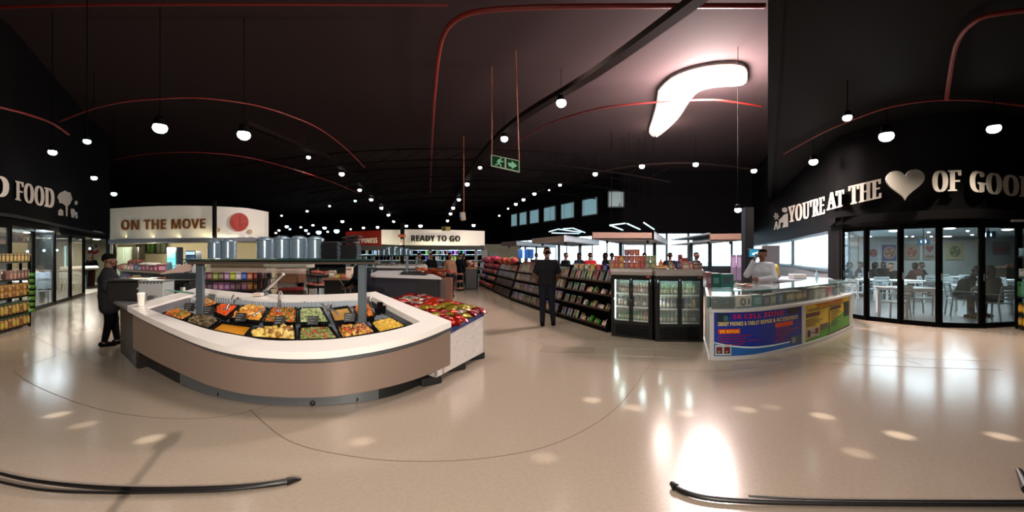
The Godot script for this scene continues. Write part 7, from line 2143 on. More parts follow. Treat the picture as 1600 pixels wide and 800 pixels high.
	ktext("WE REPAIR", 1260.5, 1278.5, 0.52, 0.553, Color(0.5, 0.2, 0.1), yel)
	for k in 4: obj("print_line", kband(1259, 1259 + [18, 26, 20, 14][k], 0.445 - k * 0.035, 0.458 - k * 0.035, 0.010, 0.003, 3), cm(Color(0.20, 0.14, 0.04)), yel)
	for k in 7: obj("print_line", kband(1298, 1298 + [12, 15, 10, 14, 8, 12, 9][k], 0.485 - k * 0.043, 0.50 - k * 0.043, 0.012, 0.003, 3), cm(Color(0.10, 0.14, 0.03)), yel)
	obj("divider", kband(1294.6, 1295.4, 0.12, 0.57, 0.012, 0.003, 2), cm(Color(0.3, 0.25, 0.05)), yel)
	obj("picture", kband(1259, 1279, 0.13, 0.30, 0.012, 0.004, 3), cm(Color(0.66, 0.64, 0.60)), yel)
	obj("phone_print", kband(1260.5, 1265, 0.15, 0.27, 0.015, 0.003, 2), cm(Color(0.22, 0.12, 0.10)), yel)
	obj("phone_print", kband(1272.5, 1277.5, 0.17, 0.28, 0.015, 0.003, 2), cm(Color(0.36, 0.08, 0.12)), yel)
	obj("arrow_print", kband(1266, 1271.5, 0.205, 0.225, 0.015, 0.003, 2), cm(Color(0.1, 0.1, 0.1)), yel)
	obj("picture", kband(1281, 1293, 0.22, 0.32, 0.012, 0.004, 3), cm(Color(0.25, 0.26, 0.25)), yel)
	obj("phone_print", kband(1318, 1325.5, 0.32, 0.62, 0.012, 0.004, 3), cm(Color(0.03, 0.03, 0.035)), yel)
	obj("red_foot", kband(1290, 1326.4, 0.064, 0.095, 0.012, 0.003, 4), cm(Color(0.25, 0.08, 0.04)), yel)
	# boxed gadgets in the showcase
	var goods := [[1114, 1135, 0.19, Color(0.05, 0.055, 0.06), "black camera box"], [1136, 1157, 0.185, Color(0.06, 0.06, 0.065), "black headset box beside the camera box"], [1159, 1186, 0.195, Color(0.62, 0.60, 0.58), "white headphone box"], [1188, 1203, 0.20, Color(0.10, 0.36, 0.36), "teal box"], [1205, 1214, 0.18, Color(0.18, 0.16, 0.2), "small dark box"], [1215, 1225, 0.19, Color(0.36, 0.38, 0.26), "olive box"], [1227, 1236, 0.20, Color(0.10, 0.18, 0.30), "navy box"], [1238, 1254, 0.205, Color(0.07, 0.18, 0.12), "dark green box"], [1256, 1266, 0.20, Color(0.10, 0.10, 0.09), "charcoal box"], [1267, 1273, 0.25, Color(0.03, 0.03, 0.03), "tall black speaker box"], [1275, 1281, 0.22, Color(0.20, 0.18, 0.12), "brown grey box"], [1283, 1302, 0.22, Color(0.52, 0.50, 0.44), "long grey white box"], [1304, 1311, 0.19, Color(0.55, 0.12, 0.10), "red box"], [1313, 1324, 0.18, Color(0.20, 0.24, 0.30), "slate blue box"]]
	for g in goods:
		var um_: float = (g[0] + g[1]) / 2.0
		var a := kp(g[0], 0.773, -0.12)
		var b := kp(g[1], 0.773, -0.12)
		var x := (b - a).normalized()
		var bt := thing("gadget_box", "%s in the kiosk's glass showcase" % g[4], "box", Vector3.ZERO, 0.0, "boxed gadgets in the showcase")
		bt.transform = Transform3D(Basis(x, Vector3.UP, x.cross(Vector3.UP)), (a + b) * 0.5)
		var ww := a.distance_to(b) * 0.96
		obj("body", box(mk(), Vector3(0, g[2] / 2, -0.06), Vector3(ww, g[2], 0.12), Basis(), 0.004), cm(g[3], 0.4), bt)
		if g[4] == "white headphone box":
			var ring := []
			for i in 13: ring.append(Vector3(-ww * 0.08 + cos(TAU * i / 12.0) * 0.045, 0.10 + sin(TAU * i / 12.0) * 0.05, 0.003))
			obj("headphone_print", tube(mk(), ring, 0.014, 6), cm(Color(0.07, 0.07, 0.08)), bt)
			obj("cup_print", box(mk(), Vector3(ww * 0.32, 0.10, 0.003), Vector3(0.03, 0.09, 0.006)), cm(Color(0.10, 0.10, 0.11)), bt)
			obj("blue_foot", box(mk(), Vector3(0, 0.012, 0.002), Vector3(ww * 0.98, 0.022, 0.004)), cm(Color(0.10, 0.30, 0.40)), bt)
		elif g[4].begins_with("black"):
			obj("lens_print", lathe(mk(), [Vector2(0, 0), Vector2(0.05, 0), Vector2(0.035, 0.012), Vector2(0, 0.012)], 14, Transform3D(Basis.from_euler(Vector3(PI / 2, 0, 0)), Vector3(ww * 0.1, 0.085, 0.0)), true), cm(Color(0.12, 0.12, 0.12), 0.3), bt)
			obj("teal_band", box(mk(), Vector3(0, g[2] - 0.018, 0.002), Vector3(ww * 0.98, 0.03, 0.004)), cm(Color(0.07, 0.28, 0.28)), bt)
		else:
			obj("printed_panel", box(mk(), Vector3(0, g[2] * 0.5, 0.002), Vector3(ww * 0.7, g[2] * 0.55, 0.004)), cm(g[3].lightened(0.25)), bt)
			obj("stripe", box(mk(), Vector3(0, g[2] * 0.9, 0.002), Vector3(ww * 0.95, g[2] * 0.1, 0.004)), cm(g[3].darkened(0.4)), bt)
	# on the glass top: teal boxes, papers
	for q in [[1104, 1112, 0.26, Color(0.42, 0.24, 0.28), "slim pink grey box at the kiosk corner"], [1112, 1126, 0.24, Color(0.05, 0.27, 0.25), "dark teal box at the kiosk corner"], [1126, 1147, 0.23, Color(0.10, 0.36, 0.33), "teal phone box with a grey window beside the dark teal one"]]:
		var a := at_x(q[0], 1.068, 7.55)
		var b := at_x(q[1], 1.068, 7.55)
		var bt := thing("gadget_box", q[4], "box", (a + b) * 0.5, 0.0)
		obj("body", box(mk(), Vector3(0, q[2] / 2, -0.07), Vector3(a.distance_to(b) * 0.97, q[2], 0.14), Basis(), 0.005), cm(q[3], 0.35), bt)
		if q[1] == 1147: obj("window_print", box(mk(), Vector3(-0.01, 0.12, 0.002), Vector3(0.12, 0.13, 0.004)), cm(Color(0.20, 0.24, 0.28)), bt)
		else: obj("printed_panel", box(mk(), Vector3(0, 0.12, 0.002), Vector3(a.distance_to(b) * 0.6, 0.1, 0.004)), cm(q[3].lightened(0.2)), bt)
	for k in 9:
		var o := obj("loose_case", box(mk(), Vector3.ZERO, Vector3(0.12, 0.02, 0.085), Basis(), 0.005), cm([Color(0.58, 0.46, 0.40), Color(0.50, 0.52, 0.52), Color(0.62, 0.58, 0.52), Color(0.46, 0.24, 0.18)][k % 4], 0.35))
		o.position = at_x(1152 + (k % 5) * 5.5, 1.08 + 0.021 * (k / 5), 7.75 + 0.1 * (k % 3))
		o.rotation.y = rng.randf() * TAU
		tag(o, "loose phone case piled on the glass before the phone man", "phone case", "phone cases on the kiosk glass")
	# back counter, carton, screen, partition, posters
	var bc := thing("sales_counter", "pale back counter under the side window behind the kiosk", "counter")
	obj("top", slab(mk(), [at_x(1216, 1.02, 11.0), at_x(1312, 1.0, 10.6), at_x(1296, 1.02, 11.9), at_x(1220, 1.04, 12.6)], Vector3(0, -0.05, 0)), cm(Color(0.50, 0.56, 0.60), 0.3), bc)
	obj("front", slab(mk(), [at_x(1217, 0, 11.1), at_x(1311, 0, 10.7), at_x(1311, 0.96, 10.7), at_x(1217, 0.98, 11.1)], Vector3(0, 0, -0.06)), cm(Color(0.20, 0.22, 0.25)), bc)
	var pk := obj("flat_carton", box(mk(), Vector3(0, 0.06, 0), Vector3(0.32, 0.12, 0.25), Basis(), 0.01), cm(Color(0.62, 0.63, 0.64)))
	pk.position = at_x(1246, 1.025, 11.3)
	tag(pk, "flat white carton lying on the back counter behind the kiosk", "carton")
	item("water_bottle", "clear pale bottle on the back counter by the window", "bottle", "", at_x(1276, 1.02, 11.2), 0, Vector3(0.07, 0.22, 0.07), [["body", "bottle", cm(Color(0.55, 0.68, 0.72), 0.2)], ["cap", "cap", cm(Color(0.8, 0.85, 0.86))]])
	tag(obj("partition", box(mk(), at_x(1204, 0.95, 12.6), Vector3(0.5, 1.9, 0.05), Basis(), 0.01), cm(Color(0.46, 0.48, 0.52))), "pale upright partition behind the man on the phone", "partition")
	tag(obj("stock_bag", lens_of(at_x(1212, 1.18, 12.2), Vector3(0.10, 0.2, 0.1)), cm(Color(0.62, 0.58, 0.14))), "yellow bag hanging by the partition behind the kiosk", "bag")
	var tv := thing("wall_screen", "blue lit screen on a bracket beside the man on the phone", "screen", at_x(1180, 1.69, 13.5))
	obj("casing", box(mk(), Vector3.ZERO, Vector3(0.42, 0.26, 0.05), Basis(), 0.01), cm(Color(0.03, 0.04, 0.05)), tv)
	obj("screen", box(mk(), Vector3(0, 0, 0.027), Vector3(0.38, 0.22, 0.004)), lit("screen_blue", Color(0.10, 0.42, 0.55), 1.0), tv)
	obj("screen_stripe", box(mk(), Vector3(0.02, 0.0, 0.031), Vector3(0.26, 0.06, 0.004), Basis.from_euler(Vector3(0, 0, 0.3))), lit("screen_white", Color(0.7, 0.85, 0.9), 1.0), tv)
	obj("bracket", box(mk(), Vector3(0.0, -0.9, -0.04), Vector3(0.06, 1.6, 0.05)), cm(Color(0.04, 0.05, 0.06)), tv)
	struct("pillar", box(mk(), at_x(1168, 1.6, 14.8), Vector3(0.28, 3.2, 0.25)), mat("blue_black", Color.BLACK))
	for k in 2:
		var ps := thing("poster", ["grey violet poster stand beside the dark pillar, upper sheet nearest the pillar", "grey violet poster stand beside the checkouts"][k], "poster", at_x(1155 - k * 9, 0, 17.5))
		obj("sheet", box(mk(), Vector3(0, 1.15, 0), Vector3(0.2, 1.0, 0.03)), cm(Color(0.30, 0.28, 0.36)), ps)
		obj("print", box(mk(), Vector3(0, 1.35, 0.018), Vector3(0.13, 0.4, 0.005)), cm(Color(0.46, 0.42, 0.50)), ps)
		obj("foot", box(mk(), Vector3(0, 0.32, 0), Vector3(0.08, 0.64, 0.03)), cm(Color(0.1, 0.1, 0.12)), ps)

# ---------- checkouts ----------
func checkouts() -> void:
	var brown := cm(Color(0.40, 0.30, 0.28))
	var pale := cm(Color(0.60, 0.64, 0.68))
	var list := [
		["brown fronted checkout canopy nearest the kiosk wall", [[1110, 363, 376, 18.5], [1161, 362.5, 376, 18.5]], Vector3(1.2, 0, -8)],
		["large checkout canopy over the fridges with a brown front and white flank", [[926, 360.5, 374, 17.0], [1022, 361, 374, 17.0]], Vector3(3.6, 0, -9)],
		["checkout canopy over the bowed man with a brown front and white flank", [[831, 373, 380.5, 22.0], [884, 367.5, 377.5, 20.5]], Vector3(2.9, 0, -7)],
		["farthest small checkout canopy beyond the bowed man", [[783, 378.5, 384.5, 29.0], [809, 376.5, 383.5, 27.5]], Vector3(3.0, 0, -7)]]
	for q in list:
		var t := thing("checkout_canopy", q[0], "canopy")
		var a: Array = q[1][0]
		var b: Array = q[1][1]
		var p := [w(a[0], a[2], a[3]), w(b[0], b[2], b[3]), w(b[0], b[1], b[3]), w(a[0], a[1], a[3])]
		obj("front", slab(mk(), p, Vector3(0, 0, -0.08)), brown, t)
		obj("flank", slab(mk(), [p[1], p[1] + q[2], p[2] + q[2], p[2]], Vector3(-0.08, 0, 0)), pale, t)
		obj("roof", slab(mk(), [p[3], p[2], p[2] + q[2], p[3] + q[2]], Vector3(0, -0.06, 0)), pale, t)
		obj("underside", slab(mk(), [p[0], p[1], p[1] + q[2], p[0] + q[2]], Vector3(0, 0.04, 0)), pale, t)
		for s in [0.15, 0.85]:
			var base: Vector3 = p[0].lerp(p[1], s) + q[2] * 0.5
			obj("post", box(mk(), Vector3(base.x, base.y / 2, base.z), Vector3(0.14, base.y, 0.14)), cm(Color(0.10, 0.14, 0.19)), t)
			obj("spot", lathe(mk(), [Vector2(0, -0.12), Vector2(0.06, -0.12), Vector2(0.05, 0), Vector2(0, 0)], 8, Transform3D(Basis(), p[0].lerp(p[1], s) + q[2] * 0.12), true), cm(Color(0.08, 0.08, 0.09)), t)
	for k in 5:
		var u: float = [845, 893, 940, 1000, 1070][k]
		var z: float = [21.5, 20.5, 20.0, 19.6, 18.2][k]
		var t := thing("checkout_desk", "dark checkout desk with a till screen, %s from the bowed man" % ["first", "second", "third", "fourth", "fifth"][k], "checkout", at_x(u, 0, z))
		obj("desk", box(mk(), Vector3(0, 0.5, 0), Vector3(1.5, 1.0, 0.6), Basis(), 0.02), cm(Color(0.09, 0.11, 0.14)), t)
		obj("screen", box(mk(), Vector3(0.3, 1.25, 0), Vector3(0.34, 0.26, 0.05), Basis.from_euler(Vector3(0, 0.5, 0)), 0.01), cm(Color(0.04, 0.05, 0.07)), t)
		obj("stalk", box(mk(), Vector3(0.3, 1.07, 0), Vector3(0.05, 0.16, 0.05)), cm(Color(0.06, 0.06, 0.07)), t)
	# hanging tube lamps above the canopies
	var tl := [[[953, 352], [973, 359.5]], [[953, 352], [977, 349]], [[980, 349.5], [1000, 358.5]], [[1006, 348], [1022, 358.5]], [[858, 362], [872, 358]], [[872, 358], [908, 363]], [[880, 357.5], [895, 356.5]], [[895, 356.5], [914, 363.5]], [[862, 364], [905, 365]]]
	for k in tl.size():
		var z := 21.0 if k < 4 else 25.0
		var pa := w(tl[k][0][0], tl[k][0][1], z)
		var pb := w(tl[k][1][0], tl[k][1][1], z + 1.5)
		var o := thing("tube_lamp", "", "lamp", pa)
		obj("tube", tube(mk(), [Vector3.ZERO, pb - pa], 0.035, 6), lit("tube_lamp_glow", Color(0.72, 0.86, 0.92), 0.8), o)
		for e in [0.1, 0.9]:
			var pe: Vector3 = (pb - pa) * e
			obj("wire", tube(mk(), [pe, Vector3(pe.x, 7.49 - pa.y, pe.z)], 0.008, 4), mat("lamp_can", Color.BLACK), o)
		tag(o, "slim white tube lamp hanging above the checkout canopy over the %s" % ("fridges" if k < 4 else "bowed man"), "lamp", "tube lamps above the checkout canopies")
	for k in 3:
		var t := thing("info_screen", "blue lit information screen at the far checkouts, %s" % ["one with a white frame", "next to the white framed one", "one nearest the aisle"][k], "screen", at_x([823, 830, 813][k], 1.72, 24))
		obj("casing", box(mk(), Vector3(0, 0, 0), Vector3(0.26, 0.5, 0.05)), cm(Color(0.42, 0.52, 0.58)), t)
		obj("screen", box(mk(), Vector3(0, 0.0, 0.03), Vector3(0.2, 0.42, 0.01)), lit("screen_deep_blue", Color(0.06, 0.30, 0.60), 1.0), t)
		obj("stand", box(mk(), Vector3(0, -0.98, 0), Vector3(0.08, 1.48, 0.05)), cm(Color(0.08, 0.1, 0.12)), t)

# ---------- the café behind the glass under the heart ----------
func right_cafe() -> void:
	var grey := mat("cafe_floor", Color.WHITE)
	var fp := []
	for u in [1300, 1316, 1350, 1402, 1462, 1528, 1587, 1640, 1720, 1800]: fp.append(wr(u, 0.006, -0.05))
	fp.append_array([Vector3(33, 0.006, -22), Vector3(17, 0.006, -22)])
	struct("floor_cafe", slab(mk(), fp, Vector3(0, -0.004, 0)), grey)
	var cp := []
	for p in fp: cp.append(Vector3(p.x, 2.55, p.z))
	struct("ceiling_cafe", slab(mk(), cp, Vector3(0, 0.1, 0)), mat("cafe_ceiling_cool", Color(0.62, 0.66, 0.67), 0.8))
	var tm := textured("cafe_wall", noise_tex(0.05, Color(0.50, 0.53, 0.52), Color(0.58, 0.61, 0.60), false, 256, 3), 0.5)
	tm.uv1_triplanar = true
	tm.uv1_scale = Vector3(0.6, 1.6, 0.6)
	struct("wall_cafe_back", box(mk(), Vector3(25.5, 1.28, -22.1), Vector3(17.6, 2.56, 0.2)), tm)
	struct("wall_cafe_side", slab(mk(), [Vector3(21.4, 0, -15), Vector3(33, 0, -22), Vector3(33, 2.56, -22), Vector3(21.4, 2.56, -15)], Vector3(0.2, 0, 0)), tm)
	# glazed side towards daylight
	var g0 := Vector3(9.35, 0, -13.0)
	var g1 := Vector3(17.0, 0, -22.0)
	var st := mk()
	for k in 3:
		var p := g0.lerp(g1, k / 2.0)
		bar(st, p, p + Vector3(0, 2.55, 0), 0.05, 0.05)
	for y in [0.05, 1.98, 2.5]: bar(st, g0 + Vector3(0, y, 0), g1 + Vector3(0, y, 0), 0.05, 0.05)
	var gw := struct("window", st, mat("mullion", Color.WHITE))
	gw.name = "window_11"
	for k in 2: obj("pane", _pane_between(g0.lerp(g1, k / 2.0 + 0.01), g0.lerp(g1, k / 2.0 + 0.49), 0.08, 2.48), glass("clear_glass"), gw)
	struct("wall_over_glazing", slab(mk(), [g0 + Vector3(0, 2.55, 0), g1 + Vector3(0, 2.55, 0), g1 + Vector3(0, 4.8, 0), g0 + Vector3(0, 4.8, 0)], Vector3(-0.1, 0, 0.1)), mat("black_paint", Color.BLACK))
	# folding glass leaves
	var ed := [[1316, 1354], [1354.5, 1407], [1407.5, 1467], [1467.5, 1533.5], [1534, 1591], [1591.5, 1655]]
	for k in ed.size(): glazed_door(k + 6, wr, ed[k][0], ed[k][1], 2.32, 0.11)
	var cl := mk()
	box(cl, w(1592, 345, 9.85), Vector3(0.3, 0.05, 0.06), Basis.from_euler(Vector3(0, -0.1, 0)), 0.01)
	tag(obj("door_closer", cl, cm(Color(0.45, 0.45, 0.44))), "pale door closer on the black beam over the folding glass", "door closer")
	# lamps
	for q in [[1396, 361, 1], [1484, 357, 1], [1480.5, 369.5, 1], [1574, 359, 1], [1416, 372, 0], [1451, 363, 0], [1455, 373, 0], [1512, 361, 0], [1519, 367, 0], [1478, 376, 0], [1360, 374, 0], [1426, 376.5, 0]]:
		var z: float = (2.53 - H) * F / (400.0 - q[1])
		z = minf(z, 21.5)
		var r := 0.15 if q[2] == 1 else 0.05
		tag(obj("downlight", lens_of(at_x(q[0], 2.53, z), Vector3(r, 0.025, r)), lit("lamp_lens_warm", Color.WHITE, 9.0)), "%s recessed ceiling downlight in the café under the heart" % ("large round" if q[2] == 1 else "tiny star-like"), "downlight", "downlights in the café under the heart")
	for q in [[1443, 377.5, 15.0, "over the table before the striped guest"], [1544, 367, 13.0, "over the grey haired guest"]]:
		var t := thing("pendant_lamp", "blue glass pendant lamp hanging %s" % q[3], "lamp", w(q[0], q[1], q[2]))
		obj("bulb", lens_of(Vector3.ZERO, Vector3(0.07, 0.07, 0.07)), lit("lamp_lens_cool", Color.WHITE, 9.0), t)
		for k in 8:
			var a := TAU * k / 8.0
			obj("glass_tile", box(mk(), Vector3(cos(a) * 0.15, 0.02 * sin(k * 3.0), sin(a) * 0.15), Vector3(0.09, 0.2, 0.012), Basis.from_euler(Vector3(0, PI / 2 - a, 0))), mat("blue_glass", Color(0.08, 0.20, 0.28), 0.1), t)
		obj("cord", tube(mk(), [Vector3(0, 0.07, 0), Vector3(0, 2.55 - t.position.y, 0)], 0.01, 5), mat("lamp_can", Color.BLACK), t)
	for q in [[1370, 16, 4.0], [1440, 14, 4.0], [1500, 16.5, 4.5], [1560, 13.5, 3.5], [1400, 20, 3.0], [1520, 20, 3.5]]:
		area(at_x(q[0], 2.45, q[1]), at_x(q[0], 0, q[1]), Vector2(1.5, 1.5), Color(0.86, 0.96, 1.0), q[2] * 2.0)
	# food pictures on the far wall
	var zz := 21.97
	var pics := [[1357.5, 383.5, 1371, 407, Color(0.46, 0.48, 0.50), Color(0.42, 0.12, 0.10), Color(0.10, 0.10, 0.14), "pale picture of a red dish in a dark bowl"], [1378.5, 382.5, 1400.5, 407, Color(0.06, 0.13, 0.34), Color(0.42, 0.28, 0.16), Color(0.50, 0.42, 0.36), "blue picture of a golden dish in a pale bowl"], [1411, 381, 1437, 406, Color(0.34, 0.34, 0.33), Color(0.44, 0.18, 0.10), Color(0.46, 0.40, 0.36), "grey picture of a round pizza"], [1443, 381, 1461, 406, Color(0.42, 0.42, 0.40), Color(0.30, 0.05, 0.09), Color(0.3, 0.3, 0.3), "pale picture with a dark red heart"], [1477, 379.5, 1506, 406, Color(0.47, 0.46, 0.38), Color(0.22, 0.28, 0.10), Color(0.52, 0.46, 0.32), "cream picture of a green salad bowl"], [1550, 378.5, 1577, 398, Color(0.38, 0.34, 0.38), Color(0.46, 0.16, 0.10), Color(0.36, 0.32, 0.36), "violet grey picture of red strawberries"]]
	for q in pics:
		var c := w((q[0] + q[2]) / 2.0, (q[1] + q[3]) / 2.0, zz)
		var ww: float = (q[2] - q[0]) / F * zz
		var hh: float = (q[3] - q[1]) / F * zz
		var t := thing("picture", q[7] + " on the café wall", "picture", c)
		obj("board", box(mk(), Vector3.ZERO, Vector3(ww, hh, 0.04), Basis(), 0.005), cm(q[4]), t)
		var rx := minf(ww * 0.45, hh * 0.40)
		if q[0] == 1443:
			var hp := []
			for i in 24:
				var a := TAU * i / 24.0
				hp.append(Vector3(16 * pow(sin(a), 3), 13 * cos(a) - 5 * cos(2 * a) - 2 * cos(3 * a) - cos(4 * a), 0) * ww * 0.022 + Vector3(0, hh * 0.2, 0.022))
			obj("heart_print", slab(mk(), hp, Vector3(0, 0, 0.004)), cm(q[5]), t)
			obj("print", box(mk(), Vector3(0, -hh * 0.3, 0.022), Vector3(ww * 0.7, hh * 0.16, 0.005)), cm(Color(0.3, 0.24, 0.16)), t)
		elif q[0] == 1550:
			for k in 5: obj("print", lens_of(Vector3((k - 2) * ww * 0.15, -hh * 0.05 - 0.05 * (k % 2), 0.02), Vector3(ww * 0.1, hh * 0.2, 0.006)), cm(q[5]), t)
		else:
			obj("bowl_print", lathe(mk(), [Vector2(0, 0), Vector2(rx, 0), Vector2(rx, 0.006), Vector2(0, 0.006)], 20, Transform3D(Basis.from_euler(Vector3(PI / 2, 0, 0)), Vector3(-0.0, 0, 0.02)), true), cm(q[6]), t)
			obj("dish_print", lathe(mk(), [Vector2(0, 0), Vector2(rx * 0.82, 0), Vector2(rx * 0.82, 0.006), Vector2(0, 0.006)], 20, Transform3D(Basis.from_euler(Vector3(PI / 2, 0, 0)), Vector3(-0.0, 0, 0.027)), true), cm(q[5]), t)
			for k in 7: obj("print", lens_of(Vector3(cos(k * 0.9) * rx * 0.5, sin(k * 0.9) * rx * 0.5, 0.034), Vector3(rx * 0.2, rx * 0.13, 0.006)), cm(q[5].lightened(0.3) if k % 2 else q[5].darkened(0.4)), t)
	var cb := thing("service_counter", "brown service counter at the far end of the café under the heart", "counter", at_x(1590, 0, 19))
	obj("body", box(mk(), Vector3(0, 0.55, 0), Vector3(1.6, 1.1, 0.6)), cm(Color(0.18, 0.10, 0.06)), cb)
	obj("top", box(mk(), Vector3(0, 1.12, 0), Vector3(1.7, 0.05, 0.7)), cm(Color(0.4, 0.3, 0.22)), cb)
	for k in 5:
		item("cake", "cake on the brown café counter", "cake", "cakes on the café counter", at_x(1575, 1.145, 18.8) + Vector3(0.2 * k, 0, 0), 0, Vector3(0.16, 0.12 + 0.04 * (k % 2), 0.16), [["body", "tin", cm(Color(0.45, 0.25, 0.15))]])
	# tables and chairs
	white_table("white table nearest the glass beside the empty armchairs", at_x(1416, 0, 12.2), 0.05, 1.0)
	white_chair("white armchair with its back to the glass before the nearest table", at_x(1398, 0, 11.3), PI + 0.35)
	white_chair("white armchair side-on at the nearest table", at_x(1449, 0, 12.2), -PI / 2 + 0.4)
	white_chair("white armchair by the first glass leaf", at_x(1337, 0, 14.2), 1.9)
	white_chair("white chair of the guest in the black shirt", at_x(1500, 0, 12.0), PI / 2 - 0.5)
	white_chair("white chair of the grey haired guest", at_x(1555, 0, 11.1), PI + 0.15)
	white_table("white table between the black shirted guest and the grey haired one", at_x(1535, 0, 12.7), 0.0, 0.9)
	white_table("white table before the guest in dark clothes", at_x(1366, 0, 16.5), 0.1)
	white_table("white table by the daylight glazing", at_x(1328, 0, 20.0), 0.1)
	white_table("white table of the striped guest", at_x(1414, 0, 15.9), 0.1)
	var ch := [[1372, 15.6, 2.8, "chair before the dark clothed guest's table"], [1385, 16.8, -1.2, "chair of the guest in dark clothes"], [1446, 16.6, -1.4, "chair right of the striped guest"], [1452, 15.8, 0.6, "tall pale chair behind the side-on armchair"], [1478, 15.2, 2.2, "chair behind the black shirted guest"], [1490, 17.5, 0.3, "chair under the cream salad picture"], [1515, 16.8, -0.5, "chair beyond the black shirted guest's table"], [1530, 18.5, 2.9, "chair at the far wall beside the counter"], [1580, 15.0, 1.3, "chair beside the brown counter"], [1330, 17.5, 0.9, "chair against the daylight glazing"], [1352, 19.0, 2.4, "chair at the daylight glazing's table"], [1504, 14.6, 3.0, "chair behind the guest's meal table"]]
	for q in ch: white_chair("white " + q[3], at_x(q[0], 0, q[1]), q[2])
	white_table("white table at the far wall", at_x(1505, 0, 18.5), 0.0)
	white_table("white table beside the brown counter", at_x(1570, 0, 16.3), 0.0)
	# guests
	var dark := Color(0.03, 0.03, 0.035)
	var far := {"sit": true, "cell": 0.026, "fine": 0.013, "hand_cell": 0.011, "shoes": dark}
	var gs := [
		[1501, 12.05, PI / 2 - 0.5, "guest in a black short-sleeved shirt and jeans eating at a table", {"cell": 0.018, "fine": 0.009, "top": Color(0.025, 0.028, 0.034), "trousers": Color(0.16, 0.22, 0.30), "long": false, "tall": 1.80, "stout": 1.12, "nod": Vector3(0.5, 0, 0), "chest": Vector3(0, 0.85, 0.12), "neck": Vector3(0, 1.03, 0.22), "head": Vector3(0, 1.17, 0.31)}],
		[1555, 11.15, PI + 0.15, "grey haired guest in a pale top seen from behind at the glass", {"cell": 0.018, "fine": 0.009, "top": Color(0.52, 0.48, 0.45), "trousers": Color(0.20, 0.20, 0.22), "hair_color": Color(0.46, 0.43, 0.38), "hair": "long", "skin": Color(0.50, 0.36, 0.30), "tall": 1.78}],
		[1395, 16.8, -1.2, "guest in dark clothes sitting under the blue picture", {"top": dark, "trousers": dark, "hair_color": Color(0.10, 0.05, 0.03), "skin": Color(0.48, 0.33, 0.26)}],
		[1434, 17.0, PI, "guest in a striped reddish top sitting under the heart picture", {"top": Color(0.24, 0.13, 0.12), "trousers": dark, "hair": "long"}],
		[1435, 18.4, 0.3, "guest in black sitting behind the striped one", {"top": Color(0.05, 0.05, 0.055), "trousers": dark}],
		[1362, 18.5, 1.2, "long haired guest in dark grey farther back by the glazing", {"top": Color(0.06, 0.065, 0.08), "trousers": dark, "hair": "long"}],
		[1380, 20.2, -0.6, "small guest in black beside the long haired one", {"top": Color(0.03, 0.03, 0.04), "trousers": dark, "hair": "long"}],
		[1339, 19.2, 1.0, "guest in slate blue against the daylight glazing", {"top": Color(0.12, 0.16, 0.19), "trousers": dark}],
		[1322, 18.0, 0.8, "guest in grey at the edge of the daylight glazing", {"top": Color(0.20, 0.24, 0.26), "trousers": dark}]]
	for q in gs: person(q[3], at_x(q[0], 0, q[1]), q[2], far.merged(q[4], true))

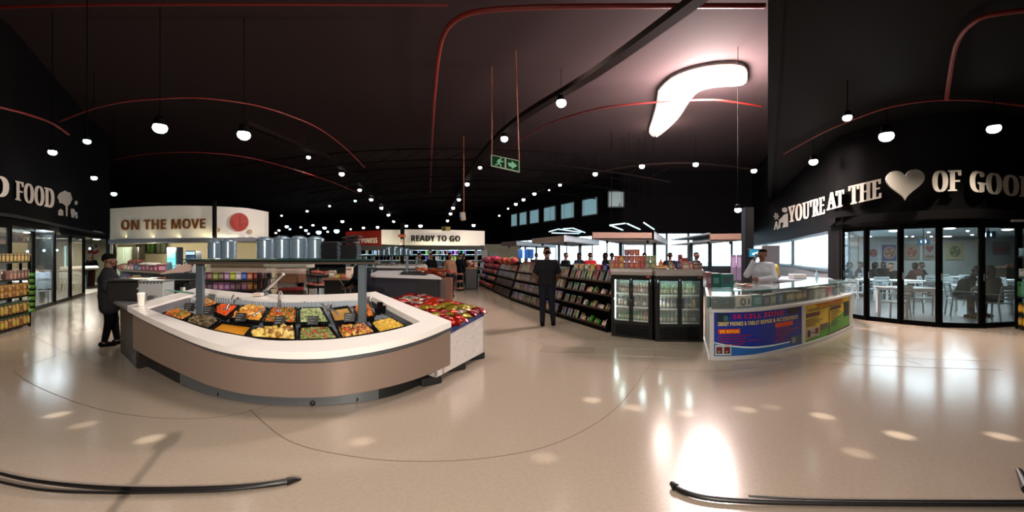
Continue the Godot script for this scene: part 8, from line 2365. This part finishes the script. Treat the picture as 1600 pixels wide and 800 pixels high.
func heart_sign() -> void:
	var white := mat("letter_white", Color.WHITE)
	var fw_ := func(u: float, v: float, d: float) -> Vector3: return w(u, v, zr(u) - 0.14 - d * 0.08)
	var face := func(u0: float, u1: float, t0: float, t1: float, b0: float, b1: float) -> Callable:
		return func(x: float, y: float, d: float) -> Vector3:
			var u := lerpf(u0, u1, x)
			return w(u, lerpf(lerpf(b0, b1, x), lerpf(t0, t1, x), y), zr(u) - 0.14 - d * 0.08)
	var t := thing("wall_sign", "white slab-serif letters reading YOU'RE AT THE before the heart", "sign", Vector3.ZERO, 0.0, "white lettering over the café fronts")
	letters("YOU'RE", "serif_fat", face.call(1232.0, 1289.0, 323.0, 306.5, 348.0, 334.0), white, t)
	letters("AT", "serif_fat", face.call(1292.0, 1318.5, 302.0, 296.0, 329.0, 322.0), white, t)
	letters("THE", "serif_fat", face.call(1326.0, 1377.0, 291.0, 279.0, 320.5, 309.0), white, t)
	var t2 := thing("wall_sign", "white slab-serif letters reading OF GOOD after the heart", "sign", Vector3.ZERO, 0.0, "white lettering over the café fronts")
	letters("OF", "serif_fat", face.call(1456.0, 1502.0, 267.0, 265.5, 299.5, 298.0), white, t2)
	letters("GOOD", "serif_fat", face.call(1514.5, 1618.0, 265.5, 278.0, 299.0, 309.5), white, t2)
	var h := thing("heart_plate", "large pale heart plate between the words THE and OF", "heart")
	var pts := []
	for i in 40:
		var a := TAU * i / 40.0
		pts.append([1415.0 + 16 * pow(sin(a), 3) * 1.88, 285.0 - (13 * cos(a) - 5 * cos(2 * a) - 2 * cos(3 * a) - cos(4 * a)) * 1.62 - 1.5 * sin(a)])
	var st := mk()
	var fr := []
	for p in pts: fr.append(w(p[0], p[1], 9.92))
	slab(st, fr, Vector3(0, 0, -0.03))
	obj("plate", st, mat("heart_silver", Color(0.60, 0.58, 0.55), 0.35, 0.2), h)
	var e := thing("wall_emblem", "pale windmill and barn emblem before the word YOU'RE", "emblem")
	var pale := mat("emblem_white", Color.WHITE)
	plate("barn", [[1216, 357], [1217, 344], [1222, 339], [1224, 336], [1231, 333], [1231.5, 354]], fw_, pale, e)
	plate("barn_door", [[1219, 356.2], [1219.3, 349], [1222, 347], [1224, 348], [1224.2, 355.5]], func(u: float, v: float, d: float) -> Vector3: return w(u, v, zr(u) - 0.26 - d * 0.02), mat("black_paint", Color.BLACK), e)
	plate("mill_tower", [[1209, 359], [1212, 346], [1214, 346], [1216, 358.5], [1214, 358.8], [1213, 352], [1211, 359]], fw_, pale, e)
	for k in 6:
		var a := TAU * k / 6.0
		plate("mill_blade", [[1213, 338], [1213 + cos(a - 0.25) * 4.2, 338 + sin(a - 0.25) * 5.4], [1213 + cos(a + 0.25) * 4.2, 338 + sin(a + 0.25) * 5.4]], fw_, pale, e)
	plate("tree", blob(1226, 328, 4.5, 4, 10, 0.1), fw_, pale, e)

func right_rack() -> void:
	var a := fl(1589, 514)
	var b := fl(1655, 532)
	var deep := Vector3(0.55, 0, -0.30)
	jar_rack(a, b, 1.75, [0.08, 0.36, 0.72, 1.15, 1.60], "black open rack beside the last folding glass leaf", deep)
	var ys := [0.08, 0.36, 0.72, 1.15, 1.60]
	for r in 5:
		for k in 7:
			var p := a.lerp(b, (k + 0.5) / 7.0) + deep * 0.2 + Vector3(0, ys[r], 0)
			match r:
				0, 1: item("glass_jar", "yellow jar on the %s shelf beside the last glass leaf" % ["lowest", "second lowest"][r], "jar", "yellow jars beside the last glass leaf", p, 0, Vector3(0.12, 0.22, 0.12), [["body", "jar", cm(Color(0.64, 0.42, 0.12), 0.25)], ["paper_label", "jar_label", cm(Color(0.76, 0.60, 0.22))], ["lid", "jar_lid", cm(Color(0.16, 0.24, 0.08))]])
				2: carton("green carton on the middle shelf beside the last glass leaf", "green cartons beside the last glass leaf", p, -0.5, Vector3(0.14, 0.32, 0.12), Color(0.16, 0.40, 0.22), Color(0.24, 0.50, 0.30))
				3: carton("small white carton on the rack beside the last glass leaf", "white cartons beside the last glass leaf", p, -0.5, Vector3(0.08, 0.17, 0.08), Color(0.58, 0.60, 0.58), Color(0.66, 0.68, 0.66))
				4: item("drink_can", "pale blue can on the top shelf beside the last glass leaf", "can", "cans beside the last glass leaf", p, 0, Vector3(0.085, 0.17, 0.085), [["body", "can", cm(Color(0.40, 0.50, 0.56), 0.3)]])

# ---------- hanging signs ----------
func hanging() -> void:
	var pl := func(u: float, v: float, d: float) -> Vector3:
		return w(u, v, 14.0 - (u - 767) / 45.0 * 1.2 - d * 0.03)
	var t := thing("exit_sign", "green and white hanging exit sign with a running man and an arrow", "sign")
	var cream := lit("sign_cream", Color(0.62, 0.66, 0.58), 0.3)
	var green := lit("sign_green", Color(0.05, 0.20, 0.10), 0.4)
	var run := lit("sign_pale", Color(0.50, 0.70, 0.56), 0.4)
	plate("board", [[767, 259.5], [767, 241], [812, 250.5], [812, 269.5]], func(u: float, v: float, d: float) -> Vector3: return pl.call(u, v, d) + Vector3(0, 0, -0.03), cream, t)
	plate("green_field", [[769, 258], [769, 243], [788.5, 247], [788.5, 262.4]], pl, green, t)
	plate("green_field", [[791, 263], [791, 247.6], [810.5, 251.7], [810.5, 267.3]], pl, green, t)
	var p2 := func(u: float, v: float, d: float) -> Vector3: return pl.call(u, v, d) + Vector3(0, 0, 0.03)
	plate("arrow", [[794, 257.5], [793.8, 254], [799.5, 255.2], [799.5, 251.6], [808, 259.4], [799.5, 264.5], [799.5, 261], [794, 260], [796, 258.5]], p2, run, t)
	plate("runner_head", blob(782.5, 248.3, 1.5, 1.5, 8), p2, run, t)
	plate("runner_body", [[777.5, 251], [779, 248.6], [782, 250], [784.5, 252.5], [786.3, 251.5], [787, 252.4], [784.5, 254.6], [782.3, 252.6], [780.5, 255], [783, 257.2], [783.6, 261.2], [782.2, 261.2], [781.4, 258.2], [778.6, 256.2], [777, 258.6], [773.5, 258], [773.5, 256.8], [776.5, 257], [779, 252], [777.8, 252.4], [776.8, 254.2], [775.6, 253.6]], p2, run, t)
	var wire := mat("copper_wire", Color(0.50, 0.24, 0.12), 0.4)
	for q in [[[811, 250.5], [805, 217]], [[768.5, 241.5], [768, 205]]]:
		var a: Vector3 = pl.call(q[0][0], q[0][1], 0.5)
		obj("wire", tube(mk(), [a, Vector3(a.x - (0.1 if q[0][0] > 800 else 0.0), 7.5, a.z)], 0.014, 5), wire, t)
	var c := thing("hanging_projector", "small blue and white device hanging on a rod beyond the exit sign", "device", w(723, 338, 22))
	obj("body", box(mk(), Vector3.ZERO, Vector3(0.26, 0.42, 0.24), Basis.from_euler(Vector3(0.2, 0.3, 0.15)), 0.04), cm(Color(0.50, 0.46, 0.42)), c)
	obj("blue_face", box(mk(), Vector3(-0.07, 0.06, 0.12), Vector3(0.12, 0.22, 0.02)), lit("device_blue", Color(0.05, 0.35, 0.60), 0.8), c)
	obj("rod", tube(mk(), [Vector3(0.05, 0.2, 0), Vector3(0.05, 7.5 - c.position.y, 0)], 0.02, 5), wire, c)
	var f := thing("exit_sign", "tiny distant exit sign above the READY TO GO fascia", "sign", w(697, 357.5, 24))
	obj("board", box(mk(), Vector3.ZERO, Vector3(0.46, 0.22, 0.04)), cm(Color(0.56, 0.50, 0.26)), f)
	obj("green_field", box(mk(), Vector3(-0.11, 0, 0.023), Vector3(0.2, 0.18, 0.006)), cm(Color(0.08, 0.12, 0.06)), f)
	obj("rod", tube(mk(), [Vector3(0, 0.1, 0), Vector3(0, 7.5 - f.position.y, 0)], 0.012, 5), mat("lamp_can", Color.BLACK), f)

# ---------- the camera stand whose feet reach into view ----------
func stand() -> void:
	var t := thing("tripod", "black tripod whose curved legs lie along the near edge of the floor", "tripod")
	var m := mat("tripod_black", Color(0.05, 0.045, 0.045), 0.4)
	var up := Vector3(0, 0.022, 0)
	var legs := [
		[[[-25, 738], [40, 754], [130, 765], [230, 769.5], [340, 768], [410, 763], [452, 756.5]], 0.010, 0.022],
		[[[-25, 752], [60, 770], [160, 775], [260, 774], [360, 770], [452, 758]], 0.009, 0.012],
		[[[1054, 765], [1072, 775], [1110, 784], [1180, 789], [1300, 792], [1450, 793.5], [1625, 794]], 0.022, 0.012],
		[[[1170, 780], [1260, 786], [1400, 788.5], [1625, 789]], 0.007, 0.012]]
	for l in legs:
		var a := []
		for q in l[0]: a.append(fl(q[0], q[1]) + up)
		obj("leg", tube(mk(), smooth(a, 4), l[1], 8, l[2]), m, t)
	obj("foot", tube(mk(), [fl(448, 757.5) + up, fl(460, 754.5) + up, fl(470, 751.5) + Vector3(0, 0.012, 0)], 0.03, 8, 0.008), m, t)
	obj("foot", tube(mk(), [fl(1056, 767) + up, fl(1050, 762) + Vector3(0, 0.03, 0)], 0.03, 8, 0.02), m, t)
	obj("foot", tube(mk(), [fl(1607, 772) + up, fl(1593, 740) + up], 0.035, 8, 0.02), m, t)
	# pole and head set apart out of frame, added to cast the floor shadow
	var b := Vector3(-1.55, 0, -0.6)
	obj("shadow_mast", tube(mk(), [b, b + Vector3(0, 1.13, 0)], 0.035, 8, 0.022), m, t)
	obj("head", lens_of(b + Vector3(0, 1.16, 0), Vector3(0.06, 0.045, 0.06)), m, t)
	for y in [0.45, 0.78]: obj("clamp", box(mk(), b + Vector3(-0.04, y, 0), Vector3(0.14, 0.04, 0.05), Basis(), 0.01), m, t)

func _ready() -> void:
	rng.seed = 7
	camera_and_light()
	key_lights()
	shell()
	roof_things()
	salad_counter()
	counter_shelf()
	counter_side()
	sweets_crate()
	people()
	left_cafe()
	left_front()
	signs()
	kitchen()
	behind_counter()
	racks()
	fridges()
	phone_kiosk()
	checkouts()
	right_cafe()
	heart_sign()
	right_rack()
	hanging()
	stand()
	tell_apart()

func key_lights() -> void:
	# added fill lights out of frame, no fixtures, to brighten floor, counter and kiosk
	area(Vector3(0.5, 6.9, -2.2), Vector3(0.5, 0, -2.6), Vector2(3, 2), Color(1, 0.95, 0.91), 15.0)
	area(Vector3(-1.5, 6.0, 2.2), Vector3(-2.6, 0.3, -5.5), Vector2(3, 1.5), Color(1, 0.95, 0.91), 15.0)
	area(Vector3(3.5, 6.0, 2.2), Vector3(3.8, 0.3, -8.5), Vector2(3, 1.5), Color(1, 0.95, 0.91), 9.0)
	area(Vector3(-2.2, 6.9, -7.2), Vector3(-2.2, 0.3, -6.2), Vector2(3, 1.5), Color(1, 0.95, 0.9), 28.0)
	area(Vector3(1.0, 6.9, -11.5), Vector3(2.4, 0.3, -10.5), Vector2(3, 1.5), Color(1, 0.95, 0.9), 9.0)
	# added spot behind the camera, no lamp there, to throw the tripod's shadow
	spot(Vector3(1.15, 3.36, 5.6), Vector3(-3.0, 0, -4.4), Color(1, 0.95, 0.90), 170.0, 40.0, 0.05)
	# added pin spots whose floor pools stand in for reflections of roof lamps
	var rail := struct("trim_added_rail", box(mk(), Vector3(0, 6.95, -4.2), Vector3(9, 0.05, 0.05)), mat("lamp_can", Color.BLACK))
	for q in [[90, 648, 1.0], [235, 686, 0.8], [130, 664, 0.5], [565, 690, 0.5], [925, 625, 0.8], [990, 637, 0.8], [1073, 646, 0.7], [1165, 640, 0.7], [1205, 636, 0.5], [1285, 650, 1.0], [1405, 680, 1.4], [1565, 682, 1.2], [1340, 708, 0.5], [850, 715, 0.35]]:
		var p := fl(q[0], q[1])
		var top := 6.9 if p.x < -p.z * 0.5 else 4.7
		var s := spot(Vector3(p.x, top, p.z), p + Vector3(0, 0, 0.001), Color(1, 0.95, 0.88), q[2] * 1.7 * top * top, 1.4 * 5.5 / top, 0.02)
		s.name = numbered(self, "floor_glint_light")
		obj("lens", lens_of(Vector3(p.x, top + 0.03, p.z), Vector3(0.05, 0.03, 0.05)), lit("lamp_lens_warm", Color.WHITE, 9.0), rail)
